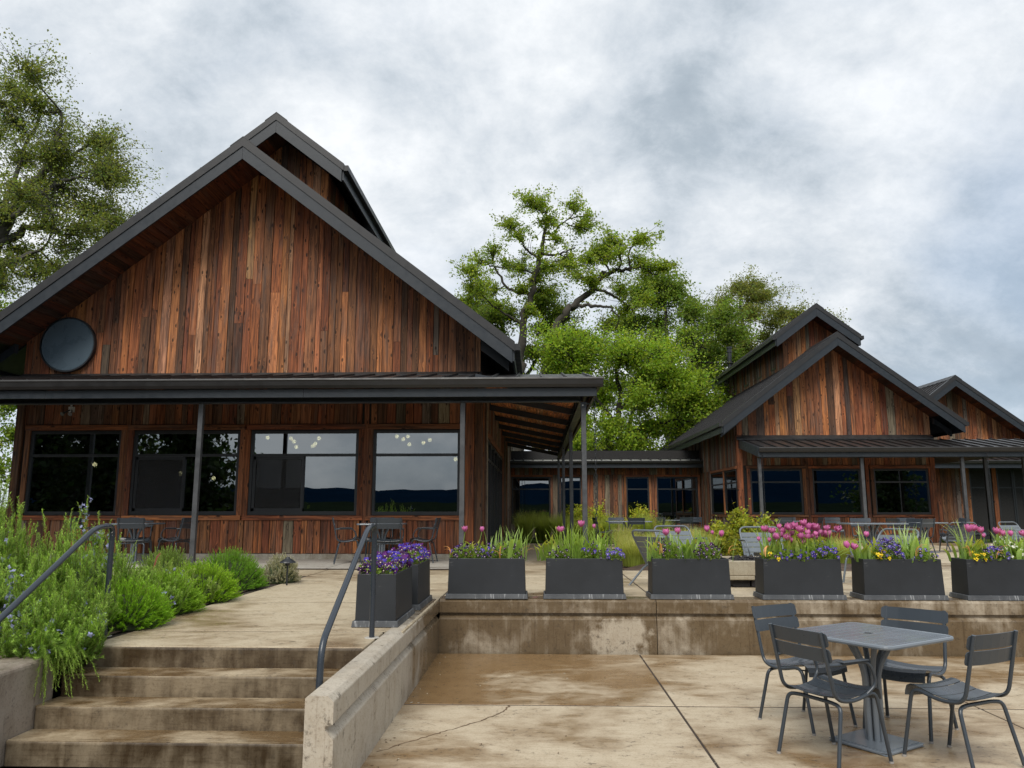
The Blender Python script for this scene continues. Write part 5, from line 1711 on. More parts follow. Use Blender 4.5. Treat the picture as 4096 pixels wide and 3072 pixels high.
GRN, GTIP = (0.085, 0.155, 0.014), (0.150, 0.270, 0.020)
mound(-3.66, 6.90, TZ, 0.40, 0.38, 1100, 'bright green clipped mound nearest the steps at the bed edge', 21, GRN, GTIP)
mound(-3.78, 7.85, TZ, 0.40, 0.36, 900, 'bright green mound second from the steps along the path edge', 22, (0.09, 0.15, 0.018), (0.15, 0.25, 0.026))
mound(-3.80, 8.78, TZ, 0.43, 0.40, 900, 'yellow-green mound third along the path edge', 23, (0.10, 0.165, 0.014), (0.18, 0.29, 0.02))
mound(-3.98, 10.05, TZ, 0.46, 0.48, 1000, 'rounded deep green mound at the far tip of the bed', 24, (0.065, 0.13, 0.018), (0.11, 0.22, 0.024))
mound(-4.75, 9.9, TZ, 0.40, 0.50, 700, 'grey-green looser mound behind the rounded one beside the porch post', 25, (0.085, 0.125, 0.035), (0.15, 0.215, 0.06))
mound(-5.3, 9.0, TZ, 0.40, 0.52, 700, 'small green dome below the armchair by the window', 26, GRN, GTIP)
mound(-3.62, 11.0, TZ, 0.27, 0.36, 520, 'silvery grey lavender tuft beside the path light', 27, (0.15, 0.145, 0.12), (0.30, 0.27, 0.27), nl=0.03)
rosemary(-6.2, 9.3, TZ, 0.6, 0.6, 0.55, 80, 'low rosemary far back in the bed by the concrete porch edge', 10, 20)

# reddish dead leaf caught in the shrubs
s = Soup()
s.add([(-3.93, 7.93, 1.00), (-3.905, 7.92, 1.02), (-3.885, 7.93, 1.12), (-3.91, 7.95, 1.13)], [[0, 1, 2, 3]], (0.24, 0.07, 0.045))
s.add([(-3.885, 7.93, 1.12), (-3.86, 7.94, 1.16), (-3.875, 7.95, 1.17), (-3.91, 7.95, 1.13)], [[0, 1, 2, 3]], (0.20, 0.06, 0.04))
tag(s.build('fallen_leaf', M['petal']), 'single reddish-brown dead leaf caught on top of the green mounds', 'leaf')


# ---------------------------------------------------------------- ornamental grasses
def blades(s, base, az, L, bend, w_, col, rng, var=0.22, nseg=5, tipcol=None, fold=0.0):
    """arched tapering blades. base (n,3), az heading, L length, bend 0..1 droop"""
    n = len(base)
    ou = np.stack([np.cos(az), np.sin(az), np.zeros(n)], 1)
    sd_ = np.stack([-np.sin(az), np.cos(az), np.zeros(n)], 1)
    t = np.linspace(0, 1, nseg + 1)
    th = 0.10 + bend[:, None] * 1.9 * t[None, :] ** 1.4           # lean from vertical
    dx = np.concatenate([np.zeros((n, 1)), np.cumsum(np.sin(th[:, :-1]), 1)], 1) / nseg * L[:, None]
    dz = np.concatenate([np.zeros((n, 1)), np.cumsum(np.cos(th[:, :-1]), 1)], 1) / nseg * L[:, None]
    C = base[:, None, :] + ou[:, None, :] * dx[:, :, None] + np.array([0, 0, 1.0]) * dz[:, :, None]
    wd = w_[:, None] * np.clip(np.sin(np.pi * (0.16 + 0.84 * t)) ** 0.7, 0.0, 1)[None, :]
    wd[:, -1] = w_ * 0.04
    up = np.array([0, 0, 1.0]) * fold
    A = C - sd_[:, None, :] * wd[:, :, None] / 2 + up * wd[:, :, None]
    B = C + sd_[:, None, :] * wd[:, :, None] / 2 + up * wd[:, :, None]
    cols = 2 if fold == 0 else 3
    V = np.stack([A, B], 2) if cols == 2 else np.stack([A, C, B], 2)
    V = V.reshape(-1, 3)
    m_ = (nseg + 1) * cols
    b = np.arange(n)[:, None] * m_ + np.arange(nseg)[None, :] * cols
    fs = [np.stack([b + q, b + q + 1, b + q + 1 + cols, b + q + cols], 2).reshape(-1, 4) for q in range(cols - 1)]
    k = rng.uniform(1 - var, 1 + var, n)
    base_c = np.array(col)[None, :] * k[:, None]
    c = np.repeat(base_c, nseg, 0)
    if tipcol is not None:
        tt = np.tile(np.linspace(0, 1, nseg), n)[:, None] ** 2
        c = c * (1 - tt) + np.array(tipcol)[None, :] * tt * np.repeat(k, nseg)[:, None]
    s.add(V, np.concatenate(fs), np.clip(np.concatenate([c] * (cols - 1)), 0.003, 1))


def grass_mesh(seed, n, r_, h, col, tip, w_=0.006):
    rng = np.random.default_rng(seed)
    a = rng.uniform(0, 6.28, n)
    rad = np.sqrt(rng.uniform(0, 1, n)) * r_ * 0.35
    base = np.stack([rad * np.cos(a), rad * np.sin(a), np.zeros(n)], 1)
    s = Soup()
    blades(s, base, a + rng.normal(0, 0.5, n), h * rng.uniform(0.7, 1.3, n), rng.uniform(0.15, 0.95, n), np.full(n, w_), col, rng, nseg=5, tipcol=tip)
    return s


GR = [(0.150, 0.195, 0.040), (0.235, 0.270, 0.075)]
gproto = grass_mesh(41, 620, 0.4, 0.85, GR[0], GR[1], 0.007).build('grass_clump', M['blade'], None, loc=(0.30, 27.6, tz(27)))
tag(gproto, 'arching ornamental grass clump in front of the low wing window', 'grass', 'ornamental grass clumps in front of the low wing')
gnear = grass_mesh(42, 750, 0.5, 0.52, (0.165, 0.205, 0.045), (0.27, 0.275, 0.10), 0.0060).build('grass_clump', M['blade'], None, loc=(2.05, 15.0, tz(15)))
tag(gnear, 'fine arching grass clump in the mulch bed beyond the planters', 'grass', 'grass clumps in the mulch bed')
_r = random.Random(3)
for k, (x, y) in enumerate([(-0.55, 28.4), (0.95, 28.2), (1.5, 27.2), (0.1, 29.3), (1.15, 29.6), (2.0, 28.6), (2.6, 27.8), (3.3, 28.6), (-0.35, 27.0), (3.9, 28.0), (4.6, 28.8), (0.75, 27.1), (1.75, 26.4)]):
    c = copy_tree(gproto)
    if k in (0, 3, 8):
        set_label(c, 'arching ornamental grass clump against the lodge glass wall', 'ornamental grass clumps by the glass wall')
    c.location = (x, y, tz(y))
    c.rotation_euler = (0, 0, _r.uniform(0, 6.28))
    c.scale = (1, 1, _r.uniform(0.85, 1.2))
for k, (x, y) in enumerate([(2.6, 14.7), (3.2, 15.2), (1.9, 16.0), (2.5, 16.3), (3.2, 16.6), (2.0, 17.4), (2.8, 17.9), (3.6, 18.2), (4.4, 17.8), (5.2, 17.0), (2.1, 18.9), (3.0, 19.6), (4.0, 19.7), (5.0, 19.0), (5.8, 18.0), (2.3, 20.6), (3.4, 20.9), (4.6, 20.8), (5.7, 20.2), (5.6, 14.6), (6.0, 15.6), (4.9, 14.5), (1.75, 14.4)]):
    c = copy_tree(gnear)
    if y > 18.5:
        set_label(c, 'pale grass clump at the far side of the mulch bed before the court table', 'grass clumps at the far side of the mulch bed')
    elif x > 4.2:
        set_label(c, 'grass clump round the foot of the yellow-green shrub', 'grass clumps round the yellow-green shrub')
    c.location = (x, y, tz(y))
    c.rotation_euler = (0, 0, _r.uniform(0, 6.28))
    c.scale = (_r.uniform(0.9, 1.15),) * 2 + (_r.uniform(0.8, 1.15),)

# shrubs in the court
make_tree('shrub', 'yellow-green leafy shrub beyond the fire pit with reddish tips', (4.1, 15.6, tz(15.6)),
          [([(4.1, 15.6, 0.5), (4.1, 15.6, 0.9), (4.0, 15.6, 1.3)], 0.03, 0.01), ([(4.1, 15.6, 0.5), (4.7, 15.5, 1.0)], 0.02, 0.008), ([(4.0, 15.6, 0.5), (3.5, 15.5, 1.0)], 0.02, 0.008)],
          [((3.55, 15.5, 1.10), (0.30, 0.35, 0.22), 46), ((4.05, 15.6, 1.28), (0.36, 0.35, 0.25), 60), ((4.6, 15.6, 1.10), (0.36, 0.35, 0.24), 56), ((5.15, 15.6, 0.95), (0.34, 0.3, 0.2), 46), ((4.2, 15.3, 0.90), (0.7, 0.3, 0.22), 70), ((5.6, 15.7, 0.85), (0.25, 0.25, 0.18), 26), ((3.45, 15.4, 0.80), (0.3, 0.3, 0.2), 34), ((3.95, 15.6, 1.52), (0.06, 0.06, 0.10), 6), ((4.5, 15.6, 1.38), (0.05, 0.05, 0.09), 5)],
          leaf=0.068, col=(0.165, 0.190, 0.028), per=26, crad=0.10, seed=51, depth_jit=0.05, twig_r=0.004, up=0.9, cat='shrub')
for i, (x, y, rr, lab) in enumerate(((1.55, 28.9, 0.42, 'small yellow-green shrub at the wing wall beside the steel posts'), (2.35, 30.6, 0.36, 'small yellow-green shrub behind the left end of the court table'), (3.95, 30.6, 0.40, 'small yellow-green shrub behind the right end of the court table'))):
    make_tree('shrub', lab, (x, y, tz(y)), [([(x, y, tz(y)), (x, y, 1.0)], 0.03, 0.01)],
              [((x + dx * rr, y, 1.05 + dz), (rr * 0.8, rr * 0.7, 0.36), 40) for dx, dz in ((-0.5, -0.1), (0.1, 0.25), (0.6, 0.0), (0, -0.3))],
              leaf=0.085, col=(0.205, 0.235, 0.035), per=26, crad=0.14, seed=60 + i, depth_jit=0.05, twig_r=0.005, up=0.8, cat='shrub')

# ================================================================ furniture
def curved_slat(x0, x1, prof, thick, sag=0.0, sag_axis='z', n=7, round_end=0.02):
    """slat running in x whose cross-section centre line is prof = [(y,z), ...]; ends are rounded off"""
    s = Soup()
    prof = np.array(prof, float)
    m_ = len(prof)
    tn = np.gradient(prof, axis=0)
    tn /= np.linalg.norm(tn, axis=1)[:, None]
    nr = np.stack([-tn[:, 1], tn[:, 0]], 1)
    xs = np.linspace(x0, x1, n)
    if round_end:
        xs = np.concatenate([[x0, x0 + round_end * 0.3, x0 + round_end], np.linspace(x0 + round_end * 2, x1 - round_end * 2, n - 2), [x1 - round_end, x1 - round_end * 0.3, x1]])
    top, bot = [], []
    half = np.linspace(-1, 1, m_)
    for x in xs:
        u = (x - x0) / (x1 - x0)
        e = min(x - x0, x1 - x)
        k = 1.0 if (not round_end or e >= round_end) else math.sqrt(max(0.0, 1 - (1 - e / round_end) ** 2)) * 0.45 + 0.55
        off = sag * (1 - (2 * u - 1) ** 2)
        mid_ = prof.mean(axis=0)
        for i in range(m_):
            p = mid_ + (prof[i] - mid_) * k
            q = p + nr[i] * (thick / 2)
            r_ = p - nr[i] * (thick / 2)
            dy, dz = (0, -off) if sag_axis == 'z' else (-off, 0)
            top.append((x, q[0] + dy, q[1] + dz))
            bot.append((x, r_[0] + dy, r_[1] + dz))
    nx = len(xs)
    v = top + bot
    N = nx * m_
    f = []
    for i in range(nx - 1):
        for j in range(m_ - 1):
            a = i * m_ + j
            f.append([a, a + 1, a + m_ + 1, a + m_])
            f.append([N + a, N + a + m_, N + a + m_ + 1, N + a + 1])
        for j in (0, m_ - 1):
            a = i * m_ + j
            f.append([a, a + m_, N + a + m_, N + a] if j == 0 else [a, N + a, N + a + m_, a + m_])
    for i in (0, nx - 1):
        for j in range(m_ - 1):
            a = i * m_ + j
            f.append([a, N + a, N + a + 1, a + 1] if i == 0 else [a, a + 1, N + a + 1, N + a])
    s.add(v, f)
    return s


def make_chair(name, arms, mat):
    """stackable metal bistro chair facing +y, feet on z=0"""
    t = thing(name, 'chair', 'chair')
    r_ = 0.0125
    for sd_ in (-1, 1):
        x = 0.205 * sd_
        pts = rounded([(x * 0.98, -0.300, 0.845), (x, -0.205, 0.425), (x, -0.05, 0.405), (x, 0.155, 0.455), (x * 1.05, 0.245, 0.004)], [0.07, 0.10, 0.075], 7)
        s = Soup()
        s.smooth = True
        s.tube(pts, r_, 9)
        s.build('side_frame', mat, t)
        s = Soup()
        s.lathe([(0.0, 0.0), (0.0138, 0.0), (0.0142, 0.014), (0.0, 0.014)], (x * 1.05, 0.2445, 0), 10)
        s.lathe([(0.0, 0.0), (0.0138, 0.0), (0.0142, 0.014), (0.0, 0.014)], (0.232 * sd_, -0.252, 0), 10)
        s.build('foot_cap', M['footcap'], t)
        if arms:
            y0 = -0.248
            s = Soup()
            s.smooth = True
            s.tube(rounded([(x, y0, 0.640), (x * 1.10, y0 + 0.06, 0.642), (x * 1.12, 0.085, 0.650), (x * 1.10, 0.150, 0.50), (x, 0.075, 0.438)], [0.05, 0.085, 0.07], 7), 0.0105, 8)
            s.build('arm_tube', mat, t)
            s = Soup()
            s.box((x * 1.12, -0.055, 0.658), (0.046, 0.235, 0.007))
            bevel(s.build('armrest', mat, t), 0.0028, 2)
    # rear legs are one bent hoop passing under the seat
    s = Soup()
    s.smooth = True
    s.tube(rounded([(-0.232, -0.252, 0.004), (-0.205, -0.165, 0.385), (-0.12, -0.150, 0.392), (0.12, -0.150, 0.392), (0.205, -0.165, 0.385), (0.232, -0.252, 0.004)], [0.05, 0.04, 0.04, 0.05], 6), r_, 9)
    s.build('rear_leg_hoop', mat, t)
    # curved front brace under the seat
    s = Soup()
    s.smooth = True
    s.tube([(-0.20, 0.10, 0.43), (-0.1, 0.10, 0.408), (0.1, 0.10, 0.408), (0.20, 0.10, 0.43)], 0.006, 6)
    s.build('seat_brace', mat, t)
    seat = [(-0.205, 0.442), (-0.160, 0.425), (-0.110, 0.418), (-0.105, 0.418), (-0.055, 0.418), (-0.005, 0.424), (0.000, 0.4246), (0.050, 0.436), (0.098, 0.450), (0.104, 0.452), (0.140, 0.461), (0.172, 0.462), (0.200, 0.448), (0.213, 0.415), (0.217, 0.385)]
    for a, b in ((0, 3), (3, 6), (6, 9), (9, 15)):
        curved_slat(-0.198, 0.198, [(y + (0.0015 if i == 0 else 0), z + 0.008) for i, (y, z) in enumerate(seat[a:b])], 0.0045, 0.016, 'z', 6, 0.0).build('seat_slat', mat, t)
    # two broad slats of the back in front of the uprights, bowed backwards
    for z0, z1 in ((0.655, 0.742), (0.752, 0.842)):
        pr_ = [(-0.205 - (z - 0.425) * 0.2262 + 0.015, z) for z in np.linspace(z0, z1, 4)]
        curved_slat(-0.232, 0.232, pr_, 0.005, 0.024, 'y', 8, 0.022).build('back_slat', mat, t)
    return t


def make_lounge(name, mat):
    """low wide lounge chair facing +y with a looped back frame, slatted back and seat"""
    t = thing(name, 'chair', 'lounge chair')
    s = Soup()
    s.smooth = True
    s.tube(rounded([(-0.325, -0.12, 0.27), (-0.315, -0.43, 0.735), (0.315, -0.43, 0.735), (0.325, -0.12, 0.27)], 0.11, 8), 0.0145, 9)
    s.build('back_frame', mat, t)
    for sd_ in (-1, 1):
        x = 0.325 * sd_
        s = Soup()
        s.smooth = True
        s.tube(rounded([(x, -0.14, 0.255), (x, 0.02, 0.275), (x, 0.27, 0.375), (x * 1.02, 0.36, 0.004)], [0.08, 0.08], 7), 0.0145, 9)
        s.build('seat_rail', mat, t)
        s = Soup()
        s.smooth = True
        s.tube(rounded([(x, -0.06, 0.262), (x * 1.02, -0.16, 0.24), (x * 1.05, -0.45, 0.004)], 0.05, 6), 0.0145, 9)
        s.build('rear_leg', mat, t)
        s = Soup()
        s.smooth = True
        s.tube(rounded([(x * 0.99, -0.30, 0.535), (x * 1.14, -0.25, 0.535), (x * 1.14, 0.10, 0.55), (x * 1.12, 0.17, 0.44), (x, 0.12, 0.32)], [0.05, 0.09, 0.07], 7), 0.0115, 8)
        s.build('arm_tube', mat, t)
        s = Soup()
        s.box((x * 1.14, -0.06, 0.556), (0.055, 0.27, 0.007))
        bevel(s.build('armrest', mat, t), 0.0028, 2)
        s = Soup()
        s.lathe([(0, 0), (0.016, 0), (0.016, 0.013), (0, 0.013)], (x * 1.02, 0.36, 0), 8)
        s.lathe([(0, 0), (0.016, 0), (0.016, 0.013), (0, 0.013)], (x * 1.05, -0.45, 0), 8)
        s.build('foot_cap', M['footcap'], t)
    sl = (0.735 - 0.27) / (-0.43 + 0.12)
    zz_ = np.linspace(0.29, 0.655, 6)
    for a, b in zip(zz_[:-1], zz_[1:]):
        pr_ = [(-0.12 + (z - 0.27) / sl, z) for z in np.linspace(a + 0.004, b - 0.004, 3)]
        curved_slat(-0.315, 0.315, pr_, 0.005, 0.02, 'y', 6, 0.0).build('back_slat', mat, t)
    yy_ = np.linspace(-0.13, 0.30, 5)
    for a, b in zip(yy_[:-1], yy_[1:]):
        pr_ = [(y, 0.255 + max(0, (y + 0.13)) * 0.32 - 0.02 * math.sin((y + 0.13) / 0.43 * math.pi)) for y in np.linspace(a + 0.003, b - 0.003, 4)]
        curved_slat(-0.315, 0.315, pr_, 0.005, 0.012, 'z', 6, 0.0).build('seat_slat', mat, t)
    return t


def make_table(name, mat, lx=0.80, ly=0.80, nsl=9, umbrella=True):
    t = thing(name, 'table', 'table')
    h = 0.74
    # slatted top: slats run along local y
    w_ = (lx - 0.05) / nsl
    for k in range(nsl):
        xc = -lx / 2 + 0.025 + (k + 0.5) * w_
        s = Soup()
        if umbrella and k == nsl // 2:
            s.box((xc, -ly / 4 - 0.004, h - 0.004), (w_ - 0.007, ly / 2 - 0.055, 0.010))
            s.box((xc, ly / 4 + 0.004, h - 0.004), (w_ - 0.003, ly / 2 - 0.055, 0.010))
            for dx in (-1, 1):
                s.box((xc + dx * (w_ / 2 - 0.009), 0, h - 0.0042), (0.0145, 0.062, 0.0095))
        else:
            s.box((xc, 0, h - 0.004), (w_ - 0.007, ly - 0.045, 0.010))
        bevel(s.build('top_slat', mat, t), 0.0015, 1)
    # rounded rim
    x, y, rr = lx / 2, ly / 2, 0.07
    loop = []
    for cx_, cy_, a0 in ((x - rr, y - rr, 0), (-x + rr, y - rr, 90), (-x + rr, -y + rr, 180), (x - rr, -y + rr, 270)):
        for a in np.linspace(a0, a0 + 90, 7):
            loop.append((cx_ + rr * math.cos(R(a)), cy_ + rr * math.sin(R(a)), h - 0.013))
    n = len(loop)
    loop = loop + loop[:1]
    s = Soup()
    s.smooth = True
    prf = [(0.0, 0.015), (0.010, 0.011), (0.014, 0.0), (0.010, -0.011), (0.0, -0.015), (-0.030, -0.015), (-0.030, 0.0125)]
    L = np.array(loop[:-1])
    ctr = L.mean(axis=0)
    nrm = []
    for i in range(n):
        tg = L[(i + 1) % n] - L[i - 1]
        nn = np.array([tg[1], -tg[0], 0])
        nrm.append(nn / np.linalg.norm(nn))
    nrm = np.array(nrm)
    v = np.concatenate([L + nrm * a + np.array([0, 0, b]) for a, b in prf])
    m_ = len(prf)
    f = [[k * n + i, k * n + (i + 1) % n, ((k + 1) % m_) * n + (i + 1) % n, ((k + 1) % m_) * n + i] for k in range(m_) for i in range(n)]
    s.add(v, f)
    s.smooth = False
    s.build('top_rim', mat, t)
    s = Soup()
    s.span((-x + 0.06, -0.03, h - 0.030), (x - 0.06, 0.03, h - 0.011))
    s.span((-0.03, -y + 0.06, h - 0.031), (0.03, -0.031, h - 0.012))
    s.span((-0.03, 0.031, h - 0.031), (0.03, y - 0.06, h - 0.012))
    s.build('under_frame', mat, t)
    # bundled tubes fan out under the top
    for k in range(6):
        a = k * math.pi / 3 + 0.3
        c_, s_ = math.cos(a), math.sin(a)
        s = Soup()
        s.smooth = True
        s.tube(rounded([(0.046 * c_, 0.046 * s_, 0.02), (0.046 * c_, 0.046 * s_, 0.50), (0.165 * c_, 0.165 * s_, h - 0.025)], 0.09, 7), 0.0195, 8)
        s.build('column_tube', mat, t)
    if umbrella:
        s = Soup()
        s.smooth = True
        s.lathe([(0.0, 0.0), (0.026, 0.001), (0.028, -0.004), (0.0, -0.006)], (0, 0, h + 0.001), 16)
        s.build('hole_cap', M['frame'], t)
    b = 0.225
    s = Soup()
    s.box((0, 0, 0.011), (2 * b, 2 * b, 0.018))
    o = s.build('base_plate', mat, t)
    m_ = o.modifiers.new('corner', 'BEVEL')
    m_.width, m_.segments, m_.limit_method, m_.affect = 0.05, 4, 'ANGLE', 'EDGES'
    m_.angle_limit = R(60)
    m_.limit_method = 'WEIGHT'
    me = o.data
    bw = me.attributes.new('bevel_weight_edge', 'FLOAT', 'EDGE')
    for e in me.edges:
        p, q = me.vertices[e.vertices[0]].co, me.vertices[e.vertices[1]].co
        bw.data[e.index].value = 1.0 if abs(p.z - q.z) > 0.01 else 0.12
    s = Soup()
    s.box((0, 0, 0.0225), (2 * b - 0.06, 2 * b - 0.06, 0.005))
    s.build('base_ballast', mat, t)
    return t


side_proto = make_chair('bistro_chair', False, M['chair'])
arm_proto = make_chair('bistro_armchair', True, M['chair'])
lounge_proto = make_lounge('lounge_chair', M['lounge'])
table_proto = make_table('bistro_table', M['table'])
long_proto = make_table('dining_table', M['table'], 1.30, 0.80, 15)
_used = set()


def place(proto, x, y, head, label, group=None, z=None):
    """head: the way it faces, degrees from +x"""
    o = proto if proto.name not in _used else copy_tree(proto)
    _used.add(proto.name)
    o.location = (x, y, (0.0 if y < 9 else tz(y) + (0.022 if (x < -1.2 and y > 13.33) else 0.002)) if z is None else z)
    o.rotation_euler = (0, 0, R(head - 90))
    if proto in (side_proto, arm_proto):
        o.scale = (1.06, 1.0, 1.0)
    o['label'] = label
    if group:
        o['group'] = group
    elif 'group' in o:
        del o['group']
    return o


g1 = 'chairs round the near table'
place(table_proto, 2.355, 5.775, 34 + 180, 'square slatted grey table with umbrella hole on the wet lower patio', None, 0.001)
place(arm_proto, 1.945, 5.43, 28, 'armchair with flat armrests nearest the camera at the left front of the near table', g1, 0.001)
place(side_proto, 2.06, 6.28, -59, 'armless wet chair at the back left of the near table facing the viewer', g1, 0.001)
place(side_proto, 2.745, 6.12, -134, 'armless chair at the back right of the near table under the planters', g1, 0.001)
place(side_proto, 2.735, 5.385, 118, 'armless chair at the right front of the near table cut by the picture edge', g1, 0.001)

g2 = 'chairs under the left porch windows'
place(table_proto, -7.70, 14.75, 0, 'table under the leftmost lodge windows behind the rosemary')
place(arm_proto, -8.55, 14.7, 5, 'leftmost porch chair half hidden by the rosemary', g2)
place(side_proto, -8.0, 15.35, -80, 'porch chair with its back slats to the left of the rail top', g2)
place(side_proto, -7.32, 14.05, 98, 'porch chair seen from behind just right of the left handrail', g2)
place(arm_proto, -6.92, 14.75, 172, 'armchair in profile beside the porch post at the left window table', g2)
place(table_proto, -2.92, 14.65, 0, 'table under the right lodge window behind the second handrail')
place(arm_proto, -3.52, 14.5, 15, 'armchair at the left of the table behind the second handrail', g2)
place(arm_proto, -3.1, 15.3, -88, 'armchair against the wall behind the table at the second handrail', g2)
place(arm_proto, -2.66, 14.0, 96, 'armchair seen from behind above the purple pansies', g2)
place(arm_proto, -2.18, 14.85, 178, 'armchair at the right of the table next to the steel post', g2)

g3 = 'chairs in the court before the low wing'
place(long_proto, 2.72, 23.4, 90, 'table in the court in front of the low wing windows')
place(side_proto, 1.98, 23.3, 8, 'dark chair at the left end of the court table seen in profile', g3)
place(side_proto, 2.45, 24.2, -92, 'pale sky-lit chair behind the court table', g3)
place(side_proto, 2.85, 22.75, 88, 'dark chair with its back to the viewer at the court table', g3)
place(side_proto, 3.5, 23.4, 175, 'dark chair at the right end of the court table', g3)
place(table_proto, 5.15, 29.6, 0, 'table beside the low wing behind the yellow-green shrub')
place(arm_proto, 4.75, 29.0, -50, 'pale chair left of the yellow-green shrub', g3)
place(arm_proto, 5.45, 29.0, 90, 'dark chair with back to viewer left of the yellow-green shrub', g3)
place(side_proto, 5.9, 29.7, -120, 'small pale chair just above the yellow-green shrub', g3)

g4 = 'lounge chairs round the fire pit'
place(lounge_proto, 1.80, 10.72, 38, 'lounge chair seen from behind at the left of the third planter tulips', g4)
place(lounge_proto, 2.36, 12.75, -72, 'pale lounge chair behind the tulips of the middle planter', g4)
place(lounge_proto, 3.50, 12.0, -88, 'pale slatted lounge chair behind the concrete fire pit', g4)
place(lounge_proto, 4.72, 11.0, 205, 'pale lounge chair tilted behind the gap between the two right planters', g4)

g5 = 'chairs on the far terrace before the right lodge'
place(table_proto, 8.1, 25.75, 0, 'table under the right lodge porch above the mass of tulips')
place(arm_proto, 7.5, 25.7, -35, 'pale chair left of the table under the right lodge porch', g5)
place(side_proto, 7.85, 25.2, 88, 'dark chair back at the porch table above the tulip mass', g5)
place(side_proto, 8.45, 26.3, -90, 'pale chair behind the porch table above the tulip mass', g5)
place(side_proto, 8.95, 25.75, 178, 'dark chair right of the porch table above the tulip mass', g5)
place(side_proto, 9.7, 25.8, -95, 'single pale chair between the porch posts of the right lodge', g5)
place(long_proto, 7.55, 17.9, 90, 'long table on the far terrace beyond the two right planters')
place(arm_proto, 7.75, 18.75, -92, 'chair with two broad back slats behind the long far table', g5)
place(arm_proto, 8.45, 18.3, 195, 'armchair at the right end of the long far table', g5)
place(side_proto, 8.35, 17.5, 120, 'dark chair in front of the right end of the long far table', g5)
place(table_proto, 9.75, 20.0, 0, 'table between the far armchairs before the right lodge door')
place(side_proto, 9.78, 20.8, -92, 'chair behind the second far table', g5)
place(arm_proto, 10.45, 20.1, 172, 'dark armchair at the right of the second far table', g5)
place(arm_proto, 9.15, 19.9, 15, 'armchair at the left of the second far table', g5)
g6 = 'lounge chairs on the far terrace'
dk = place(lounge_proto, 10.85, 20.6, 82, 'dark slatted lounge chair seen from behind on the far terrace', g6)
place(arm_proto, 11.65, 21.2, -35, 'tilted armchair with broad pale back slats beside the dark lounge chair', g5)
place(lounge_proto, 12.45, 20.5, -70, 'pale looped lounge chair behind the last planter tulips', g6)
place(lounge_proto, 13.05, 19.3, 88, 'dark lounge chair with its back to the viewer behind the last planter', g6)
place(arm_proto, 13.9, 21.6, -90, 'pale armchair behind the lounge chairs at the right edge', g5)
place(lounge_proto, 13.95, 19.4, 92, 'dark lounge chair at the right picture edge behind the last planter', g6)
place(lounge_proto, 11.75, 18.5, 150, 'pale lounge chair turned left in front of the dark far ones', g6)

# ---------------------------------------------------------------- fire pit
fp = thing('fire_pit', 'square cast concrete fire pit with dark lava rock between the planters', 'fire pit', (3.05, 11.0, TZ))
s = Soup()
a, zt = 0.55, TZ + 0.345
z0 = TZ + 0.10
arch = [(-a, z0), (-0.16, z0), (-0.10, z0 + 0.035), (0.0, z0 + 0.05), (0.10, z0 + 0.035), (0.16, z0), (a, z0), (a, zt), (-a, zt)]
for sgn in (-1, 1):
    yy = 11.0 + sgn * a
    s.span((3.05 - a, min(yy, yy - sgn * 0.12), z0 + 0.055), (3.05 + a, max(yy, yy - sgn * 0.12), zt - 0.002))
    s.span((3.05 - a, min(yy, yy - sgn * 0.12), z0), (3.05 - 0.2, max(yy, yy - sgn * 0.12), z0 + 0.054))
    s.span((3.05 + 0.2, min(yy, yy - sgn * 0.12), z0), (3.05 + a, max(yy, yy - sgn * 0.12), z0 + 0.054))
    s.span((3.05 + sgn * a, 11 - a + 0.121, z0), (3.05 + sgn * (a - 0.12), 11 + a - 0.121, zt - 0.002))
bevel(s.build('bowl', M['pit'], fp), 0.012, 2)
s = Soup()
s.span((3.05 - a + 0.125, 11 - a + 0.125, z0 + 0.02), (3.05 + a - 0.125, 11 + a - 0.125, zt - 0.07))
s.build('pan', M['dark'], fp)
for i, (x, y) in enumerate(((-0.36, -0.40), (-0.12, -0.42), (0.12, -0.42), (0.36, -0.40), (-0.42, -0.12), (0.42, -0.12), (-0.42, 0.14), (0.42, 0.14), (-0.3, 0.38), (0.0, 0.40), (0.3, 0.38))):
    s = Soup()
    s.box((3.05 + x, 11.0 + y, TZ + 0.052), (0.225, 0.16, 0.098))
    bevel(s.build('base_block', M['cheek'] if i == 2 else M['lava'], fp), 0.012, 2)
rg = np.random.default_rng(5)
s = Soup()
for k in range(170):
    p = rg.uniform(-0.36, 0.36, 2)
    r_ = rg.uniform(0.018, 0.042)
    q = rg.normal(size=(6, 3))
    oc = np.array([(1, 0, 0), (-1, 0, 0), (0, 1, 0), (0, -1, 0), (0, 0, 1), (0, 0, -1)]) * r_ + q * r_ * 0.22
    s.add(oc + np.array([3.05 + p[0], 11.0 + p[1], zt - 0.045 + rg.uniform(0, 0.055)]), [[0, 2, 4], [2, 1, 4], [1, 3, 4], [3, 0, 4], [2, 0, 5], [1, 2, 5], [3, 1, 5], [0, 3, 5]])
s.build('lava_rock', M['lava'], fp, kind='stuff')

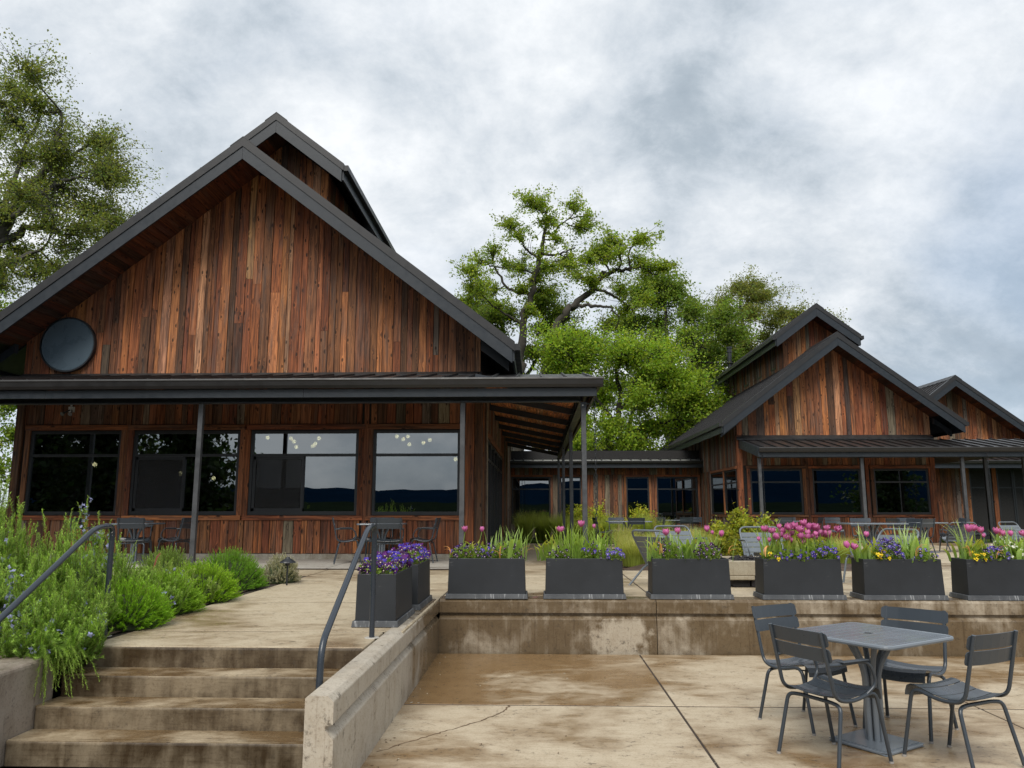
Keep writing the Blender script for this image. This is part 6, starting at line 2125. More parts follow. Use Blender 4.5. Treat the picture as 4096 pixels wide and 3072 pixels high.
# ---------------------------------------------------------------- handrails
def handrail(x, label, chips=()):
    t = thing('handrail', label, 'handrail', (x, 6.387, TZ), 'handrails of the steps')
    s = Soup()
    s.smooth = True
    p = rounded([(x, 6.387, TZ - 0.02), (x, 6.387, 1.478), (x, 6.13, 1.466), (x, 4.905, 0.79), (x, 4.835, -0.02)], [0.075, 0.10, 0.11], 10)
    s.tube(p, 0.0215, 14)
    s.build('rail_tube', M['rail'], t)
    s = Soup()
    s.lathe([(0.0, 0.004), (0.055, 0.004), (0.06, 0.0)], (x, 6.387, TZ + 0.003), 18)
    s.build('floor_flange', M['porchslab'], t)
    for k, (px_, py_, pz_, a, b) in enumerate(chips):
        s = Soup()
        s.smooth = True
        rg_ = np.random.default_rng(k + 3)
        ang = np.linspace(0, 2 * math.pi, 9, endpoint=False)
        rr = rg_.uniform(0.6, 1.2, 9)
        u = np.stack([np.cos(ang) * a * rr, np.zeros(9), np.sin(ang) * b * rr], 1)
        s.add(np.concatenate([u + np.array([px_, py_, pz_]), [[px_, py_, pz_]]]), [[i, (i + 1) % 9, 9] for i in range(9)])
        s.build('paint_chip', M['chip'], t)
    return t


handrail(-1.335, 'dark blue-grey tubular handrail on the right of the steps by the stair wall')
handrail(-3.525, 'dark tubular handrail at the left in the rosemary with chipped paint at its bend', chips=((-3.518, 6.3645, 1.43, 0.009, 0.016), (-3.53, 6.362, 1.462, 0.005, 0.008), (-3.512, 6.364, 1.40, 0.003, 0.005)))

# ---------------------------------------------------------------- path light
pl = thing('path_light', 'small black mushroom path light by the grey lavender', 'path light', (-3.40, 10.62, TZ))
s = Soup()
s.tube([(-3.40, 10.62, TZ), (-3.40, 10.62, TZ + 0.30)], 0.012, 8)
s.build('stake', M['frame'], pl)
s = Soup()
s.lathe([(0.03, 0.26), (0.035, 0.29), (0.11, 0.30), (0.10, 0.315), (0.035, 0.355), (0.02, 0.375), (0.0, 0.378)], (-3.40, 10.62, TZ), 18)
s.build('cap', M['frame'], pl)


# ================================================================ planters and their flowers
def make_planter(label, x, y, rz, group=None):
    """long tapered planter box on a flared metal skirt; origin at the floor centre"""
    t = thing('planter_box', label, 'planter', (0, 0, 0), group)
    L, W = 0.90, 0.36
    s = Soup()
    z0, z1 = 0.046, 0.452
    k = 0.012
    h0, h1 = (L / 2, W / 2), (L / 2 - k, W / 2 - k * 0.6)
    th = 0.014
    def ring(hx, hy, z):
        return [(-hx, -hy, z), (hx, -hy, z), (hx, hy, z), (-hx, hy, z)]
    v = ring(h0[0], h0[1], z0) + ring(h1[0], h1[1], z1) + ring(h1[0] - th, h1[1] - th, z1) + ring(h1[0] - th, h1[1] - th, z1 - 0.06)
    f = []
    for q in range(3):
        for i in range(4):
            f.append([q * 4 + i, q * 4 + (i + 1) % 4, q * 4 + 4 + (i + 1) % 4, q * 4 + 4 + i])
    s.add(v, f)
    bevel(s.build('box_shell', M['planter'], t), 0.004, 2)
    s = Soup()
    v = ring(L / 2 + 0.026, W / 2 + 0.026, 0.002) + ring(L / 2 + 0.018, W / 2 + 0.018, 0.052) + ring(L / 2 + 0.004, W / 2 + 0.004, 0.054) + ring(L / 2 + 0.004, W / 2 + 0.004, 0.03)
    f = []
    for q in range(3):
        for i in range(4):
            f.append([q * 4 + i, q * 4 + (i + 1) % 4, q * 4 + 4 + (i + 1) % 4, q * 4 + 4 + i])
    s.add(v, f)
    bevel(s.build('skirt', M['skirt'], t), 0.002, 1)
    s = Soup()
    xs, ys2 = np.linspace(-h1[0] + th, h1[0] - th, 18), np.linspace(-h1[1] + th, h1[1] - th, 8)
    rg_ = np.random.default_rng(4)
    v = [(a, b, z1 - 0.035 + rg_.uniform(-0.008, 0.012)) for b in ys2 for a in xs]
    f = [[j * 18 + i, j * 18 + i + 1, (j + 1) * 18 + i + 1, (j + 1) * 18 + i] for j in range(7) for i in range(17)]
    s.add(v, f)
    s.build('soil', M['soil'], t)
    return t


PLANT_LABELS = ['nearer dark planter beside the stair wall, full of purple pansies', 'farther dark planter beside the stair wall behind the first one',
                'leftmost planter of the front row with dark violas and two tulips', 'second planter of the front row with tall grassy leaves',
                'third planter of the front row with daffodil leaves and pink tulips', 'planter of the front row with the densest mass of pink tulips',
                'planter with lavender-blue pansies and a clump of yellow ones', 'rightmost planter cut by the picture edge with large open tulips']
PP = [(-1.425, 7.395, 90), (-1.405, 8.545, 90), (-0.59, 9.30, 0), (0.54, 9.315, 0), (1.765, 9.32, 0), (3.035, 9.32, 0), (4.17, 9.32, 0), (5.33, 9.32, 0)]
proto_p = make_planter(PLANT_LABELS[0], 0, 0, 0, 'dark planter boxes')
plan = [proto_p] + [copy_tree(proto_p) for _ in range(7)]
for o, lb, (x, y, a) in zip(plan, PLANT_LABELS, PP):
    o.location = (x, y, TZ + 0.003)
    o.rotation_euler = (0, 0, R(a))
    o['label'] = lb
PZ = TZ + 0.003 + 0.42          # soil level


def pansy_clump(x0, x1, y0, y1, h, n_fl, cols, label, seed, nleaf=420, fsize=0.017, z=PZ + 0.01, lean=0.06, leafcol=(0.090, 0.140, 0.028), eye=(0.85, 0.80, 0.55), eye2=(0.9, 0.62, 0.05)):
    """mounded pansies or violas: small leaves plus flat five-petalled faces turned to the light"""
    rng = np.random.default_rng(seed)
    t = thing('pansy_clump', label, 'pansies', ((x0 + x1) / 2, (y0 + y1) / 2, z))
    cx_, cy_, rx, ry = (x0 + x1) / 2, (y0 + y1) / 2, (x1 - x0) / 2, (y1 - y0) / 2

    def pts(n, lo, hi):
        u = rng.uniform(-1, 1, (n, 2))
        top = h * (1 - 0.45 * np.maximum(np.abs(u[:, 0]) ** 3, np.abs(u[:, 1]) ** 3))
        return np.stack([cx_ + u[:, 0] * rx * 1.08, cy_ + u[:, 1] * ry * 1.10, z + top * rng.uniform(lo, hi, n)], 1)
    s = Soup()
    leaves(s, pts(nleaf, 0.05, 0.95), 0.034, leafcol, rng, 0.7, 0.3, hue=0.10)
    leaves(s, pts(nleaf // 2, 0.6, 1.0), 0.022, [c * 1.25 for c in leafcol], rng, 0.4, 0.3, hue=0.10)
    s.build('foliage', M['leaf'], t)
    n_fl = int(n_fl * 1.35)
    C = pts(n_fl, 0.80, 1.12)
    side_ = pts(n_fl // 2, 0.25, 0.85)
    side_[:, 1] = y0 - 0.012 + rng.normal(0, 0.008, len(side_)) if y1 - y0 < x1 - x0 else side_[:, 1]
    if y1 - y0 >= x1 - x0:
        q = rng.random(len(side_)) < 0.5
        side_[q, 0] = x1 + 0.012
        side_[~q, 1] = y0 - 0.012
    C = np.concatenate([C, side_])
    n = len(C)
    # faces look up and towards the open side
    nr = np.stack([rng.normal(0.0, 0.45, n), rng.normal(-0.75, 0.4, n), rng.normal(0.55, 0.3, n)], 1)
    nr /= np.linalg.norm(nr, axis=1)[:, None]
    up = np.array([0, 0, 1.0])
    t1 = np.cross(up, nr)
    t1 /= np.linalg.norm(t1, axis=1)[:, None] + 1e-9
    t2 = np.cross(nr, t1)
    sz = (1.30 if fsize < 0.02 else 1.12) * fsize * rng.uniform(0.75, 1.25, n)[:, None]
    ci = rng.integers(0, len(cols), n)
    sf = Soup()
    for k, (a, L, w_) in enumerate(((55, 1.0, 0.62), (125, 1.0, 0.62), (175, 0.9, 0.55), (5, 0.9, 0.55), (270, 1.05, 0.75))):
        d0 = t1 * math.cos(R(a)) + t2 * math.sin(R(a))
        e = -t1 * math.sin(R(a)) + t2 * math.cos(R(a))
        lift = nr * (0.10 if k < 2 else 0.2)
        v = np.stack([C, C + sz * (d0 * 0.45 * L + e * w_ * 0.55 + lift * 0.4), C + sz * (d0 * 0.95 * L + e * w_ * 0.38 + lift), C + sz * (d0 * 0.95 * L - e * w_ * 0.38 + lift), C + sz * (d0 * 0.45 * L - e * w_ * 0.55 + lift * 0.4)], 1).reshape(-1, 3)
        idx = np.arange(n)[:, None] * 5
        fc = np.concatenate([idx, idx + 1, idx + 2, idx + 3, idx + 4], 1)
        cc = np.array([cols[i][0 if k < 2 else 1] for i in ci]) * rng.uniform(0.8, 1.2, (n, 1))
        sf.add(v, fc, np.clip(cc, 0, 1))
    ee = np.array([cols[i][2] for i in ci])
    for dd, ssz in ((0.22, 0.26),):
        P = C + nr * sz * 0.22 - t2 * sz * 0.22
        v = np.stack([P - t1 * sz * ssz, P - t2 * sz * ssz, P + t1 * sz * ssz, P + t2 * sz * ssz * 0.7], 1).reshape(-1, 3)
        sf.add(v, np.arange(n * 4).reshape(n, 4), ee)
    sf.build('blossoms', M['petal'], t, kind='stuff')
    return t


VIO = ((0.055, 0.010, 0.075), (0.030, 0.006, 0.045), (0.75, 0.62, 0.55))
BLU = ((0.085, 0.050, 0.42), (0.060, 0.030, 0.34), (0.75, 0.60, 0.15))
PUR = ((0.115, 0.016, 0.17), (0.075, 0.012, 0.125), (0.80, 0.70, 0.60))
LAV = ((0.16, 0.12, 0.44), (0.085, 0.055, 0.30), (0.62, 0.60, 0.75))
YEL = ((0.80, 0.56, 0.015), (0.82, 0.60, 0.02), (0.05, 0.015, 0.01))
INK = ((0.022, 0.008, 0.035), (0.035, 0.012, 0.055), (0.82, 0.80, 0.82))
WHT = ((0.78, 0.78, 0.72), (0.75, 0.75, 0.70), (0.7, 0.65, 0.3))

pansy_clump(-1.57, -1.28, 6.99, 7.82, 0.17, 80, [BLU, PUR, VIO, BLU, VIO], 'blue and burgundy pansies filling the nearer planter by the stair wall', 71, 760, 0.025, lean=0.1, leafcol=(0.10, 0.155, 0.03))
pansy_clump(-1.55, -1.26, 8.14, 8.96, 0.19, 85, [BLU, PUR, BLU, VIO], 'violet-blue pansies filling the farther planter by the stair wall', 72, 640, 0.025)
pansy_clump(-1.01, -0.45, 9.16, 9.45, 0.17, 44, [INK, VIO, BLU, INK], 'dark violas with pale eyes filling most of the leftmost front planter', 73, 700, 0.016)
pansy_clump(-0.42, -0.20, 9.16, 9.45, 0.16, 18, [INK, VIO], 'small dark viola tuft at the right end of the leftmost front planter', 74, 260, 0.016)
pansy_clump(0.12, 0.36, 9.16, 9.45, 0.15, 14, [INK, INK], 'dark violas at the left end of the second front planter', 75, 240, 0.015)
pansy_clump(0.52, 0.72, 9.16, 9.45, 0.19, 16, [INK, BLU, VIO], 'dark and blue violas amid the grassy leaves of the second planter', 76, 260, 0.015)
pansy_clump(0.80, 0.99, 9.14, 9.44, 0.12, 16, [BLU, LAV], 'blue violas spilling over the right end of the second planter', 77, 200, 0.016)
pansy_clump(1.38, 1.62, 9.15, 9.42, 0.21, 22, [INK, VIO, INK], 'white-eyed dark violas at the left of the third planter', 78, 330, 0.016)
pansy_clump(1.84, 2.10, 9.15, 9.42, 0.18, 30, [INK, PUR, INK], 'purple and dark violas at the right of the third planter', 79, 360, 0.016)
pansy_clump(2.64, 2.76, 9.14, 9.34, 0.10, 7, [YEL, VIO], 'yellow pansies at the left corner of the tulip-filled planter', 80, 140, 0.021)
pansy_clump(2.78, 3.16, 9.15, 9.40, 0.12, 14, [BLU, BLU], 'scattered blue violas under the mass of tulips', 81, 420, 0.015)
pansy_clump(3.16, 3.44, 9.15, 9.42, 0.19, 30, [LAV, INK, BLU], 'lavender-blue violas at the right end of the tulip-filled planter', 82, 420, 0.016)
pansy_clump(3.92, 4.18, 9.15, 9.44, 0.23, 70, [LAV, BLU, INK, LAV], 'dense dome of lavender-blue pansies in the planter with yellow ones', 83, 380, 0.016)
pansy_clump(3.88, 4.02, 9.13, 9.25, 0.12, 8, [YEL], 'clump of bright yellow pansies with dark faces', 84, 130, 0.024)
pansy_clump(4.30, 4.56, 9.15, 9.42, 0.13, 14, [LAV, INK], 'sparse violas at the right end of the planter with yellow pansies', 85, 320, 0.015)
pansy_clump(4.98, 5.16, 9.14, 9.34, 0.10, 7, [YEL], 'yellow pansies at the front of the rightmost planter', 86, 170, 0.023)
pansy_clump(5.16, 5.36, 9.15, 9.42, 0.17, 26, [LAV, INK, BLU], 'blue-violet violas in the middle of the rightmost planter', 87, 280, 0.016)
pansy_clump(5.34, 5.56, 9.22, 9.46, 0.25, 30, [WHT], 'tiny white flowers behind the violas of the rightmost planter', 88, 160, 0.012)


def leaf_clump(name, label, cat, x, y, spread, n, L, w_, bend, col, tip, seed, z=PZ - 0.01, fold=0.25, az0=None):
    rng = np.random.default_rng(seed)
    base = np.stack([x + rng.normal(0, spread, n), y + rng.normal(0, min(spread, 0.06), n), np.full(n, z)], 1)
    s = Soup()
    az = rng.uniform(0, 6.28, n) if az0 is None else rng.normal(az0, 0.7, n)
    blades(s, base, az, L * rng.uniform(0.65, 1.15, n), rng.uniform(bend[0], bend[1], n), w_ * rng.uniform(0.7, 1.25, n), col, rng, 0.2, 7, tip, fold)
    o = s.build(name, M['blade'], None)
    tag(o, label, cat)
    return o


DAF, DAFT = (0.145, 0.225, 0.078), (0.21, 0.295, 0.12)
DBL, DBLT = (0.18, 0.26, 0.13), (0.25, 0.32, 0.18)
TUL, TULT = (0.140, 0.225, 0.062), (0.20, 0.275, 0.07)
leaf_clump('daffodil_leaves', 'strappy daffodil leaves arching over the right end of the leftmost front planter', 'daffodil leaves', -0.22, 9.3, 0.05, 24, 0.42, 0.016, (0.1, 0.75), DAF, DAFT, 101)
leaf_clump('daffodil_leaves', 'few tall daffodil leaves in the middle of the leftmost front planter', 'daffodil leaves', -0.48, 9.32, 0.06, 16, 0.38, 0.015, (0.05, 0.45), DAF, DAFT, 102)
leaf_clump('daffodil_leaves', 'dense tall grassy daffodil leaves filling the second front planter', 'daffodil leaves', 0.42, 9.32, 0.11, 70, 0.42, 0.014, (0.05, 0.65), (0.125, 0.20, 0.04), (0.18, 0.26, 0.06), 103)
leaf_clump('daffodil_leaves', 'grassy daffodil leaves at the right half of the second front planter', 'daffodil leaves', 0.74, 9.32, 0.09, 50, 0.40, 0.014, (0.05, 0.6), (0.125, 0.20, 0.04), (0.18, 0.26, 0.06), 104)
leaf_clump('daffodil_leaves', 'upright daffodil leaves at the left of the third front planter', 'daffodil leaves', 1.52, 9.34, 0.10, 34, 0.36, 0.017, (0.05, 0.55), DAF, DAFT, 105)
leaf_clump('daffodil_leaves', 'upright daffodil leaves at the right of the third front planter', 'daffodil leaves', 1.98, 9.34, 0.10, 44, 0.38, 0.015, (0.05, 0.5), DAF, DAFT, 106)
leaf_clump('daffodil_leaves', 'blue-green daffodil leaves fanning left out of the tulip-filled planter', 'daffodil leaves', 2.74, 9.30, 0.05, 26, 0.48, 0.016, (0.1, 0.55), DAF, DAFT, 107, az0=2.4)
leaf_clump('daffodil_leaves', 'narrow leaves among the tulips of the fullest planter', 'daffodil leaves', 3.06, 9.32, 0.15, 80, 0.36, 0.014, (0.03, 0.5), (0.125, 0.19, 0.04), (0.17, 0.24, 0.05), 108)
leaf_clump('daffodil_leaves', 'pale blue-green sword leaves at the left of the planter with yellow pansies', 'daffodil leaves', 3.86, 9.34, 0.05, 18, 0.40, 0.019, (0.05, 0.45), DBL, DBLT, 109, az0=2.6)
leaf_clump('daffodil_leaves', 'pale sword leaves fanning at the right of the planter with yellow pansies', 'daffodil leaves', 4.32, 9.34, 0.10, 44, 0.42, 0.019, (0.05, 0.55), DBL, DBLT, 110)
leaf_clump('daffodil_leaves', 'pale sword leaves leaning left out of the rightmost planter', 'daffodil leaves', 4.98, 9.32, 0.04, 13, 0.50, 0.018, (0.1, 0.7), DBL, DBLT, 111, az0=2.9)
leaf_clump('daffodil_leaves', 'tall narrow leaves at the right part of the rightmost planter', 'daffodil leaves', 5.44, 9.32, 0.05, 40, 0.40, 0.014, (0.03, 0.4), DAF, DAFT, 112)
# broad tulip leaves
for i, (x, n, lb) in enumerate(((-0.75, 9, 'broad tulip leaves rising out of the dark violas'), (-0.40, 12, 'broad tulip leaves in the middle right of the leftmost front planter'), (0.16, 14, 'broad tulip leaves at the left end of the second front planter'), (0.62, 9, 'pale broad leaves among grassy leaves of the second planter'),
                               (1.40, 9, 'broad yellowing tulip leaves at the left corner of the third planter'), (1.72, 20, 'broad tulip leaves in the centre of the third planter'), (2.90, 20, 'broad tulip leaves low in the tulip-filled planter'), (3.30, 20, 'broad tulip leaves at the right of the tulip-filled planter'),
                               (3.84, 16, 'broad green tulip leaves beside the yellow pansies'), (4.36, 26, 'broad leaves sprawling over the right end of the planter with yellow pansies'), (5.06, 22, 'broad tulip leaves at the left of the rightmost planter'), (5.56, 22, 'broad leaves at the right edge of the rightmost planter'))):
    leaf_clump('tulip_leaves', lb, 'tulip leaves', x, 9.30, 0.085, n, 0.29, 0.050, (0.1, 0.85), TUL, TULT if i % 2 else (0.24, 0.24, 0.05), 130 + i)


def tulip_head(seed, r_=0.028, h=0.058, openness=0.25, ruffle=0.0):
    """six cupped petals"""
    rng = np.random.default_rng(seed)
    s = Soup()
    for k in range(6 if not ruffle else 10):
        inner = k % 2
        a = k * math.pi / 3 + rng.normal(0, 0.08) if not ruffle else k * 2.4
        rk = r_ * (0.85 if inner else 1.0) * (1 if not ruffle else rng.uniform(0.6, 1.1))
        rows = []
        for i, t in enumerate(np.linspace(0, 1, 6)):
            rad = rk * (math.sin(min(1.0, t * 1.5) * math.pi / 2) * 1.0 - max(0, t - 0.55) * (0.75 - 2.2 * openness)) + 0.001
            wd = rk * 1.05 * math.sin(math.pi * (0.12 + 0.80 * t)) ** 0.8
            z = h * t * (1.0 if not inner else 1.05)
            for q in (-1, -0.5, 0, 0.5, 1):
                aa = a + q * wd / max(rad, 0.012)
                rj = rad * (1 - 0.10 * abs(q)) + (rng.normal(0, ruffle) if t > 0.5 else 0)
                rows.append((rj * math.cos(aa), rj * math.sin(aa), z - 0.010 * q * q * t + (rng.normal(0, ruffle) if t > 0.5 else 0)))
        f = [[i * 5 + j, i * 5 + j + 1, i * 5 + j + 6, i * 5 + j + 5] for i in range(5) for j in range(4)]
        base = np.array((0.56, 0.115, 0.36)) * rng.uniform(0.88, 1.15)
        pale = np.array((0.74, 0.33, 0.56)) * rng.uniform(0.9, 1.1)
        col = np.array([base * (1 - (i / 5)) + pale * (i / 5) if j in (0, 3) else base * (1 - 0.25 * i / 5) + pale * 0.25 * i / 5 for i in range(5) for j in range(4)])
        s.add(rows, f, np.clip(col, 0, 1))
    s.smooth = True
    return s


HEADS = {'cup': [tulip_head(i, 0.027, 0.060, 0.10).mesh('tulip_head', M['petal']) for i in range(3)],
         'open': [tulip_head(10 + i, 0.034, 0.066, 0.34).mesh('tulip_head', M['petal']) for i in range(3)],
         'double': [tulip_head(20 + i, 0.037, 0.060, 0.22, 0.004).mesh('tulip_head', M['petal']) for i in range(4)],
         'bud': [tulip_head(30 + i, 0.019, 0.046, -0.05).mesh('tulip_head', M['petal']) for i in range(2)]}
_tr = random.Random(8)


def tulip(x, y, ztop, kind, label, group=None, lean=(0, 0), tint=None):
    """one tulip: bowed stem and flower head, rooted in its planter"""
    bx, by = x - lean[0], y - lean[1]
    t = thing('tulip', label, 'tulip', (bx, by, PZ), group)
    s = Soup()
    s.smooth = True
    p = smooth_line([(bx, by, PZ - 0.02), (bx + lean[0] * 0.25, by + lean[1] * 0.25, (PZ + ztop) / 2), (x, y, ztop)], 4)
    s.tube(p, np.linspace(0.0048, 0.0038, len(p)), 5, (0.15, 0.22, 0.06))
    s.build('stem', M['blade'], t)
    o = bpy.data.objects.new('flower_head', _tr.choice(HEADS[kind]))
    COL.objects.link(o)
    o.location = (x, y, ztop - 0.004)
    o.rotation_euler = (_tr.uniform(-0.25, 0.25), _tr.uniform(-0.2, 0.2) + lean[0] * 1.2, _tr.uniform(0, 6.28))
    k = _tr.uniform(0.82, 1.12) * 1.30
    o.scale = (k, k, k)
    adopt(o, t)
    s = Soup()
    rng = np.random.default_rng(_tr.randint(0, 9999))
    blades(s, np.tile([[bx, by, PZ - 0.01]], (2, 1)), rng.uniform(0, 6.28, 2), rng.uniform(0.18, 0.27, 2), rng.uniform(0.15, 0.6, 2), np.full(2, 0.034), TUL, rng, 0.15, 6, TULT, 0.25)
    s.build('leaf', M['blade'], t)
    return t


gA = 'pink tulips massed in the fullest planter'
# leftmost front planter: two tall ones
tulip(-0.86, 9.30, 1.345, 'open', 'tall pink open tulip, the left of the pair against the steel post', lean=(0.03, 0))
tulip(-0.66, 9.30, 1.345, 'cup', 'tall pink and white tulip, the right of the pair against the red corner board', lean=(0.05, 0))
# second planter
tulip(0.52, 9.34, 1.40, 'open', 'faded pinkish-red tulip tallest in the grassy second planter', lean=(0.02, 0))
tulip(0.28, 9.32, 1.335, 'double', 'bright magenta tulip left of the tall post in the grassy second planter')
tulip(0.68, 9.34, 1.385, 'bud', 'wilting coral tulip losing its petals right of the rain chain', lean=(0.03, 0))
# third planter
tulip(1.52, 9.30, 1.30, 'open', 'drooping purple-pink tulip, leftmost in the third planter', lean=(-0.02, 0))
tulip(1.665, 9.32, 1.315, 'cup', 'slim pink tulip second from left in the third planter')
tulip(2.01, 9.34, 1.345, 'cup', 'pink tulip bud standing highest in the third planter')
tulip(2.07, 9.32, 1.315, 'bud', 'small dark pink tulip bud in the third planter, between two others')
tulip(2.165, 9.30, 1.29, 'cup', 'two-tone pink tulip at the right end of the third planter', lean=(0.04, 0))
# fullest planter
mass = [(2.70, 1.365, 'double'), (2.76, 1.352, 'double'), (2.845, 1.388, 'cup'), (2.79, 1.305, 'double'), (2.73, 1.285, 'bud'), (2.82, 1.265, 'bud'), (2.90, 1.345, 'double'), (2.92, 1.30, 'double'), (2.95, 1.375, 'double'), (2.98, 1.28, 'double'), (3.03, 1.385, 'open'), (3.06, 1.36, 'double'), (3.07, 1.31, 'double'), (3.12, 1.355, 'bud'), (3.15, 1.305, 'double'), (3.155, 1.41, 'open'), (3.19, 1.375, 'double'), (3.16, 1.335, 'cup'), (3.235, 1.385, 'double'), (3.265, 1.365, 'double'), (3.22, 1.33, 'cup'), (3.30, 1.335, 'double'), (3.33, 1.32, 'double'), (3.36, 1.375, 'double'), (3.41, 1.315, 'open'), (3.39, 1.34, 'bud'), (3.10, 1.26, 'cup'), (3.01, 1.33, 'double'), (2.87, 1.32, 'double'), (3.24, 1.30, 'double')]
for x, z, k in mass:
    z = 1.405 - (1.405 - z) * 1.45
    x = 3.04 + (x - 3.04) * 1.06
    kl = {'double': 'ruffled double pink tulip', 'cup': 'cup-shaped pink tulip', 'open': 'wide open pink tulip', 'bud': 'small pink tulip bud'}[k]
    tulip(x, 9.30 + _tr.uniform(-0.09, 0.09), z, k, kl + ' among the dense mass in the fullest planter', gA + ', ' + k, lean=(_tr.uniform(-0.04, 0.06), _tr.uniform(-0.02, 0.02)))
tulip(3.52, 9.26, 1.345, 'double', 'ruffled pink tulip leaning far right from the fullest planter', lean=(0.13, 0))
tulip(2.585, 9.24, 1.245, 'bud', 'small round pink tulip bud leaning left of the fullest planter', lean=(-0.10, 0))
tulip(3.585, 9.20, 1.165, 'cup', 'low pink tulip nodding over the gap right of the fullest planter', lean=(0.18, 0))
tulip(3.655, 9.20, 1.15, 'double', 'lowest pink tulip head drooping beside the next planter box', lean=(0.22, 0))
# planter with yellow pansies
tulip(3.86, 9.32, 1.285, 'cup', 'single pink tulip above the planter with yellow pansies')
# rightmost planter
gB = 'large tulips of the rightmost planter'
for x, z, k, lb in ((5.02, 1.345, 'open', 'large open pink tulip at the left of the rightmost planter'), (5.085, 1.36, 'open', 'largest pink tulip of the rightmost planter, second from left'), (5.16, 1.335, 'open', 'large pink tulip touching its neighbour in the rightmost planter, third from left'), (5.19, 1.285, 'bud', 'small pink tulip bud below the large ones of the rightmost planter'), (5.33, 1.325, 'open', 'wide open pink tulip standing alone in the rightmost planter'), (5.41, 1.30, 'cup', 'smaller pink tulip right of the wide open one in the rightmost planter'), (5.50, 1.30, 'cup', 'salmon-tinged tulip with parted petals in the rightmost planter'), (5.65, 1.30, 'double', 'pink tulip nearest the right picture edge, left one'), (5.71, 1.275, 'open', 'pink tulip nearest the right picture edge, right one')):
    tulip(x, 9.28, z, k, lb, gB, lean=(_tr.uniform(-0.02, 0.03), 0))
# spent seed heads
for i, (x, z) in enumerate(((-0.02, 1.305), (0.10, 1.285), (0.22, 1.38), (0.27, 1.355))):
    t = thing('spent_tulip', ['spent tulip stalk left of the second planter', 'second spent tulip stalk with hanging stamens', 'tall spent tulip stalk in the grassy planter', 'spent tulip stalk beside the magenta bloom'][i], 'tulip', (x + 0.05, 9.30, PZ))
    s = Soup()
    p = smooth_line([(max(x + 0.03, 0.13), 9.30, PZ - 0.02), (x + 0.03, 9.30, 1.2), (x, 9.30, z)], 4)
    s.tube(p, 0.0042, 5, (0.17, 0.22, 0.06))
    s.lathe([(0.004, 0), (0.0065, 0.012), (0.005, 0.026), (0.007, 0.03), (0, 0.032)], (x, 9.30, z - 0.004), 6, (0.30, 0.34, 0.12))
    rg = np.random.default_rng(i)
    blades(s, np.tile([[x, 9.30, z + 0.002]], (4, 1)), rg.uniform(0, 6.28, 4), np.full(4, 0.03), np.full(4, 1.3), np.full(4, 0.005), (0.34, 0.34, 0.12), rg, 0.1, 4)
    s.build('stalk', M['blade'], t)
# withered leaves hanging over the rims
for i, (x, y, z, az, lb) in enumerate(((-0.44, 9.14, 1.05, 4.3, 'withered tan leaf hanging over the rim of the leftmost front planter'), (-0.18, 9.18, 1.06, 0.1, 'dry brown leaf curling at the right end of the leftmost front planter'), (-1.01, 9.18, 1.06, 3.2, 'dry leaf drooping at the left end of the leftmost front planter'),
                                       (1.42, 9.14, 1.08, 4.5, 'withered pinkish leaf hanging over the rim of the third planter'), (2.20, 9.17, 1.08, 0.2, 'dry orange leaf at the right end of the third planter'), (2.62, 9.15, 1.07, 0.4, 'brown curled leaf at the left corner of the tulip-filled planter'),
                                       (4.33, 9.14, 1.08, 5.4, 'long tan leaf hanging over the planter with yellow pansies'), (4.95, 9.16, 1.07, 3.6, 'withered brown leaves at the left corner of the rightmost planter'), (5.22, 9.14, 1.07, 5.5, 'long withered leaf hanging over the rightmost planter'))):
    rg = np.random.default_rng(200 + i)
    s = Soup()
    n = 2 if i % 2 else 3
    blades(s, np.tile([[x, y, z]], (n, 1)) + rg.normal(0, 0.012, (n, 3)), np.full(n, az) + rg.normal(0, 0.5, n), rg.uniform(0.13, 0.22, n), rg.uniform(1.0, 1.5, n), rg.uniform(0.010, 0.018, n), (0.36, 0.205, 0.105), rg, 0.25, 7, (0.42, 0.22, 0.12), 0.3)
    tag(s.build('withered_leaf', M['blade'], None), lb, 'leaf')

# fallen petals on the coping between planters
s = Soup()
rg = np.random.default_rng(9)
for k in range(2):
    c = np.array([-0.04 + k * 0.03, 9.20 + k * 0.015, TZ + 0.008])
    s.add([c + (-0.03, 0, 0), c + (0, -0.012, 0.004), c + (0.035, 0.002, 0.010), c + (0, 0.012, 0.004)], [[0, 1, 2, 3]], (0.60, 0.15, 0.28))
tag(s.build('fallen_petal', M['petal'], None), 'fallen pink petals on the concrete between the first two front planters', 'petal')
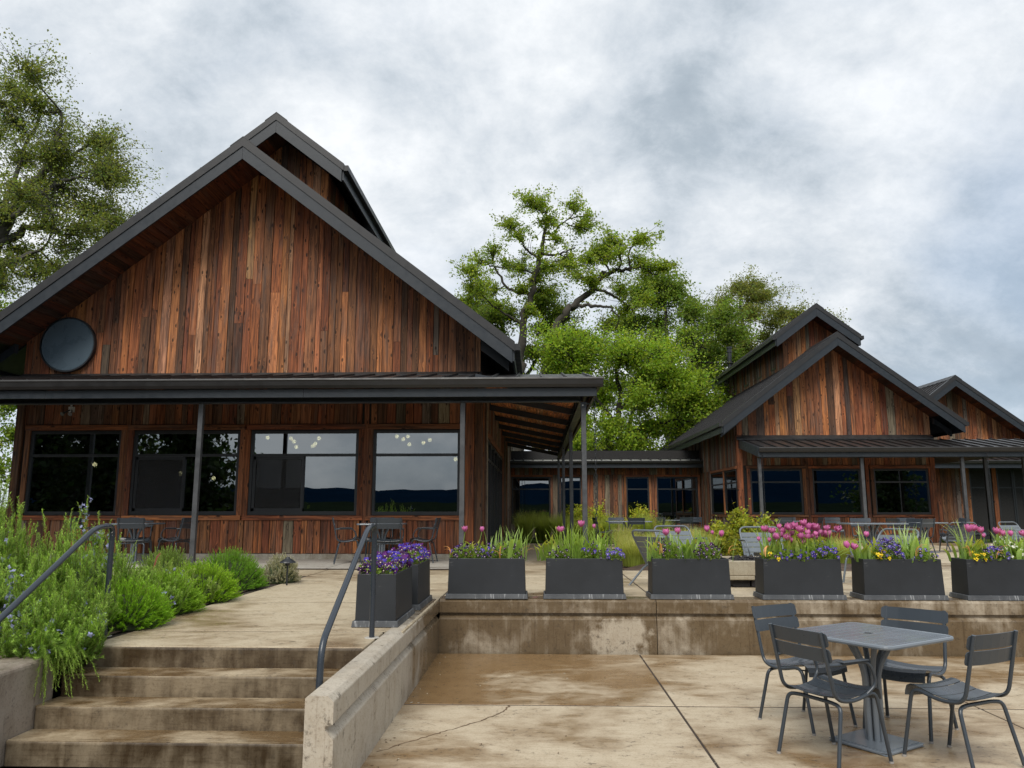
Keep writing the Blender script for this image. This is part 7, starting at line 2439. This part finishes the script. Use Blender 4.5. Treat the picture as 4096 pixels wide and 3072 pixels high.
# scattered litter of tiny leaf bits and petals on the patio
s = Soup()
for k in range(240):
    if k < 120:
        x, y, z = rg.uniform(-1.0, 4.5), rg.uniform(4.4, 9.0), 0.004
    elif k < 170:
        x, y, z = -1.08 + abs(rg.normal(0, 0.06)), rg.uniform(4.6, 9.0), 0.004
    else:
        x, y, z = rg.uniform(-3.2, 1.2), rg.uniform(6.2, 13.0), TZ + 0.005
        if y < 9.3 and x > -1.3:
            x -= 2.0
    a = rg.uniform(0, 6.28)
    L, w_ = rg.uniform(0.006, 0.020), rg.uniform(0.002, 0.005)
    dx, dy = math.cos(a) * L, math.sin(a) * L
    ex, ey = -math.sin(a) * w_, math.cos(a) * w_
    c = (0.6, 0.58, 0.52) if rg.random() < 0.25 else (0.10, 0.06, 0.03)
    s.add([(x - dx, y - dy, z), (x + ex, y + ey, z + 0.002), (x + dx, y + dy, z + 0.003), (x - ex, y - ey, z)], [[0, 1, 2, 3]], c)
tag(s.build('leaf_litter', M['petal'], None), 'tiny leaf bits and petals strewn over the paving', 'litter', kind='stuff')

# damp hairline crack wandering across the near slab
ck_ = smooth_line([(-1.09, 5.48, 0), (-0.863, 5.76, 0), (-0.69, 5.97, 0), (-0.47, 6.23, 0), (-0.34, 6.43, 0), (-0.26, 6.62, 0), (-0.24, 6.745, 0)], 9)
rg = np.random.default_rng(77)
ck_[1:-1, :2] += rg.normal(0, 0.006, (len(ck_) - 2, 2))
wd = np.clip(0.007 + rg.normal(0, 0.002, len(ck_)), 0.003, 0.012)
tg = np.gradient(ck_, axis=0)
nn = np.stack([-tg[:, 1], tg[:, 0], tg[:, 2] * 0], 1)
nn /= np.linalg.norm(nn, axis=1)[:, None]
A, B = ck_ + nn * wd[:, None] + (0, 0, 0.0015), ck_ - nn * wd[:, None] + (0, 0, 0.0015)
V = np.stack([A, B], 1).reshape(-1, 3)
s = Soup().add(V, [[2 * i, 2 * i + 1, 2 * i + 3, 2 * i + 2] for i in range(len(ck_) - 1)])
s.build('slab_crack', plain('damp_crack', (0.12, 0.075, 0.038), 0.7, var=0.4), patio)
